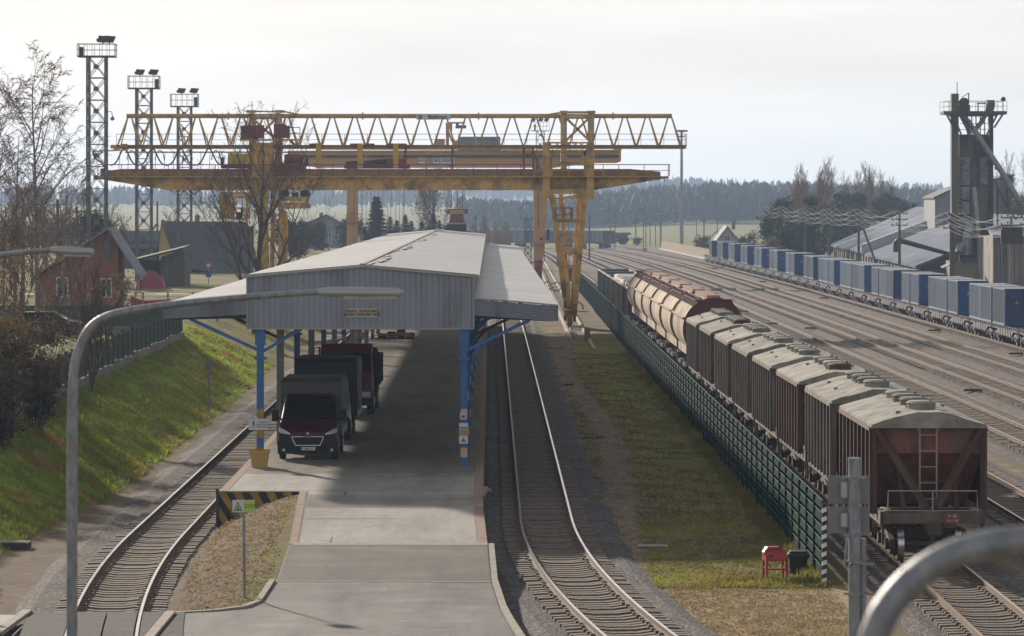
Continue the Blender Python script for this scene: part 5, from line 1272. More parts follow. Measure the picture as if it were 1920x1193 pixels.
def make_flat():
    t = thing('flat_wagon', 'x', 'container wagon', (0,0,0), 0, 'articulated flat wagons under the blue containers')
    for s0, s1, sg in ((-12.95,-.35,0),(.35,12.95,1)):
        b = MB()
        for x in (-1.2,1.08): 
            b.box(x,x+.12,s0,s1,.98,1.26); b.prism([(s0+2.2,.98),(s0+3.2,.62),(s1-3.2,.62),(s1-2.2,.98)], 'x', x+.01, x+.11)
            for q in range(5): y = lerp(s0+3.4,s1-3.9,q/4); b.box(x-.03 if x < 0 else x+.12, x if x < 0 else x+.15, y, y+.5, .58, 1.2)
        for q in range(7): y = lerp(s0+.2,s1-.5,q/6); b.box(-1.08,1.08,y,y+.3,1.0,1.2)
        b.box(-1.25,1.25,s0,s0+.25,.95,1.28); b.box(-1.25,1.25,s1-.25,s1,.95,1.28)
        for q in range(12): y = lerp(s0+.3,s1-.6,q/11); b.box(-1.32,-1.2,y,y+.28,1.12,1.27)
        b.build('deck_frame', M['flat_grey'], t)
    for y in (-11.2,-1.9,1.9,11.2): bogie(t, y, ('flat_grey','wagon_under'))
    return t
fproto = make_flat(); slots = {-1:[], 0:[2,3,4], 1:[2,3,4], 2:[2,3], 3:[1,2,3], 4:[1,2,3,4], 5:[2,3,4], 6:[2,3], 7:[2,3], 8:[2,3], 9:[2,3], 10:[2,3], 11:[2,3], 12:[2,3], 13:[2]}
off = {1:-12.75, 2:-6.52, 3:.46, 4:6.66}; ci = 0
for k in range(-1, 14):
    yc = 260.5+26.55*k; h = heading(xD, yc)
    o = fproto if k == -1 else copy_tree(fproto); o.location = (xD(yc), yc, .2); o.rotation_euler = (0,0,h)
    o['label'] = ('empty grey flat wagon at the right edge, before the first blue container' if k == -1 else 'grey flat wagon under blue containers, %s from the near end' % nth(k))
    for s in slots[k]:
        c = cproto if ci == 0 else copy_tree(cproto); y = yc+off[s]; c.location = (xD(y+3)+(yc-y-3)*0, y, 1.49); c.rotation_euler = (0,0,heading(xD, y+3))
        c.location.x = xD(y); c['label'] = 'blue shipping container, %s from the near end of its train' % nth(ci); ci += 1
# ------------------------------------------------------------ far grey wagon train
def make_far(load):
    t = thing('freight_wagon', 'x', 'freight wagon', (0,0,0), 0, 'grey freight wagons standing across the far yard'); b = MB()
    b.box(-1.5,1.5,.4,13.5,1.3,4.0); b.build('body', M['roof_slate' if load else 'container_blue'], t)
    b = MB()
    for q in range(9): y = .4+q*1.6; b.box(-1.58,1.58,y,y+.12,1.3,4.0)
    b.build('side_rib', M['roof_dark'], t)
    b = MB(); b.box(-1.4,1.4,0,13.9,1.0,1.3)
    for y in (1.5,2.9,11,12.4): b.cyl((-.8,y,.475),(.8,y,.475),.475,10)
    b.build('underframe', M['wagon_under'], t)
    return t
fw = make_far(1); fw2 = make_far(0)
p0 = Vector((22.3, 826, .15)); k = 0
for (dx, dy) in ((-.55,.83),(-.72,.69),(-.9,.43),(-1,.0),(-1,-.05),(-1,-.08)):
    o = (fw if k == 0 else fw2 if k == 1 else copy_tree((fw, fw2)[k % 2])); o.location = p0; o.rotation_euler = (0,0,math.atan2(-dx, dy)); d = Vector((dx,dy,0)).normalized()
    o['label'] = 'grey freight wagon in the far yard train, %s from its right end' % ORD[k]; p0 = p0+d*14.4; k += 1
# ------------------------------------------------------------ green fence beside the near train
def xF(Y): return 8.22-.0016*(Y-96)
ft = thing('lawn_fence', 'long dark green metal fence between the lawn and the near train', 'fence', (xF(95.8), 95.8, 0))
fpanel = None; Y = 95.9; k = 0; farp = MB(); farq = MB(); pprot = None
def panel_mb():
    b = MB()
    for q in range(8): b.beam((.035,.04+q*.31,.08),(.035,.04+q*.31,1.98),.045,.02)
    for q in range(6): z = .12+q*.355; b.add([(-.02,.03,z+.0),(-.02,2.46,z+.0),(.02,2.46,z+.24),(.02,.03,z+.24)], [(0,1,2,3)])
    return b
def strip_mb():
    b = MB()
    for q in range(6): z = .36+q*.355; b.box(-.028,-.02,.05,2.44,z,z+.012)
    return b
while Y < 600:
    x = xF(Y)
    if k < 100:
        if pprot is None:
            b = MB(); b.box(-.05,.05,-.04,.04,-.1,2.08); b.box(-.05,.05,-.04,.04,2.08,2.1); pprot = b.build('post', M['fence_green'], ft); fpanel = panel_mb().build('panel', M['fence_green'], ft); fstr = strip_mb().build('slat_edge', M['fence_green2'], fpanel); trio = (pprot, fpanel)
        else:
            a = pprot.copy(); scene.collection.objects.link(a); a.parent = ft; c = copy_tree(fpanel, ft); trio = (a, c)
        for o in trio: o.location = (x-xF(95.8), Y-95.8, 0)
    else:
        farp.box(x-.04,x+.04,Y-.03,Y+.03,0,2.08)
        m_ = panel_mb(); farq.add([(v[0]+x, v[1]+Y, v[2]) for v in m_.v], m_.f)
    k += 1; Y += 2.5
setp(farp.build('post', M['fence_green'], ft, world=True), kind='stuff'); setp(farq.build('panel', M['fence_green'], ft, world=True, normals=False), kind='stuff')
ep = thing('striped_post', 'black and white striped end post of the green fence', 'post', (xF(95.8)+.02, 95.72, 0))
b = MB()
for q in range(18):
    b.cm = q % 2; z = q*.116; b.add([(-.06,-.05,z-.05),(.06,-.05,z),(.06,-.05,z+.116),(-.06,-.05,z+.066),(.06,.05,z),(.06,.05,z+.116),(-.06,.05,z-.05),(-.06,.05,z+.066)], [(0,1,2,3),(1,4,5,2),(6,0,3,7)])
b.cm = 1; b.box(-.055,.055,-.045,.045,-.1,2.07); b.build('striped_sleeve', [M['white_paint'], M['stripe_black']], ep)
# red grit box stand and dark bin
c = gr(1453, 1086, -.1); t = thing('tool_stand', 'red metal stand with raised chest top on four legs on the lawn', 'stand', (c.x, c.y, -.1), R(8))
b = MB()
for x in (-.27,.27):
    for y in (-.22,.24): b.box(x-.025,x+.025,y-.025,y+.025,0,.62)
b.box(-.27,.27,-.235,-.205,.26,.30); b.box(-.285,-.255,-.22,.24,.3,.33); b.box(.255,.285,-.22,.24,.3,.33); b.build('leg_frame', M['box_red'], t)
b = MB(); b.prism([(-.3,.5),(.3,.5),(.3,.72),(.12,.86),(-.2,.86),(-.3,.72)], 'y', .0, .28); b.add([(-.3,-.25,.55),(.3,-.25,.55),(.28,.02,.78),(-.28,.02,.78),(-.3,-.25,.5),(.3,-.25,.5),(.3,.02,.5),(-.3,.02,.5)], [(0,1,2,3),(0,4,5,1),(3,2,6,7),(1,5,6,2),(0,3,7,4)]); b.build('chest', M['box_red'], t)
b = MB(); b.beam((-.25,-.0,.5),(-.1,-.0,.32),.025); b.beam((.25,0,.5),(.14,0,.32),.025); b.box(-.24,-.1,-.262,-.25,.62,.66); b.build('strut', M['steel_dark'], t)
c = gr(1497, 1074, -.1); t = thing('wheeled_bin', 'dark grey plastic bin with overhanging lid beside the red stand', 'bin', (c.x, c.y, -.1), R(-4))
b = MB(); b.add([(-.2,-.2,0),(.2,-.2,0),(.22,.2,0),(-.22,.2,0),(-.26,-.26,.45),(.26,-.26,.45),(.26,.26,.45),(-.26,.26,.45)], [(0,3,2,1),(0,1,5,4),(1,2,6,5),(2,3,7,6),(3,0,4,7),(4,5,6,7)]); b.build('tub', M['bin_black'], t, bevel=.02)
b = MB(); b.box(-.3,.3,-.3,.3,.42,.54); b.box(-.24,.24,-.2,.25,.54,.6); b.build('lid', M['bin_black'], t, bevel=.03)
b = MB(); b.box(-.3,-.27,-.27,.25,.05,.5); b.build('side_plate', M['concrete'], t)
def plain(name, label, cat, px, py, sx, sy, sz, m, z=-.1, group=None, bev=.02):
    c = gr(px, py, z); b = MB(); b.box(-sx/2,sx/2,0,sy,0,sz); b.box(-sx*.42,sx*.42,sy*.1,sy*.9,sz,sz+.015)
    o = b.build(name, M[m], None, bevel=bev); o.location = c; return setp(o, label, cat, group)
plain('cabinet', 'pale grey electrical cabinet at the top of the lawn beside the green fence', 'cabinet', 1101, 640, .42, .35, .95, 'concrete')
plain('manhole_cover', 'pale round manhole cover flush in the lawn by the middle track', 'manhole cover', 1225, 1027, .9, .7, .03, 'kerb_mat')
for i, (px, py, s, lb) in enumerate(((1041,655,1.0,'dark cover plate on the bare path under the crane leg'),(1067,722,.5,'small dark cover plate lower on the bare path'),(1113,823,1.0,'dark slab edge crossing the bare path beside the lawn'),(448,728,.95,'dark concrete block at the foot of the bank between the signs'),(20,1030,1.0,'dark concrete block at the left picture edge below the bushes'),(300,832,.5,'small dark plate lying on the path below the bank'),
      (1002,410+8*30,.4,'x'))[:6]): plain('concrete_block', lb, 'block', px, py, s, .8, .18 if i > 2 else .05, 'plate_dark')
for i, (px, py) in enumerate(((1520,617),(1690,734),(1824,734),(1752,621),(1430,529),(1545,560),(1340,505),(1450,608),(1393,585),(1905,665),(1318,600+22))):
    lb = 'dark plate lying between the yard tracks, %s from the left' % ORD[sorted(p[0] for p in ((1520,617),(1690,734),(1824,734),(1752,621),(1430,529),(1545,560),(1340,505),(1450,608),(1393,585),(1905,665),(1318,622))).index(px)]
    plain('cover_plate', lb, 'plate', px, py, .95, .6, .12, 'plate_dark', 0, 'dark plates between the yard tracks')
c = gr(908, 930, 1.1); b = MB(); b.box(-.06,.06,-.25,.25,0,.28); b.box(-.1,.16,-.2,-.1,.2,.3); o = b.build('edge_lamp', M['concrete'], None, bevel=.02); o.location = (c.x-.03, c.y, 1.1); o.rotation_euler = (0,R(25),0); setp(o, 'pale broken kerb block leaning on the right platform edge', 'block')
c = gr(391, 770, .2); t = thing('round_sign', 'grey pole with pale rounded sign plate at the foot of the grassy bank', 'sign', (c.x, c.y, 0))
zt_ = CZ-(681-HY)*c.y/F; b = MB(); b.cyl((0,0,0),(0,0,zt_),.035,8); b.build('pole', M['pole_galv'], t)
b = MB(); b.prism([(-.16,zt_-.35),(.16,zt_-.35),(.16,zt_-.02),(.11,zt_+.05),(-.11,zt_+.05),(-.16,zt_-.02)], 'y', -.05, -.03); b.build('plate', M['wall_grey'], t)
# ------------------------------------------------------------ concrete fence on the bank
tf = thing('bank_fence', 'grey-green slatted fence on a concrete footing along the top of the bank', 'fence', (-18.6, 110, 2.3))
Y = 108.0; k = 0
def xb(Y): return -18.5-.0135*max(0, Y-150)
while Y < 211:
    x = xb(Y); h = gz(x, Y); xn = xb(Y+2.5)
    b = MB(); b.box(x-.07,x+.07,Y-.07,Y+.07,h-.3,h+1.75); b.build('post', M['steel_dark'], tf, world=True)
    b = MB(); b.add([(x,Y+.07,h+.42),(xn,Y+2.43,h+.42),(xn,Y+2.43,h+1.62),(x,Y+.07,h+1.62),(x-.04,Y+.07,h+.42),(xn-.04,Y+2.43,h+.42),(xn-.04,Y+2.43,h+1.62),(x-.04,Y+.07,h+1.62)], [(0,1,2,3),(4,5,6,7),(3,2,6,7)])
    b = MB(); b.beam((x,Y,h+.5),(xn,Y+2.5,h+.5),.05); b.beam((x,Y,h+1.58),(xn,Y+2.5,h+1.58),.05)
    for q in range(16): u_ = (q+.5)/16; xx = lerp(x,xn,u_); yy = Y+2.5*u_; b.box(xx-.01,xx+.01,yy-.03,yy+.03,h+.42,h+1.64)
    b.build('panel', M['fence_bank'] if 'fence_bank' in M else mat('fence_bank',(.06,.10,.075),.75,0,(.045,.065,.055),2), tf, world=True)
    b = MB(); b.box(x-.1,x+.08,Y+.08,Y+2.42,h-.3,h+.4); b.build('footing', M['concrete'], tf, world=True)
    Y += 2.5; k += 1
tf2 = thing('bank_fence', 'short fence return running left from the far end of the bank fence', 'fence', (xb(211), 211, 2.3)); b = MB(); x = xb(211)
for q in range(12): b.box(x-1.9-q*1.9,x-q*1.9,211,211.05,2.9,4.1); b.box(x-q*1.9-.06,x-q*1.9+.06,210.95,211.1,2.3,4.2)
b.build('panel', M['fence_bank'], tf2, world=True); b = MB(); b.box(x-23,x,210.9,211.1,2.2,2.9); b.build('footing', M['concrete'], tf2, world=True)
wf = thing('wire_fence', 'low wire fence with pale posts in front of the houses', 'fence', (-24, 235, 2.5)); b = MB(); b2_ = MB()
for q in range(14): x = -17.5-q*1.6; b.box(x-.05,x+.05,234.9,235.1,2.4,4.3)
for z in (2.8,3.2,3.6,4.0,4.25): b2_.beam((-17.5,235,z),(-38.5,235,z),.02)
b.build('post', M['concrete'], wf, world=True); b2_.build('wire', M['rope'], wf, world=True)
# ------------------------------------------------------------ floodlight masts
def mast(label, pxc, Yb, wpx, topy, platw, lamps, zb=2.4, cabin=None, group='lattice floodlight masts'):
    X = (pxc-CX)*Yb/F; s = Yb/F; hw = wpx*s/2; zt_ = CZ-(topy-HY)*s; t = thing('floodlight_mast', label, 'floodlight mast', (X, Yb, zb), 0, group)
    b = MB(); H_ = zt_-zb; n = max(8, int(H_/ (hw*2*1.15)))
    for i in (-1,1):
        for j in (-1,1): b.beam((i*hw,j*hw,0),(i*hw,j*hw,H_),.14)
    b.build('leg', M['mast_grey'], t)
    b = MB(); g = MB()
    for k in range(n):
        z0, z1 = H_*k/n, H_*(k+1)/n; zm = (z0+z1)/2
        for j in (-1,1):
            b.beam((-hw,j*hw,z0),(hw,j*hw,z1),.06); b.beam((hw,j*hw,z0),(-hw,j*hw,z1),.06); b.beam((-hw,j*hw,z0),(hw,j*hw,z0),.07)
            b.beam((j*hw,-hw,z0),(j*hw,hw,z1),.05); b.beam((j*hw,hw,z0),(j*hw,-hw,z1),.05)
        g.box(-.2,.2,-hw-.05,-hw+.0,zm-.18,zm+.18)
    b.build('lattice', M['mast_grey'], t); g.build('gusset', M['mast_grey'], t)
    pw = platw*s/2; rh = 22*s if wpx > 20 else 16*s
    b = MB(); b.box(-pw,pw,-pw*.6,pw*.6,H_-.12,H_); b.build('platform', M['mast_grey'], t)
    b = MB(); P_ = [(-pw,-pw*.6,H_),(pw,-pw*.6,H_),(pw,pw*.6,H_),(-pw,pw*.6,H_),(-pw,-pw*.6,H_)]; railing(b, P_, rh, .55, .022); b.beam((-hw*.6,-hw-.1,0),(-hw*.6,-hw-.1,H_),.05); b.build('railing', M['mast_grey'], t)
    for (lx) in lamps:
        x = (lx-pxc)*s; z = H_+rh; b = MB(); b.beam((x,0,z),(x,0,z+.15),.1)
        b.add([(x-.38,-.25,z+.15),(x+.28,-.25,z+.12),(x+.5,-.3,z+.62),(x-.32,-.3,z+.68),(x-.38,.35,z+.15),(x+.28,.35,z+.12),(x+.5,.4,z+.62),(x-.32,.4,z+.68)], [(0,1,2,3),(4,7,6,5),(0,4,5,1),(1,5,6,2),(2,6,7,3),(3,7,4,0)]); b.box(x-.5,x-.3,-.15,.2,z+.2,z+.45)
        b.build('floodlight', M['steel_dark'], t)
    if cabin is not None: x = (cabin-pxc)*s; b = MB(); b.box(x-.16,x+.16,-.3,.2,H_,H_+rh*.75); b.build('control_box', M['steel_dark'], t)
    return t
m1 = mast('tallest-looking lattice floodlight mast at the left, with a camera arm on its side', 182, 290, 34, 105, 70, (193,205), cabin=153)
b = MB(); b.tube([(.75,-.7,14.7),(1.0,-.7,15),(1.25,-.7,15),(1.3,-.7,14.6)],.04,6); b.sphere((1.3,-.7,14.45),.18,8,6); b.build('camera_arm', M['pole_galv'], m1)
mast('middle one of the three lattice floodlight masts at the left', 270, 352, 28, 165, 58, (262,288), cabin=294)
mast('rightmost and farthest of the three lattice floodlight masts at the left', 346, 392, 25, 199, 51, (340,364), cabin=367)
mast('small floodlight mast behind the crane truss, three lamps on its railed platform', 1013, 640, 15, 245, 34, (1000,1014,1025), zb=0, cabin=1003, group=None)
mast('low lattice tower with a little roofed platform beside the orange crane leg', 990, 560, 12, 408, 30, (), zb=0, group=None)
t = thing('shelter_roof', 'small pitched roof on thin posts above the low lattice tower', 'roof', ((990-CX)*560/F, 560, CZ-(408-HY)*560/F)); b = MB(); b.add([(-1.2,-1,1.9),(1.2,-1,1.9),(1.2,1,1.9),(-1.2,1,1.9),(0,0,2.4)], [(0,1,4),(1,2,4),(2,3,4),(3,0,4),(0,3,2,1)]); b.build('roof', M['roof_slate'], t)
b = MB()
for i in (-1,1):
    for j in (-1,1): b.beam((i*1.1,j*.9,0),(i*1.1,j*.9,1.9),.08)
b.build('post', M['mast_grey'], t)
t = thing('light_pole', 'tall slender grey light pole behind the right end of the crane truss', 'light pole', ((1278-CX)*860/F, 860, 0)); H_ = CZ-(246-HY)*860/F
b = MB(); b.tube([(0,0,0),(0,0,H_)],[.48,.26],12); b.build('pole', M['pole_galv'], t, smooth=True)
for dx, dy in ((-.9,0),(-.4,.5),(.4,.5),(1.1,0),(0,-.6)): b = MB(); b.beam((0,0,H_-.3),(dx,dy,H_-.1),.12); b.box(dx-.35,dx+.35,dy-.3,dy+.3,H_-.15,H_+.25); b.build('floodlight', M['steel_dark'], t)
b = MB(); b.cyl((0,0,H_-1.4),(0,0,H_-1.1),.75,10); b.build('lamp_ring', M['steel_dark'], t)
# far street lamps
def far_lamp(px, pyt, arm, lb, Yb=820, z0=.3):
    X = (px-CX)*Yb/F; zt_ = CZ-(pyt-HY)*Yb/F; t = thing('street_lamp', lb, 'street lamp', (X, Yb, z0), 0, 'street lamps along the far yard')
    b = MB(); s = 1 if arm > 0 else -1; a = arm*Yb/F; b.tube([(0,0,0),(0,0,zt_-z0-1.2),(a*.1,0,zt_-z0-.35),(a*.35,0,zt_-z0),(a,0,zt_-z0+.1)],[.12,.10,.08,.07,.06],6); b.build('pole', M['mast_grey'], t)
    b = MB(); b.box(*sorted((a,a+s*.9)),-.12,.12,zt_-z0+.02,zt_-z0+.18); b.build('lamp_head', M['lamp_shell'], t)
fl = [(1144.6,392,-14),(1153,392,-20),(1206.5,393,-22),(1211,393,-16),(1219,394,-18),(1229,395,-16),(1238,395,-22),(1275,393,-22),(1306,396,-40),(1240,402,-3)]
for i, (px, py, a) in enumerate(sorted(fl)): far_lamp(px, py, a, 'thin street lamp in the far yard, %s from the left' % ORD[i], 800+i*9)
# ------------------------------------------------------------ foreground lamps and sign pole
def fg_lamp(label, pts, Yb, r0, r1, head, base=0):
    P3 = [at(px, py, Yb) for px, py in pts]; t = thing('street_lamp', label, 'street lamp', (P3[0].x, Yb, base))
    P3 = [Vector((P3[0].x, Yb, base))]+P3; o = t.location
    Q = []
    for i in range(len(P3)-1):
        p0_, p1_, p2_, p3_ = P3[max(0,i-1)], P3[i], P3[i+1], P3[min(len(P3)-1,i+2)]
        if i <= 1: p0_ = p1_-(p2_-p1_)
        for u in (0,.25,.5,.75) if i else (0,):
            Q.append(.5*((2*p1_)+(p2_-p0_)*u+(2*p0_-5*p1_+4*p2_-p3_)*u*u+(3*p1_-p0_-3*p2_+p3_)*u**3))
    Q.append(P3[-1]); n = len(Q); b = MB(); b.tube([q-o for q in Q], [lerp(r0, r1, i/(n-1)) for i in range(n)], 16); b.build('pole', M['pole_galv'], t, smooth=True)
    H0, H1 = [at(px, py, Yb)-o for px, py in head]; d = (H1-H0)
    b = MB(); b.tube([H0, H0+d*.15, H0+d*.5, H1-d*.06, H1], [r1*1.3, r1*1.8, r1*1.9, r1*1.6, r1*.5], 14); lh = b.build('lamp_head', M['lamp_shell'], t, smooth=True)
    b = MB(); b.tube([H0+d*.3-Vector((0,0,r1*1.6)), H0+d*.9-Vector((0,0,r1*1.4))], [r1*1.0, r1*.8], 10); b.build('lens', M['lamp_glass'], lh, smooth=True)
    return t
fg_lamp('grey foreground street lamp with a long arm reaching right across the shed', [(135,900),(136,760),(140,690),(152,645),(172,612),(205,592),(260,580),(340,569),(430,560),(520,553),(600,548)], 38, .058, .03, ((596,548),(758,549)))
fg_lamp('grey street lamp whose arm comes in from the left picture edge', [(-160,700),(-158,600),(-150,540),(-120,505),(-70,488),(-10,480),(50,473),(100,469)], 44, .058, .028, ((95,469),(177,473)))
fg_lamp('blurred street lamp arm curving across the bottom right corner, closest to the camera', [(1618,1400),(1628,1260),(1645,1180),(1672,1130),(1712,1086),(1765,1050),(1830,1026),(1920,1013),(2050,1004),(2200,998)], 11.5, .05, .046, ((2190,998),(2600,990)))
t = thing('signal_post', 'blurred grey tubular post carrying the backs of two square signs, lower right', 'sign post', ((1602-CX)*50/F, 50, 0)); zt_ = CZ-(860-HY)*50/F
b = MB(); b.cyl((0,0,0),(0,0,zt_),.085,18); b.cyl((0,0,zt_-.02),(0,0,zt_+.01),.09,18); b.build('pole', M['pole_galv'], t, smooth=True)
b = MB(); b.cyl((.12,.05,0),(.12,.05,CZ-(1010-HY)*50/F),.05,12); b.build('side_pole', M['pole_galv'], t, smooth=True)
for a_, c_ in ((893,947),(951,1002)):
    z1, z0 = CZ-(a_-HY)*50/F, CZ-(c_-HY)*50/F; b = MB(); b.box(-.355,.22,.10,.125,z0,z1); s_ = b.build('sign_board', M['steel_grey'], t, bevel=.03)
    b = MB(); b.box(-.19,-.07,.0,.1,z0+.08,z1-.08); b.build('mounting_box', M['lamp_shell'], s_, bevel=.03)
b = MB()
for py in (896,1002,1053,1113): z = CZ-(py-HY)*50/F; b.cyl((0,0,z-.02),(0,0,z+.02),.105,14); b.box(-.15,.15,-.02,.02,z-.015,z+.015)
z = CZ-(1055-HY)*50/F; b.tube([(0,-.08,z),(.22,-.12,z-.02),(.26,-.12,z-.01)],.02,6); b.tube([(-.1,-.05,CZ-(1003-HY)*50/F),(-.13,-.08,CZ-(1040-HY)*50/F),(-.14,-.08,CZ-(1062-HY)*50/F),(-.09,-.09,CZ-(1062-HY)*50/F),(-.06,-.09,CZ-(1055-HY)*50/F)],.015,6)
b.build('clamp', M['pole_galv'], t)
# ------------------------------------------------------------ utility poles and wires at the right
prev = None; xp = 43.0
ups = [(1896,405,0),(1786,400,0),(1686.6,398,0),(1610,394,1),(1555.6,393,0),(1510,392,0),(1471,388,0),(1442.6,382,0)]
for i, (px, pyt, st) in enumerate(ups):
    Yp = xp*F/(px-CX); zt_ = CZ-(pyt-HY)*Yp/F
    t = thing('utility_pole', 'weathered utility pole, %s from the right in the wired row beside the blue train' % ORD[i], 'utility pole', (xp, Yp, 0), 0, 'utility poles beside the blue container train')
    b = MB(); b.tube([(0,0,0),(0,0,zt_)],[.2,.13] if i != 1 else [.32,.28],10); b.build('pole', M['wood_pole' if i else 'concrete'], t)
    b = MB(); ar = []
    for q, z in enumerate((zt_-.15,zt_-.8,zt_-1.45)): b.box(-.9,.9,-.06,.06,z-.06,z+.06); ar += [(-.85,z),(-.3,z+.1),(.85,z)]
    for x_, z in ar: b.cyl((x_,0,z),(x_,0,z+.22),.06,6)
    b.build('crossarm', M['wood_pole'], t)
    if st: b = MB(); b.tube([(.1,-.1,zt_-1.0),(2.6,-6,-.1)],[.13,.16],8); b.build('strut', M['wood_pole'], t)
    if i == 0:
        b = MB(); b.cyl((-.6,-.3,zt_-2.2),(-.6,-.3,zt_-1.2),.35,10); b.box(-.9,.9,-.5,-.2,zt_-2.4,zt_-1.0); b.build('transformer', M['steel_dark'], t)
    cur = [(xp+x_, Yp, z+.22) for x_, z in ar]
    if prev:
        w_ = thing('overhead_wires', 'sagging overhead wires in the %s span from the right' % ORD[i-1], 'wires', (xp, Yp, zt_)); b = MB()
        for a, c in zip(prev, cur):
            a = Vector(a); c = Vector(c); pts = [a.lerp(c, u/8)-Vector((0,0,.85*4*(u/8)*(1-u/8))) for u in range(9)]; b.tube(pts, .018, 3, cap=False)
        b.build('wire', M['wire'], w_, world=True)
    prev = cur
for i, (px, pyt, pyb, Yp, lb) in enumerate(((295,378,455,480,'wooden pole with a slanting strut between the floodlight masts'),(43,372,500,260,'dark wooden pole among the birches at the far left'),(108,374,480,300,'dark wooden pole right of the tall birch trunk'),(144,388,470,320,'short dark pole left of the tallest mast'),(1105,402,470,650,'wooden pole beside the orange crane leg'),(1192,408,450,900,'thin pole in the far yard among the lamps'),(1345,412,440,950,'thin pole with strut in the far field'),(1320,404,470,800,'thin pole left of the gable house'),(892,402,440,620,'thin grey pole behind the farther crane spreader'),(908,402,440,640,'thin grey pole with small lamp in front of the timber'))):
    zt_ = CZ-(pyt-HY)*Yp/F; X = (px-CX)*Yp/F; zb_ = gz(X, Yp)
    t = thing('utility_pole', lb, 'utility pole', (X, Yp, zb_)); b = MB(); b.tube([(0,0,0),(0,0,zt_-zb_)],[.16,.12],8); b.box(-.5,.5,-.05,.05,zt_-zb_-.5,zt_-zb_-.4); b.build('pole', M['wood_pole'], t)
    if i in (0,6): b = MB(); b.tube([(-.1,0,zt_-zb_-3),(-4.5,0,-1)],[.13,.15],8); b.build('strut', M['wood_pole'], t)
# ------------------------------------------------------------ houses on the left
def wnd(parent, x0, x1, z0, z1, y, fm='window_frame'):
    b = MB(); f = .08
    b.box(x0-f,x1+f,y-.07,y-.02,z0-f,z0); b.box(x0-f,x1+f,y-.07,y-.02,z1,z1+f); b.box(x0-f,x0,y-.07,y-.02,z0,z1); b.box(x1,x1+f,y-.07,y-.02,z0,z1); xm = (x0+x1)/2; b.box(xm-.03,xm+.03,y-.06,y-.02,z0,z1)
    o = b.build('window', M[fm], parent, world=True); b = MB(); b.box(x0,x1,y-.035,y-.01,z0,z1); p_ = b.build('pane', M['window_glass'], o); p_.data.transform(Matrix.Translation(-parent.location))
def gable_house(label, Yf, pxs, depth, wallm, roofm, zb=2.4, wins=(), over=.3, chim=None, name='house', cat='house', skew=0.0, door=None):
    # pxs: (left eave px,py), (apex px,py), (right eave px,py), wall left px, wall right px
    (el, ap_, er, wl, wr) = pxs; s = Yf/F; X = lambda p: (p-CX)*s; Z = lambda p: CZ-(p-HY)*s
    t = thing(name, label, cat, (X((wl+wr)/2), Yf, zb)); ax, az = X(ap_[0]), Z(ap_[1]); lx, lz = X(el[0]), Z(el[1]); rx, rz_ = X(er[0]), Z(er[1])
    def zr(x): return lerp(lz, az, (x-lx)/(ax-lx)) if x < ax else lerp(az, rz_, (x-ax)/(rx-ax))
    xl, xr = X(wl), X(wr); b = MB(); b.prism([(xl,zb-.5),(xr,zb-.5),(xr,zr(xr)-.1),(ax,az-.1),(xl,zr(xl)-.1)], 'y', Yf, Yf+depth); b.v = [(v[0]+skew*(v[1]-Yf), v[1], v[2]) for v in b.v]
    b.build('wall', M[wallm], t, world=True)
    b = MB()
    for (x0, z0, x1, z1) in ((lx,lz,ax,az),(ax,az,rx,rz_)):
        b.add([(x0,Yf-over,z0),(x1,Yf-over,z1),(x1,Yf+depth+over,z1),(x0,Yf+depth+over,z0),(x0,Yf-over,z0+.16),(x1,Yf-over,z1+.16),(x1,Yf+depth+over,z1+.16),(x0,Yf+depth+over,z0+.16)], [(0,3,2,1),(4,5,6,7),(0,1,5,4),(1,2,6,5),(2,3,7,6),(3,0,4,7)])
    b.v = [(v[0]+skew*(v[1]-Yf), v[1], v[2]) for v in b.v]; rf = b.build('roof', M[roofm], t, world=True)
    if chim: cx_ = X(chim[0]); b = MB(); zc_ = Z(chim[1]); b.box(cx_-.35,cx_+.35,Yf+depth*.4,Yf+depth*.4+.7,zc_-1.6,zc_); o = b.build('chimney', M['brick_brown'], rf, world=False); o.data.transform(Matrix.Translation(-t.location))
    for (a_, c_, d_, e_) in wins: wnd(t, X(a_), X(c_), Z(e_), Z(d_), Yf)
    return t
bh = gable_house('red brick house with steep asymmetric gable behind the bushes', 252, ((60,523),(205,431),(263,520),72,222), 3.6, 'brick_house', 'roof_slate', wins=((108,126,522,556),(190,208,524,556)), over=.9)
s = 252/F; b = MB(); b.box((149-CX)*s,(161-CX)*s,251.9,251.99,CZ-(577-HY)*s,CZ-(560-HY)*s); b.build('vent_panel', M['wall_plaster'], bh, world=True)
b = MB(); b.prism([((197-CX)*s,CZ-(486-HY)*s),((209-CX)*s,CZ-(486-HY)*s),((209-CX)*s,CZ-(456-HY)*s),((203-CX)*s,CZ-(449-HY)*s),((197-CX)*s,CZ-(458-HY)*s)], 'y', 251.9, 251.98); b.build('attic_window', M['window_glass'], bh, world=True)
gable_house('long dark-roofed barn house with yellow gable behind the lattice masts', 400, ((292,505),(303,415),(330,495),298,326), 3, 'wall_yellow', 'roof_dark', over=.2)
bl = thing('barn', 'large barn with a broad dark roof spanning behind the bare tree', 'barn', ((380-CX)*402/F, 402, 2.4)); s = 403/F
b = MB(); b.add([((303-CX)*s,404,CZ-(415-HY)*s),((462-CX)*s,404,CZ-(416-HY)*s),((470-CX)*s,399,CZ-(520-HY)*s),((326-CX)*s,399,CZ-(497-HY)*s)], [(0,1,2,3)]); b.v += [(v[0],v[1]+.3,v[2]) for v in b.v]; b.f += [(7,6,5,4),(0,4,5,1),(2,6,7,3)]; b.m += [0]*3; b.build('roof', M['roof_dark'], bl, world=True)
b = MB(); b.box((305-CX)*s,(465-CX)*s,404.5,412,2,CZ-(425-HY)*s); b.build('wall', M['wall_wood'], bl, world=True)
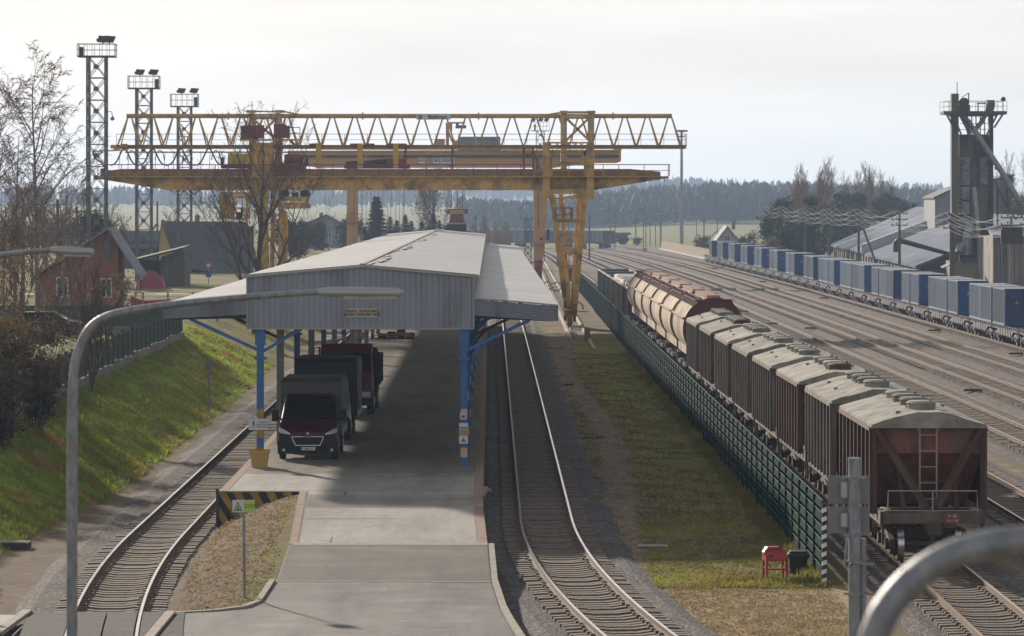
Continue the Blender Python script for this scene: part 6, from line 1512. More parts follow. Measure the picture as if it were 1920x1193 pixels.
b = MB(); b.box((364-CX)*s,(372-CX)*s,404,404.6,CZ-(418-HY)*s,CZ-(404-HY)*s); b.build('chimney', M['brick_brown'], bl, world=True)
lr = thing('outbuilding', 'low long outbuilding with dark roof left of the yellow gable', 'outbuilding', ((270-CX)*430/F, 430, 2.4)); s = 430/F
b = MB(); b.prism([((205-CX)*s,2),((300-CX)*s,2),((300-CX)*s,CZ-(452-HY)*s),((205-CX)*s,CZ-(452-HY)*s)], 'y', 430, 436); b.build('wall', M['wall_wood'], lr, world=True)
b = MB(); b.prism([(429,CZ-(466-HY)*s),(433,CZ-(433-HY)*s),(437,CZ-(466-HY)*s)], 'x', (202-CX)*s, (303-CX)*s); b.build('roof', M['roof_dark'], lr, world=True)
sh = thing('wooden_shed', 'open wooden shed with slanting roof beside the pink tent', 'shed', ((300-CX)*330/F, 330, 2.4)); s = 330/F
b = MB(); b.prism([((302-CX)*s,2.2),((342-CX)*s,2.2),((342-CX)*s,CZ-(468-HY)*s),((302-CX)*s,CZ-(482-HY)*s)], 'y', 330, 330.2); b.box((250-CX)*s,(342-CX)*s,336,336.2,2.2,CZ-(490-HY)*s); b.box((342-CX)*s,(342-CX)*s+.2,330,336,2.2,CZ-(472-HY)*s); b.build('wall', M['wall_wood'], sh, world=True)
b = MB(); b.slab([((246-CX)*s,329.5,CZ-(488-HY)*s),((344-CX)*s,329.5,CZ-(464-HY)*s),((344-CX)*s,337,CZ-(460-HY)*s),((246-CX)*s,337,CZ-(484-HY)*s)], .2); b.build('roof', M['wall_wood'], sh, world=True)
gh = gable_house('far grey house with dark roof and pale window strips beside the yellow leg', 640, ((562,424),(612,404),(648,424),566,646), 10, 'roof_slate', 'roof_dark', zb=.5, wins=((572,577,438,456),(596,601,438,460),(617,621,436,458),(638,641,436,458)), chim=(600,399))
tn = thing('tent', 'pink rounded tarpaulin tent in front of the wooden shed', 'tent', ((281-CX)*322/F, 322, 2.4)); b = MB(); rows = []
for i in range(9): a = math.pi*i/8; rows.append([(-math.cos(a)*1.25*(1.0 if y_ < 1 else .9), y_, math.sin(a)**.8*1.75*(1-.06*y_)) for y_ in (0,1,2,3)])
b.sheet(rows); b.add([rows[i][0] for i in range(9)], [tuple(range(9))]); b.build('canopy', M['tent_pink'], tn)
b = MB(); b.beam((-1.0,-.1,0),(-1.0,-.1,1.6),.2); b.box(-1.2,-.6,-.2,.1,.9,1.5); b.build('post', M['concrete'], tn)
b = MB(); b.box(0,.3,0,.1,0,2.3); 
pv = thing('entrance_wall', 'long low red-brown wall and pale road edge in front of the barn', 'wall', ((270-CX)*262/F, 262, 2.4)); s = 262/F
b = MB(); b.prism([((245-CX)*s,2.2),((320-CX)*s,2.2),((320-CX)*s,CZ-(561-HY)*s),((270-CX)*s,CZ-(564-HY)*s),((245-CX)*s,CZ-(556-HY)*s)], 'y', 262, 262.3); b.build('wall', M['logo_red'], pv, world=True)
rs = thing('road_sign', 'round red and white road sign over a blue plate near the bare tree', 'sign', ((391-CX)*340/F, 340, 2.4)); s = 340/F; z_ = CZ-(498-HY)*s
b = MB(); b.cyl((0,0,0),(0,0,z_-2.4+.2),.04,6); b.build('pole', M['pole_galv'], rs)
b = MB(); b.cyl((0,-.05,z_-2.4),(0,-.03,z_-2.4),.28,16); b.build('disc', M['sign_red'], rs); b = MB(); b.cyl((0,-.07,z_-2.4),(0,-.05,z_-2.4),.2,16); b.build('disc_face', M['sign_white'], rs); b = MB(); b.box(-.25,.25,-.06,-.03,z_-3.5,z_-2.95); b.build('plate', M['sign_blue'], rs)
# pale road and yards on the left plateau
b = MB(); b.sheet([[(-60,300,2.53),(-20,300,2.53)],[(-60,306,2.53),(-20,306,2.53)]]); setp(b.build('road', M['kerb_mat'], normals=False), kind='structure')
t = thing('green_container', 'green metal box at the end of the bank fence, under the left canopy', 'container', ((428-CX)*255/F, 255, 1.9)); s = 255/F; b = MB(); b.box(-.55,.55,0,1.2,0,1.0); b.box(-.58,.58,-.03,1.23,.95,1.05); b.build('body', mat('green_paint',(.01,.16,.07),.6,0,(.012,.12,.06),2), t, bevel=.02)
b = MB(); b.box(.58,1.6,.1,.2,0,.85); b.build('side_board', M['wall_wood'], t)
# cars behind the bushes
def car(label, X, Y, m, rz):
    t = thing('parked_car', label, 'car', (X, Y, 2.5), rz)
    lo = [(-2.1,.35),(-2.15,.7),(-1.9,.9),(-1.2,.98),(1.3,.95),(2.0,.8),(2.15,.6),(2.1,.3)]; up = [(-1.75,.93),(-1.35,1.4),(.4,1.45),(1.2,.95)]
    b = MB(); b.prism(lo, 'y', -.85, .85); b.prism(up, 'y', -.72, .72); b.build('body', M[m], t, bevel=.06, smooth=True)
    b = MB()
    for y in (-.73,.73): b.add([(-1.3,y,1.0),(.95,y,1.0),(.35,y,1.36),(-1.2,y,1.34)], [(0,1,2,3)])
    b.add([(1.17,-.65,1.0),(1.17,.65,1.0),(.45,.62,1.42),(.45,-.62,1.42)], [(0,1,2,3)]); b.build('window', M['glass_dark'], t)
    for x in (-1.35,1.35):
        for y in (-.8,.8): b = MB(); b.cyl((x,y-.1,.32),(x,y+.1,.32),.32,16); b.build('wheel', M['tyre'], t)
    for y in (-.6,.6): b = MB(); b.box(2.08,2.16,y-.15,y+.15,.6,.72); b.build('headlight', M['lamp_glass'], t)
car('dark blue parked car seen from its side behind the hedge and fence', -26.3, 205, 'car_dark', 0); car('silver parked car partly hidden behind the dark car at the left', -29.8, 216, 'car_silver', 0)
# ------------------------------------------------------------ right side buildings
s = 1
wh = thing('warehouse', 'long warehouse with pale pillared wall and blue-grey roofs behind the container train', 'warehouse', (52, 520, 0))
A = Vector((48.8,432,0)); Bq = Vector((56.3,628,0)); n_ = 30
def on(t, off=0.0, z=0.0):
    p = A.lerp(Bq, t); d = (Bq-A).normalized(); q = Vector((d.y,-d.x,0)); p = p+q*off; return Vector((p.x, p.y, z))
def on_(x): return on(x)
b = MB(); b.quad(on(0),on(1),on(1,0,3.1),on(0,0,3.1)); b.quad(on(0),on(0,14),on(0,14,3.1),on(0,0,3.1)); b.add([on(0,0,3.1),on(0,14,3.1),on(0,14,8.3)], [(0,1,2)]); b.quad(on(1,0,0),on(1,14,0),on(1,14,9),on(1,0,3.1)); b.build('wall', M['brick_pale'], wh, world=True, normals=False)
b = MB()
for k in range(n_+1): t_ = k/n_; p = on(t_, -.25); b.box(p.x-.35,p.x+.35,p.y-.6,p.y+.6,0,3.0)
for k in range(n_): t_ = (k+.5)/n_; p = on(t_, -.12); b.box(p.x-.15,p.x+.15,p.y-.3,p.y+.3,0,3.0)
b.build('pillar', M['wall_conc'], wh, world=True)
b = MB()
for k in range(n_): t_ = (k+.25)/n_; p = on(t_, -.02); b.box(p.x-.05,p.x+.02,p.y-.8,p.y+.8,.8,2.6)
b.build('window_strip', M['window_glass'], wh, world=True)
def roofpl(t0, t1, dz, nm='roof', rise0=6.0, rise1=6.0, zb0=3.25):
    b = MB(); rows = []
    for k in range(9):
        t_ = lerp(t0,t1,k/8); rs_ = lerp(rise0,rise1,k/8); rows.append([on(t_,-1.0,zb0-.45+dz), on(t_,6,zb0+rs_*.43+dz), on(t_,14,zb0+rs_+dz)])
    b.sheet(rows); b.sheet([[(p[0],p[1],p[2]-.3) for p in r] for r in rows]); 
    for rr in (rows[0], rows[-1]): b.sheet([rr, [(p[0],p[1],p[2]-.3) for p in rr]])
    b.sheet([[r[0] for r in rows],[(r[0][0],r[0][1],r[0][2]-.3) for r in rows]]); b.sheet([[r[2] for r in rows],[(r[2][0],r[2][1],0) for r in rows]])
    return b.build(nm, M['roof_blue'], wh, world=True, normals=False)
roofpl(-.02,.50,0,rise0=5.4,rise1=5.6); roofpl(.52,1.02,.25,rise0=6.0,rise1=6.2)
b = MB(); b.sheet([[on(.505,-1.2,2.7),on(.505,14.2,8.7)],[on(.505,-1.2,4.2),on(.505,14.2,10.0)],[on(.52,-1.2,4.2),on(.52,14.2,10.0)],[on(.52,-1.2,2.7),on(.52,14.2,8.7)]]); b.build('parapet', M['lamp_shell'], wh, world=True, normals=False)
# tower
TY = 420.0
def tx(px): return (px-CX)*TY/F
def tz(py): return CZ-(py-HY)*TY/F
tw = thing('grain_dryer_tower', 'tall dark grain dryer tower with railed top platform and slanting chutes', 'tower', (tx(1822), TY, 0)); T_ = lambda nm, b, m, **k: b.build(nm, M[m], tw, world=True, **k)
b = MB(); b.box(tx(1783),tx(1796.5),TY-.6,TY+.6,tz(505),tz(176)); b.box(tx(1785),tx(1795),TY-.61,TY-.6,tz(500),tz(200)); 
for py in (238,285,328,370,412,455): b.box(tx(1782.5),tx(1797),TY-.66,TY+.66,tz(py+1),tz(py))
T_('elevator_shaft', b, 'tower_olive')
b = MB(); b.box(tx(1854),tx(1862),TY-.3,TY+.7,tz(490),tz(190)); b.box(tx(1850),tx(1864),TY-.4,TY+.7,tz(205),tz(188)); T_('elevator_shaft', b, 'tower_dark')
b = MB(); b.box(tx(1799),tx(1856),TY+.3,TY+4,tz(490),tz(252)); T_('dryer_body', b, 'tower_dark')
for (x0,x1) in ((1803.5,1818.5),(1838.5,1853.5)):
    for (y0_,y1_) in ((295,320),(322,347),(350,375),(378,402),(405,430)):
        if x0 > 1830 and y0_ > 360: continue
        b = MB(); b.box(tx(x0),tx(x1),TY+.2,TY+.3,tz(y1_),tz(y0_)); T_('panel', b, 'tower_panel')
b = MB(); b.box(tx(1821),tx(1852),TY+.0,TY+.3,tz(480),tz(351)); T_('exhaust_panel', b, 'tower_olive')
b = MB(); b.prism([(tx(1823),tz(351)),(tx(1830),tz(351)),(tx(1835),tz(400)),(tx(1838),tz(450)),(tx(1836),tz(478)),(tx(1832),tz(478)),(tx(1830),tz(420))], 'y', TY-.1, TY+.02); T_('dust_stain', b, 'white_stain')
b = MB()
for py in range(298, 475, 8): b.sphere((tx(1799),TY-.1,tz(py)),.22,8,6)
T_('vent_pod', b, 'duct')
b = MB(); b.tube([(tx(1813),TY-1,tz(478)),(tx(1812),TY-1,tz(450)),(tx(1816),TY-1,tz(420))],[.75,.7,.5],12); b.tube([(tx(1797),TY-1.5,tz(474)),(tx(1799),TY-1.3,tz(464)),(tx(1806),TY-1,tz(459)),(tx(1818),TY-1,tz(461))],[.55,.6,.6,.4],12); T_('duct', b, 'duct', smooth=True)
b = MB(); b.box(tx(1767),tx(1885),TY-1.4,TY+2.5,tz(215),tz(209)); b.box(tx(1783),tx(1866),TY-1.2,TY+2.2,tz(218),tz(213))
for a_, c_ in (((1773,215),(1792,252)),((1785,215),(1800,252)),((1878,215),(1862,240)),((1868,215),(1848,252))): b.beam((tx(a_[0]),TY-1,tz(a_[1])),(tx(c_[0]),TY-1,tz(c_[1])),.2)
for px in (1814,1822,1830,1838,1846): b.beam((tx(px),TY,tz(215)),(tx(px),TY,tz(252)),.12)
for py in (232,243): b.beam((tx(1800),TY,tz(py)),(tx(1855),TY,tz(py)),.06)
T_('platform', b, 'steel_dark')
b = MB()
for (a_, c_) in ((1767,1777),(1777,1885)): railing(b, [(tx(a_),TY-1.4,tz(209)),(tx(c_),TY-1.4,tz(209))], 1.15, 1.1, .025)
railing(b, [(tx(1767),TY+2.4,tz(209)),(tx(1885),TY+2.4,tz(209))], 1.15, 1.1, .025); T_('railing', b, 'steel_dark')
b = MB(); b.tube([(tx(1801),TY-.8,tz(217)),(tx(1814),TY-.9,tz(228)),(tx(1824),TY-1,tz(244))],.28,8); b.tube([(tx(1848),TY-.8,tz(212)),(tx(1838),TY-.9,tz(230)),(tx(1826),TY-1,tz(244))],.28,8); b.tube([(tx(1801),TY-.5,tz(217)),(tx(1813),TY-.5,tz(240)),(tx(1817),TY-.5,tz(252))],.25,8); b.tube([(tx(1852),TY-.6,tz(214)),(tx(1857),TY-.8,tz(192))],.5,10); T_('chute', b, 'mast_grey')
b = MB(); b.tube([(tx(1824),TY-1.2,tz(244)),(tx(1872),TY-2,tz(320)),(tx(1909),TY-2.6,tz(384))],.33,12)
for k in range(9): u = k/8; p0_ = Vector((tx(1824),TY-1.2,tz(244))).lerp(Vector((tx(1909),TY-2.6,tz(384))),u); b.tube([p0_-Vector((.1,0,-.16)),p0_+Vector((.1,0,-.16))],.38,12)
T_('long_chute', b, 'duct', smooth=True)
b = MB(); b.box(tx(1794),tx(1795.3),TY,TY+.2,tz(180),tz(154)); b.cyl((tx(1807),TY-.5,tz(192)),(tx(1807),TY+.4,tz(192)),.55,10); b.box(tx(1798),tx(1818),TY-.5,TY+.5,tz(209),tz(197)); b.box(tx(1832),tx(1848),TY-.4,TY+.4,tz(195),tz(193)); b.box(tx(1833),tx(1835),TY,TY+.2,tz(209),tz(194)); b.box(tx(1815),tx(1817),TY-.2,TY,tz(196),tz(175)); b.beam((tx(1803),TY,tz(183)),(tx(1817),TY,tz(174)),.08); b.cyl((tx(1881.5),TY,tz(186)),(tx(1881.5),TY+.5,tz(186)),.28,12); b.beam((tx(1881.5),TY+.2,tz(209)),(tx(1881.5),TY+.2,tz(188)),.06)
T_('head_machinery', b, 'steel_dark')
b = MB(); b.box(tx(1785),tx(1862),TY-1.5,TY+6,-.2,tz(490)); b.box(tx(1786),tx(1801),TY-1.6,TY-1.5,-.2,tz(492)); T_('base_house', b, 'brick_pale')
b = MB(); b.box(tx(1800),tx(1862),TY-1.7,TY+6,tz(492),tz(483)); b.box(tx(1834),tx(1850),TY-1.56,TY-1.5,tz(528),tz(512)); T_('base_trim', b, 'steel_dark')
b = MB(); b.slab([(tx(1763),TY-3,tz(501)),(tx(1785),TY-3,tz(491)),(tx(1785),TY,tz(490)),(tx(1763),TY,tz(500))],.1); T_('lean_to_roof', b, 'duct')
b = MB(); b.tube([(tx(1674),TY-3,tz(472)),(tx(1674),TY-3,tz(455)),(tx(1677),TY-3,tz(451)),(tx(1690),TY-3,tz(453)),(tx(1783),TY-2,tz(478))],[.3,.3,.3,.3,.22],10)
t = thing('conveyor_pipe', 'dark bent conveyor pipe running down over the warehouse roof to the tower', 'pipe', (tx(1730), TY-3, 5)); b.build('pipe', M['steel_dark'], t, world=True, smooth=True)
# conveyor bridge to the right building
t = thing('conveyor_bridge', 'olive conveyor bridge on a dark trestle at the right picture edge', 'conveyor', (tx(1900), TY-3, 0)); b = MB(); b.box(tx(1887),tx(1960),TY-3.5,TY-1.5,tz(399),tz(391)); b.build('bridge', M['tower_olive'], t, world=True)
b = MB()
for px in (1890,1905,1920): b.beam((tx(px),TY-3,tz(399)),(tx(px+8),TY-3,tz(412)),.12); b.beam((tx(px+8),TY-3,tz(412)),(tx(px+15),TY-3,tz(399)),.12)
b.beam((tx(1881),TY-3,tz(355)),(tx(1884),TY-3,tz(392)),.2); b.beam((tx(1862),TY-2,tz(342)),(tx(1884),TY-2.5,tz(390)),.25); b.box(tx(1865),tx(1868),TY-2,TY-1.6,0,tz(352)); railing(b, [(tx(1887),TY-3.5,tz(391)),(tx(1950),TY-3.5,tz(391))],.8,1.2,.03); b.build('trestle', M['steel_dark'], t, world=True)
# grey metal hall behind tower, concrete hall at right edge
s = 520/F; t = thing('metal_hall', 'grey sheet metal hall with slanted roof left behind the tower', 'hall', ((1790-CX)*s, 520, 0)); b = MB(); b.prism([((1753-CX)*s,0),((1900-CX)*s,0),((1900-CX)*s,CZ-(330-HY)*s),((1788-CX)*s,CZ-(355-HY)*s),((1753-CX)*s,CZ-(371-HY)*s)], 'y', 520, 534); wavebump(M['wall_metal'], 'X', .5, .04, .8); b.build('wall', M['wall_metal'], t, world=True)
b = MB(); b.prism([((1750-CX)*s,CZ-(372.5-HY)*s),((1788-CX)*s,CZ-(355-HY)*s),((1902-CX)*s,CZ-(330-HY)*s),((1902-CX)*s,CZ-(327-HY)*s),((1788-CX)*s,CZ-(352.5-HY)*s),((1750-CX)*s,CZ-(370-HY)*s)], 'y', 519.6, 534.5); b.build('roof', M['roof_dark'], t, world=True)
s = 405/F; t = thing('concrete_hall', 'stained pale concrete hall with upright pilasters at the right picture edge', 'hall', ((1900-CX)*s, 405, 0)); b = MB(); b.box((1862-CX)*s,(2050-CX)*s,405,430,-.2,CZ-(443-HY)*s); b.build('wall', M['wall_conc'], t, world=True)
b = MB(); b.slab([((1859-CX)*s,404,CZ-(441-HY)*s),((2055-CX)*s,404,CZ-(441-HY)*s),((2055-CX)*s,420,CZ-(424-HY)*s),((1880-CX)*s,420,CZ-(424-HY)*s)],.3); b.build('roof', M['roof_slate'], t, world=True)
b = MB(); 
for k in range(9): px = 1864+k*12; b.box((px-CX)*s,(px+3-CX)*s,404.75,405,-.2,CZ-(447-HY)*s)
b.box((1862-CX)*s,(2050-CX)*s,404.8,405,CZ-(446-HY)*s,CZ-(443-HY)*s); b.build('pilaster', M['brick_brown'], t, world=True)
b = MB(); 
for px in (1871,1877,1889): b.tube([((px-CX)*s,404.6,0),((px-CX)*s,404.6,CZ-(450-HY)*s),((px-4-CX)*s,404.6,CZ-(446-HY)*s)],.09,6)
b.build('downpipe', M['steel_grey'], t, world=True)
# small gable house and timber fence in the far yard
gable_house('small pale gable house with tall chimney behind the first far containers', 700, ((1338,459),(1364,425),(1391,459),1341,1388), 12, 'wall_plaster', 'roof_dark', zb=0, chim=(1378,415), wins=((1359,1368,442,452),))
t = thing('timber_fence', 'yellowish board fence along the far yard left of the container train', 'fence', (38, 720, 0)); b = MB()
pa, pb = gr(1240, 468, 0), gr(1336, 489, 0)
for k in range(60): p = pa.lerp(pb, k/60); q = pa.lerp(pb, (k+.9)/60); h = 2.0+.08*math.sin(k*3); b.add([(p.x,p.y,0),(q.x,q.y,0),(q.x,q.y,h),(p.x,p.y,h)], [(0,1,2,3)])
b.build('board', M['fence_wood'], t, world=True, normals=False); b = MB(); b.beam((pa.x-.3,pa.y-1,.15),(pb.x-.3,pb.y-1,.15),.5,.3); b.build('footing', M['white_stain'], t, world=True)
# timber stacks
r5 = random.Random(8)
for i, (px0, px1, pyt, lb) in enumerate(((874,896,415,'low stack of pale timber left of the thin pole'),(894,922,410,'tall stack of pale timber behind the shed roof'),(920,940,416,'middle stack of pale timber'),(936,960,413,'rounded stack of timber next to the lattice tower'))):
    Ys = 640+i*4; s = Ys/F; t = thing('timber_stack', lb, 'timber stack', ((px0+px1)/2*s-CX*s, Ys, 0), 0, 'timber stacks in the far yard'); b = MB(); z1 = CZ-(pyt-HY)*s; x0, x1 = (px0-CX)*s, (px1-CX)*s; z = 0
    while z < z1:
        h = r5.uniform(.15,.3); in_ = max(0, (z-z1*.6))*.25; b.box(x0+in_+r5.uniform(0,.25),x1-in_-r5.uniform(0,.25),Ys+r5.uniform(0,.3),Ys+3,z,z+h*.8); z += h
    b.build('timber', M['timber'], t, world=True)
c = gr(1181, 457, 0); t = thing('far_bush_wagon', 'dark low tank wagon standing alone on the far track', 'wagon', (26.5, 905, .5)); b = MB(); b.box(-2.4,2.4,0,3,1,2.2); b.box(-3.2,3.2,.2,2.8,2.0,2.6); b.build('body', M['roof_dark'], t); b = MB()
for x in (-1.6,-.6,.6,1.6): b.cyl((x,0,.5),(x,.3,.5),.5,10)
b.build('wheel', M['steel_dark'], t)
for i, (px, py, lb) in enumerate(((1209,473,'red switch marker by the far points'),(1130,463,'red end marker in front of the grey wagons'),(1096,469,'red buffer light left of the grey wagons'))):
    c = gr(px, py, 0); b = MB(); b.box(-.12,.12,-.1,.1,0,.5); b.box(-.5,.5,-.1,.1,.4,.8); o = b.build('switch_marker', M['box_red'], None); o.location = c; setp(o, lb, 'marker')
# ------------------------------------------------------------ trees
def grow(seed, H, r0, levels=4, spread=.5, up=.25, droop=0.0, nb=(7,5,4,4), lr=(.5,.45,.42,.4), start=.2, lean=(0,0), twn=3, fork=None, wob=.04):
    r_ = random.Random(seed); br = []; tips = []
    def branch(p, d, L_, r, lv):
        n = 7 if lv == 0 else 5 if lv == 1 else 3
        pts = [p]; rs = [r]; dd = Vector(d)
        for i in range(n):
            j = wob*(1+lv*1.3); dd = dd+Vector((r_.uniform(-j,j), r_.uniform(-j,j), r_.uniform(-j,j)))
            dd.z += (up*.10 if lv else .02) - droop*.16*lv*(i/n)
            dd.normalize(); p = p+dd*(L_/n); pts.append(p); rs.append(max(.008, r*(1-(i+1)/n*(.82 if lv else .9))))
        br.append((lv, pts, rs))
        if lv >= levels: tips.append(p); return
        k = nb[min(lv, len(nb)-1)]
        for i in range(k):
            t = start+(1-start)*((i+r_.random()*.8)/k) if lv == 0 else .25+.75*((i+r_.random())/k)
            t = min(.98, t); f = t*n; a = int(f); q = pts[a].lerp(pts[min(a+1, n)], f-a); rr = rs[a]*.6
            ax = (pts[min(a+1,n)]-pts[a]).normalized(); an = r_.uniform(0, 6.28) if lv == 0 else r_.uniform(0, 6.28)
            o = Vector((math.cos(an), math.sin(an), 0)); 
            if abs(ax.z) < .9: o = (ax.cross(Vector((0,0,1))).normalized()*math.cos(an)+Vector((0,0,1))*math.sin(an)*.7)
            sp = spread*r_.uniform(.7,1.2); nd = (ax*(1-sp*.6)+o*sp+Vector((0,0,up*(1 if lv < 2 else .4)))).normalized()
            ll = L_*lr[min(lv, 3)]*r_.uniform(.7,1.15)*((1.15-t*.65) if lv == 0 else 1)
            branch(q, nd, ll, rr, lv+1)
    branch(Vector((0,0,0)), Vector((lean[0],lean[1],1)).normalized(), H, r0, 0)
    if fork:
        for (h, dx, dy, L2, rr) in fork: branch(Vector((0,0,h)), Vector((dx,dy,1)).normalized(), L2, rr, 0)
    return br, tips, r_
def tree(label, loc, seed, H, r0, name='bare_tree', cat='tree', bark='bark', twig='twig', leaf=None, nleaf=0, lsize=.12, lspread=.5, group=None, lmax=1.0, **kw):
    t = thing(name, label, cat, loc, 0, group); br, tips, r_ = grow(seed, H, r0, **kw)
    b = MB(); c = MB(); 
    for lv, pts, rs in br:
        if lv <= 0: b.tube(pts, rs, 8, cap=False)
        elif lv == 1: b.tube(pts, rs, 5, cap=False)
        else: c.tube(pts, [max(.011, q) for q in rs], 3, cap=False)
    b.build('trunk', M[bark], t, smooth='all', normals=False); c.build('crown', M[twig], t, normals=False)
    if leaf and nleaf:
        f = MB(); T = (tips if tips else [Vector((0,0,H))])
        for i in range(nleaf):
            p = T[r_.randrange(len(T))]
            if p.z > H*lmax: continue
            q = p+Vector((r_.gauss(0,lspread), r_.gauss(0,lspread), r_.gauss(0,lspread)*.8)); leafq(f, q, lsize*r_.uniform(.6,1.4), r_)
        f.build('foliage', M[leaf], t, normals=False)
    return t
def leafq(f, q, s, r_):
    a = Vector((r_.uniform(-1,1), r_.uniform(-1,1), r_.uniform(-1,1))).normalized()*s; c = a.cross(Vector((r_.uniform(-1,1), r_.uniform(-1,1), r_.uniform(-1,1)))).normalized()*s*.6
    n = len(f.v); f.v += [tuple(q-a), tuple(q+c), tuple(q+a), tuple(q-c)]; f.f.append((n,n+1,n+2,n+3)); f.m.append(0)
# tall birches left
def px3(px, Y, z): return Vector(((px-CX)*Y/F, Y, z))
tree('tall bare birch with drooping twigs at the left, left of the tallest mast', px3(72,205,2.4), 21, 14.6, .17, name='birch_tree', bark='bark_birch', twig='twig_birch', levels=4, spread=.62, up=.26, droop=1.25, nb=(17,7,5,4), lr=(.36,.42,.45,.5), start=.22, leaf='leaf_brown', nleaf=450, lsize=.05, lspread=.35, lmax=.55)
tree('bare birch cut by the left picture edge with long drooping twigs', px3(-18,195,2.4), 5, 12.6, .17, name='birch_tree', bark='bark_birch', twig='twig_birch', levels=4, spread=.66, up=.24, droop=1.3, nb=(16,7,5,4), lr=(.38,.42,.45,.5), start=.2, leaf='leaf_brown', nleaf=300, lsize=.05, lspread=.35, lmax=.5)
tree('smaller bare birch between the left edge and the tall birch', px3(28,230,2.4), 33, 12, .15, name='birch_tree', bark='bark_birch', twig='twig_birch', levels=4, spread=.6, up=.24, droop=1.2, nb=(13,6,5,3), lr=(.4,.42,.45,.5), start=.2)
tree('thin bare birch right of the tall birch, in front of the red brick house', px3(118,215,2.4), 41, 10, .11, name='birch_tree', bark='bark_birch', twig='twig_birch', levels=3, spread=.7, up=.3, droop=.6, nb=(12,7,5), lr=(.45,.45,.45), start=.15, leaf='leaf_orange', nleaf=400, lsize=.06, lspread=.5)
tree('wide bare deciduous tree in front of the left crane leg, behind the shed roof', px3(478,246,1.2), 77, 12.6, .26, levels=4, spread=.72, up=.34, nb=(9,6,4,3), lr=(.55,.5,.45,.45), start=.2, fork=((.6,-.32,0,8.5,.16),(.9,.45,.1,8.6,.17),(1.4,.12,.1,11,.19)), wob=.05)
tree('leafless shrub-like tree in the middle of the bank fence', px3(172,150,2.3), 55, 4.2, .06, levels=3, spread=.4, up=.5, nb=(9,5,4), lr=(.5,.45,.4), start=.05, fork=((.1,.15,0,4,.05),(.1,-.2,0,3.8,.05),(.1,.3,.1,3.4,.04)), leaf='leaf_orange', nleaf=500, lsize=.05, lspread=.25)
tree('dark dense conifer-like tree behind the base of the tallest mast', px3(185,330,2.4), 12, 6.6, .16, levels=3, spread=.6, up=.3, nb=(14,7,5), lr=(.42,.45,.4), start=.1, leaf='needle', nleaf=5200, lsize=.13, lspread=.35)
tree('bare tree behind the yellow gable, left of the middle mast', px3(330,440,2.4), 13, 7, .14, levels=3, spread=.6, up=.3, nb=(12,7,5), lr=(.45,.45,.4), start=.15)
for i, (px, Y, H_, sd, lf, nl, lb) in enumerate(((8,188,6.5,61,'leaf_orange',1100,'orange-leaved small tree at the left picture edge'),(38,176,5.2,62,'leaf_orange',1500,'brown-leaved small tree just right of the left edge one'),(134,232,5.4,63,'leaf_orange',500,'orange-brown small tree touching the brick house roof'),(101,196,2.6,64,'leaf_brown',250,'thin brown-leaved young tree in front of the brick wall'),(228,238,2.6,65,'leaf_brown',900,'low brown shrub by the brick house door'))):
    tree(lb, px3(px,Y,2.4), sd, H_, .08, name='small_tree', levels=3, spread=.65, up=.35, nb=(11,6,5), lr=(.5,.45,.42), start=.08, leaf=lf, nleaf=nl, lsize=.07, lspread=.38)
for i, (px, Y, H_) in enumerate(((6,320,8),(33,345,7.5),(60,330,9),(88,350,7.6),(112,335,7.2),(150,360,8.2),(205,380,6.4),(232,372,5.6),(20,300,6.5))):
    tree('bare brown tree in the row behind the brick house, %s from the left' % ORD[sorted((6,33,60,88,112,150,205,232,20)).index(px)], px3(px,Y,2.4), 500+i, H_, .13, levels=3, spread=.55, up=.35, nb=(13,8,5), lr=(.42,.48,.42), start=.12, leaf='leaf_brown', nleaf=350, lsize=.09, lspread=.4, group='bare trees behind the brick house')
# hedge of bushes on the bank, bottom left
def bush(label, X, Y, w, h, n, seed, leaf='leaf_dark', ls=.06, stems=14, z=None, name='bush'):
    z = gz(X, Y) if z is None else z; t = thing(name, label, 'bush', (X, Y, z), 0, 'bushes on the bank'); r_ = random.Random(seed); b = MB(); f = MB()
    for i in range(stems):
        a = r_.uniform(0,6.28); d = r_.uniform(.2,.9)*w; p0 = Vector((math.cos(a)*d*.3, math.sin(a)*d*.3, -.1)); p1 = Vector((math.cos(a)*d*.8, math.sin(a)*d*.8, h*r_.uniform(.5,.75))); p2 = Vector((math.cos(a)*d, math.sin(a)*d, h*r_.uniform(.8,1.05)))
        b.tube([p0,p1,p2],[.03,.018,.008],3,cap=False)
        for q in range(7):
            s = r_.random(); m_ = p0.lerp(p1, .3+s*.7) if s < .7 else p1.lerp(p2, s-.2); e_ = m_+Vector((r_.gauss(0,.4)*w, r_.gauss(0,.4)*w, r_.uniform(.05,.35)*h)); b.tube([m_,e_],[.012,.005],3,cap=False)
            for u in range(n//stems//7): leafq(f, m_.lerp(e_, r_.random())+Vector((r_.gauss(0,.12),r_.gauss(0,.12),r_.gauss(0,.12))), ls*r_.uniform(.6,1.4), r_)
    b.build('stems', M['twig'], t, normals=False); f.build('foliage', M[leaf], t, normals=False); return t
bs_ = [(-17.9,128,1.2,3.3,3000,'leaf_dark'),(-18.6,126,1.3,3.6,3000,'leaf_dark'),(-17.3,132,1.1,2.7,2600,'leaf_dark'),(-18.9,134,1.3,3.2,2200,'leaf_brown'),(-18.2,140,1.2,3.2,2600,'leaf_dark'),(-18.5,121,1.2,2.6,2600,'leaf_dark'),(-19.8,146,1.3,2.8,1600,'leaf_brown'),(-17.6,124.5,.9,1.8,1800,'leaf_dark'),(-20.4,138,1.3,4.2,1900,'leaf_orange'),(-21.8,158,1.3,2.4,1300,'leaf_brown'),(-25.5,172,1.3,2.2,1000,'leaf_orange'),(-25.5,196,1.2,.8,900,'leaf_brown'),(-23.3,199,1.0,1.0,800,'leaf_orange')]
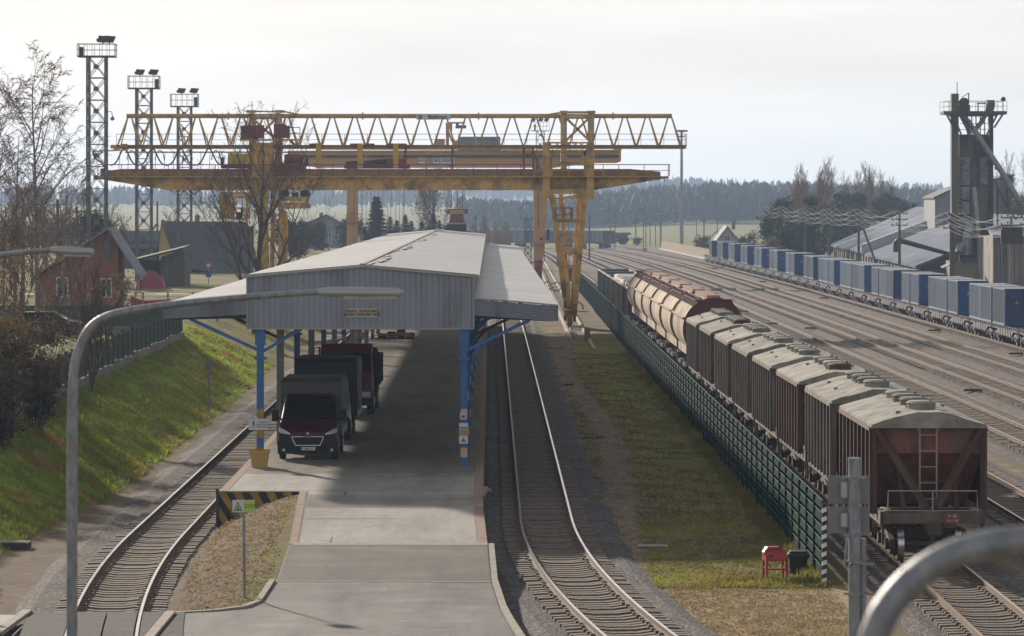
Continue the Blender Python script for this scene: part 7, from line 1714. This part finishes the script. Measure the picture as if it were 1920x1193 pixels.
bl_ = ['dark leafless-looking bush in the middle of the left hedge','dark tall bush at the left edge low on the bank','low dark bush at the right end of the left hedge','tall brownish bush at the left edge above the dark ones','dark bush touching the near end of the bank fence','low dark bush at the bottom of the left hedge','brown bush behind the near end of the bank fence','smallest dark bush at the lower right of the hedge','tall orange-leaved bush behind the dark hedge','brown bush in front of the parked car, at the left edge','orange bush in front of the parked cars','low brown bush directly in front of the dark car','low orange bush right of the one in front of the dark car']
for i, (x, y, w_, h, n, lf) in enumerate(bs_): bush(bl_[i], x, y, w_, h, n, 90+i, lf)
# young spruce whose branch enters at the lower left corner
def conifer(label, loc, H, w_, n, seed, name='spruce_tree', leaf='needle', ls=.12, group=None, col=False, dens=1.0):
    t = thing(name, label, 'tree', loc, 0, group); r_ = random.Random(seed); b = MB(); b.tube([(0,0,0),(0,0,H*.97)],[max(.03,H*.014),.01],6); b.build('trunk', M['bark'], t)
    f = MB(); lay = max(10, int(H*1.6))
    for i in range(n):
        u = r_.random()**(.75 if not col else 1.0); k = round(u*lay)/lay+r_.gauss(0,.010) if not col else u; k = min(.995, max(.01, k)); z = H*(.06+.93*k); rad = w_*((1-k)**.85 if not col else (1-abs(k-.35)**2.2)*(1 if k < .8 else (1-k)/.2+.1)); a = r_.uniform(0,6.28); rr = rad*r_.uniform(.15,1)**.6*(1+.12*math.sin(a*5+i % 7)); p = Vector((math.cos(a)*rr, math.sin(a)*rr, z-rr*.28*(0 if col else 1)+r_.gauss(0,.05)))
        s = ls*r_.uniform(.7,1.5); d = Vector((math.cos(a)*s*1.5, math.sin(a)*s*1.5, -s*.35)); c = Vector((-math.sin(a)*s*.45, math.cos(a)*s*.45, r_.uniform(-.1,.1)*s)); q = len(f.v); f.v += [tuple(p-d), tuple(p+c), tuple(p+d), tuple(p-c)]; f.f.append((q,q+1,q+2,q+3)); f.m.append(0)
    f.build('foliage', M[leaf], t, normals=False); return t
conifer('young dark spruce whose branch tips poke into the lower left corner', px3(-36,40,0), 6.4, 1.15, 5200, 3, ls=.055)
# trees in the middle distance behind the shed
conifer('pointed dark spruce between the orange crane leg and its ropes', px3(706,560,.3), 10.9, 3.0, 6500, 5, leaf='needle_blue', ls=.36)
for i, (px, H_) in enumerate(((684,6.6),(731,8.0),(744,7.4),(760,8.3),(771,7.3),(790,7.2),(812,8.4),(824,7.4),(836,6.6),(803,6.6))):
    conifer('clipped columnar dark thuja behind the shed roof, %s from the left' % ORD[sorted((684,731,744,760,771,790,812,824,836,803)).index(px)], px3(px,520+(i % 3)*12,.3), H_, .95, 1500, 20+i, name='thuja_tree', leaf='thuja', ls=.2, group='thuja trees behind the shed', col=True)
tree('broad bare tree behind the shed ridge, left of the far spreader', px3(818,600,.3), 91, 14, .3, levels=4, spread=.6, up=.5, nb=(16,7,5,4), lr=(.5,.45,.42,.4), start=.08, leaf='leaf_brown', nleaf=2500, lsize=.16, lspread=.5)
for i, (px, Y, H_, w_) in enumerate(((590,600,6,2.5),(660,620,7,2.6),(560,560,6.5,2.4),(545,520,7,2.2))):
    tree('dark leafy tree around the far grey house, %s from the left' % ORD[sorted((590,660,560,545)).index(px)], px3(px,Y,.4), 120+i, H_, .2, name='leafy_tree', levels=3, spread=.6, up=.3, nb=(12,7,5), lr=(.45,.45,.4), start=.1, leaf='needle_blue', nleaf=3200, lsize=.22, lspread=.5, group='trees around the far grey house')
# clump of pines and birches at the right
r6 = random.Random(19)
cl = [(1440,600,7.5,'p'),(1455,610,9.5,'p'),(1470,590,10.5,'p'),(1490,620,11,'p'),(1508,600,13,'b'),(1500,610,13.6,'o'),(1522,590,11,'p'),(1535,630,13.2,'b'),(1552,600,13.8,'b'),(1565,610,10,'p'),(1580,590,10.8,'p'),(1598,620,11,'p'),(1612,600,10.6,'p'),(1622,640,13.4,'b'),(1638,610,12.8,'b'),(1650,600,10.4,'p'),(1665,620,10.6,'p'),(1680,640,10.2,'p'),(1695,660,9.6,'p'),(1712,640,9.0,'p'),(1738,660,8.0,'p'),(1545,575,8.6,'p'),(1515,570,7.5,'p'),(1480,572,6.4,'p'),(1895,520,13.4,'b'),(1915,540,14,'b'),(1875,560,11.8,'b'),(1573,560,7.4,'p'),(1445,560,4.6,'o'),(1600,575,8.4,'p'),(1492,640,12,'b'),(1530,650,12.6,'b'),(1543,645,13,'b'),(1590,640,11.6,'b'),(1605,655,12.4,'b'),(1630,650,11.8,'b'),(1658,650,12.2,'b'),(1672,640,11.2,'b'),(1558,650,12.8,'b'),(1517,630,12.2,'b')]
pc = bc = 0
for i, (px, Y, H_, k) in enumerate(cl):
    z = 0
    if px > 1540 and px < 1760: Y += 95; H_ *= 1.12
    if k == 'p':
        t = thing('pine_tree', 'dark green pine of the clump behind the blue train, %s from the left' % ORD[min(19, sum(1 for q in cl if q[3] == 'p' and q[0] < px))], 'tree', px3(px,Y,z), 0, 'pines of the clump behind the blue train'); rr = random.Random(i+200)
        b = MB(); b.tube([(0,0,0),(.2,0,H_*.5),(0,.1,H_*.95)],[.2,.14,.04],6); f = MB(); cs = []
        for q in range(22): a = rr.uniform(0,6.28); u = rr.uniform(.18,1); d = rr.uniform(.3,1)*2.3*(1.05-.75*u); c = Vector((math.cos(a)*d, math.sin(a)*d, H_*u)); cs.append((c, rr.uniform(.5,1.0))); b.tube([(0,0,H_*u*.85), c],[.05,.02],3,cap=False)
        b.build('trunk', M['bark'], t, normals=False)
        for q in range(3000): c, r_ = cs[rr.randrange(22)]; leafq(f, c+Vector((rr.gauss(0,r_*.7),rr.gauss(0,r_*.7),rr.gauss(0,r_*.42))), .24*rr.uniform(.6,1.5), rr)
        f.build('foliage', M['needle'], t, normals=False)
    elif k == 'b':
        tree('tall bare reddish birch rising above the right-hand trees, %s from the left' % ORD[sum(1 for q in cl if q[3] == 'b' and q[0] < px)], px3(px,Y,z), 300+i, H_+1.0, .16, name='birch_tree', bark='bark_birch', twig='twig_birch', levels=3, spread=.42, up=.6, nb=(20,8,6), lr=(.34,.45,.45), start=.2, leaf='leaf_brown', nleaf=1500, lsize=.09, lspread=.4, group='birches at the right')
    else:
        tree('orange-leaved birch at the left of the right-hand clump' if H_ > 6 else 'low yellow-green shrub tree in front of the clump', px3(px,Y,z), 300+i, H_, .15, name='birch_tree', levels=3, spread=.45, up=.5, nb=(14,7,5), lr=(.35,.45,.45), start=.2, leaf='leaf_orange', nleaf=1600, lsize=.13, lspread=.4)
for i, (px, Y, h, w_) in enumerate(((1313,780,2.2,2.5),(1325,760,3.0,3.2),(1400,700,3.4,3.5),(1412,690,4.0,3),(1384,740,3,3),(1168,900,1.6,2.6),(1195,905,1.4,2.0))):
    bush('dark round bush in the far yard, %s from the left' % ORD[sorted((1313,1325,1400,1412,1384,1168,1195)).index(px)], (px-CX)*Y/F, Y, w_*.6, h, 1400, 400+i, 'leaf_dark' if i % 2 else 'leaf_brown', ls=.16, z=.1)
# ------------------------------------------------------------ far woods, one stuff mesh per belt
def woods(name, n, fx_, seed, hs=(10,18), tri=42, sz=1.5, conf=.35):
    r_ = random.Random(seed); v = []; f = []
    for i in range(n):
        X, Y = fx_(r_); z = gz(X, Y)-.5; H_ = r_.uniform(*hs); co = r_.random() < conf; w_ = H_*(.13 if co else .2)*r_.uniform(.8,1.3)
        nr, na = 5, 7; i0 = len(v)
        for a_ in range(nr):
            u = (a_+.2)/nr
            for b_ in range(na):
                an = 6.283*b_/na+a_*.4; rad = w_*((1-u)*1.0 if co else math.sqrt(max(.02,1-(2*u-.9)**2))*.8)*r_.uniform(.65,1.1); v.append((X+math.cos(an)*rad, Y+math.sin(an)*rad, z+H_*(.08+.9*u)+r_.uniform(-.04,.04)*H_))
        v.append((X, Y, z+H_*(1.0 if co else .97)))
        for a_ in range(nr-1):
            for b_ in range(na): q = i0+a_*na+b_; q2 = i0+a_*na+(b_+1) % na; f.append((q,q2,q2+na,q+na))
        for b_ in range(na): f.append((i0+(nr-1)*na+b_, i0+(nr-1)*na+(b_+1) % na, i0+nr*na))
        for k in range(tri):
            u = r_.random(); a = r_.uniform(0,6.28); rad = w_*((1-u) if co else math.sqrt(max(0,1-(2*u-1)**2))*1.0)*r_.uniform(.3,1); zz = z+H_*(.05+.95*u) if co else z+H_*(.12+.88*u)
            s = sz*r_.uniform(.6,1.3)*(.6 if u > .85 else 1); p = Vector((X+math.cos(a)*rad, Y+math.sin(a)*rad, zz)); a1 = Vector((r_.uniform(-1,1), r_.uniform(-.6,.6), r_.uniform(-1,1)))*s; a2 = Vector((r_.uniform(-1,1), r_.uniform(-.6,.6), r_.uniform(-1,1)))*s
            q = len(v); v += [tuple(p+a1), tuple(p+a2), tuple(p-(a1+a2)*.5)]; f.append((q,q+1,q+2))
    me = bpy.data.meshes.new(name); me.from_pydata(v, [], f); me.materials.append(M['forest_mat']); o = bpy.data.objects.new(name, me); scene.collection.objects.link(o); setp(o, kind='stuff')
    return o
o = woods('forest', 1700, lambda r_: ((lambda px, Y: ((px-CX)*Y/F, Y))(r_.uniform(1075,1790), r_.uniform(1500,1900))), 1, (8,16), 24, .5); setp(o, 'hazy blue far forest belt filling the right half of the horizon', 'forest')
o = woods('forest', 420, lambda r_: ((lambda px, Y: ((px-CX)*Y/F, Y))(r_.uniform(860,1080), r_.uniform(1500,1800))), 2, (8,14), 24, .5); setp(o, 'hazy tree belt seen between the orange crane leg and the shed roof', 'forest')
o = woods('forest', 420, lambda r_: ((lambda px, Y: ((px-CX)*Y/F, Y))(r_.uniform(-100,860), r_.uniform(2300,3000))), 3, (10,16), 20, .9); setp(o, 'faint scattered woods on the far hills at the left', 'forest')
o = woods('forest', 120, lambda r_: ((lambda px, Y: ((px-CX)*Y/F, Y))(r_.uniform(-60,215), r_.uniform(640,760))), 4, (3,6), 60, .5, .2); setp(o, 'dark tree belt right behind the houses at the left edge', 'woods')
o = woods('forest', 60, lambda r_: ((lambda px, Y: ((px-CX)*Y/F, Y))(r_.uniform(1850,2000), r_.uniform(900,1100))), 6, (10,14), 60, .8, .3); setp(o, 'hazy trees at the right edge behind the conveyor', 'woods')
o = woods('forest', 520, lambda r_: ((lambda px, Y: ((px-CX)*Y/F, Y))(r_.uniform(860,1900), r_.uniform(3300,3900))), 9, (12,19), 12, 1.0); setp(o, 'palest wooded ridge on the horizon behind the blue forest', 'forest')
# ------------------------------------------------------------ grass tufts
def tufts(name, n, fn, seed, m, h=(.05,.16), lab=None):
    r_ = random.Random(seed); v = []; f = []; k = 0
    while k < n:
        X, Y = fn(r_); z0 = gz(X, Y); k += 1
        for q in range(3):
            a = r_.uniform(0,6.28); hh = r_.uniform(*h); x = X+r_.gauss(0,.08); y = Y+r_.gauss(0,.08); dx, dy = math.cos(a)*.034, math.sin(a)*.034; i = len(v)
            v += [(x-dx,y-dy,z0-.01),(x+dx,y+dy,z0-.01),(x+r_.gauss(0,.05),y+r_.gauss(0,.05),z0+hh)]; f.append((i,i+1,i+2))
    me = bpy.data.meshes.new(name); me.from_pydata(v, [], f); me.materials.append(M[m]); o = bpy.data.objects.new(name, me); scene.collection.objects.link(o); setp(o, lab, 'grass', None, 'stuff'); return o
def f1(r_): Y = 98+(r_.random()**1.7)*130; t = toe(Y); return t-r_.uniform(-.8,4.6), Y
tufts('grass', 60000, f1, 1, 'bank_grass', (.05,.17), 'green grass on the bank below the fence')
def f2(r_):
    while 1:
        Y = 95+(r_.random()**1.6)*150; X = r_.uniform(2.9,8.1)
        p = 3.7+.5*math.sin(Y*.05)
        if abs(X-p) > .55 or r_.random() < .08: return X, Y
tufts('grass', 12000, f2, 2, 'grass_mat', (.03,.09), 'grass on the lawn beside the green fence')
def f3(r_): Y = r_.uniform(80,96.5); return r_.uniform(3.6 if Y > 88 else 4.2, 8.3), Y
tufts('dry_grass', 5000, f3, 3, 'dry_grass', (.02,.06), 'dry straw-coloured grass in front of the lawn')
def f4(r_): Y = r_.uniform(95.2,97.2); return r_.choice([xF(Y)-abs(r_.gauss(0,.25)), r_.uniform(5.5,8.1)]), Y
tufts('grass', 900, f4, 4, 'grass_mat', (.05,.16), 'taller weeds around the fence end and the bin')
def f5(r_): Y = 96+(r_.random()**1.5)*150; return xF(Y)-abs(r_.gauss(.12,.2)), Y
tufts('weeds', 2600, f5, 5, 'grass_mat', (.08,.35), 'tall dry weeds along the foot of the green fence')
def f6(r_): Y = r_.uniform(87.5,111); return pl([(86,-8),(92,-8.3),(100,-8.8),(111,-8.9)],Y)+r_.random()*2.3, Y
tufts('dry_grass', 2000, f6, 6, 'dry_grass', (.02,.06), 'short dry grass on the small bank beside the ramp')
# ------------------------------------------------------------ haze
b = MB(); b.box(-1600,1600,-30,4300,-1.5,75); hz = b.build('haze', None); hz.data.materials.clear()
hm = bpy.data.materials.new('haze_air'); hm.use_nodes = True; nt = hm.node_tree; nt.nodes.clear(); ho = nt.nodes.new('ShaderNodeOutputMaterial'); hv = nt.nodes.new('ShaderNodeVolumePrincipled')
hv.inputs['Density'].default_value = .00014; hv.inputs['Color'].default_value = (.52,.71,1.0,1); hv.inputs['Anisotropy'].default_value = .35
nt.links.new(hv.outputs[0], ho.inputs['Volume']); hz.data.materials.append(hm); setp(hz, kind='stuff')
scene.cycles.volume_bounces = 1
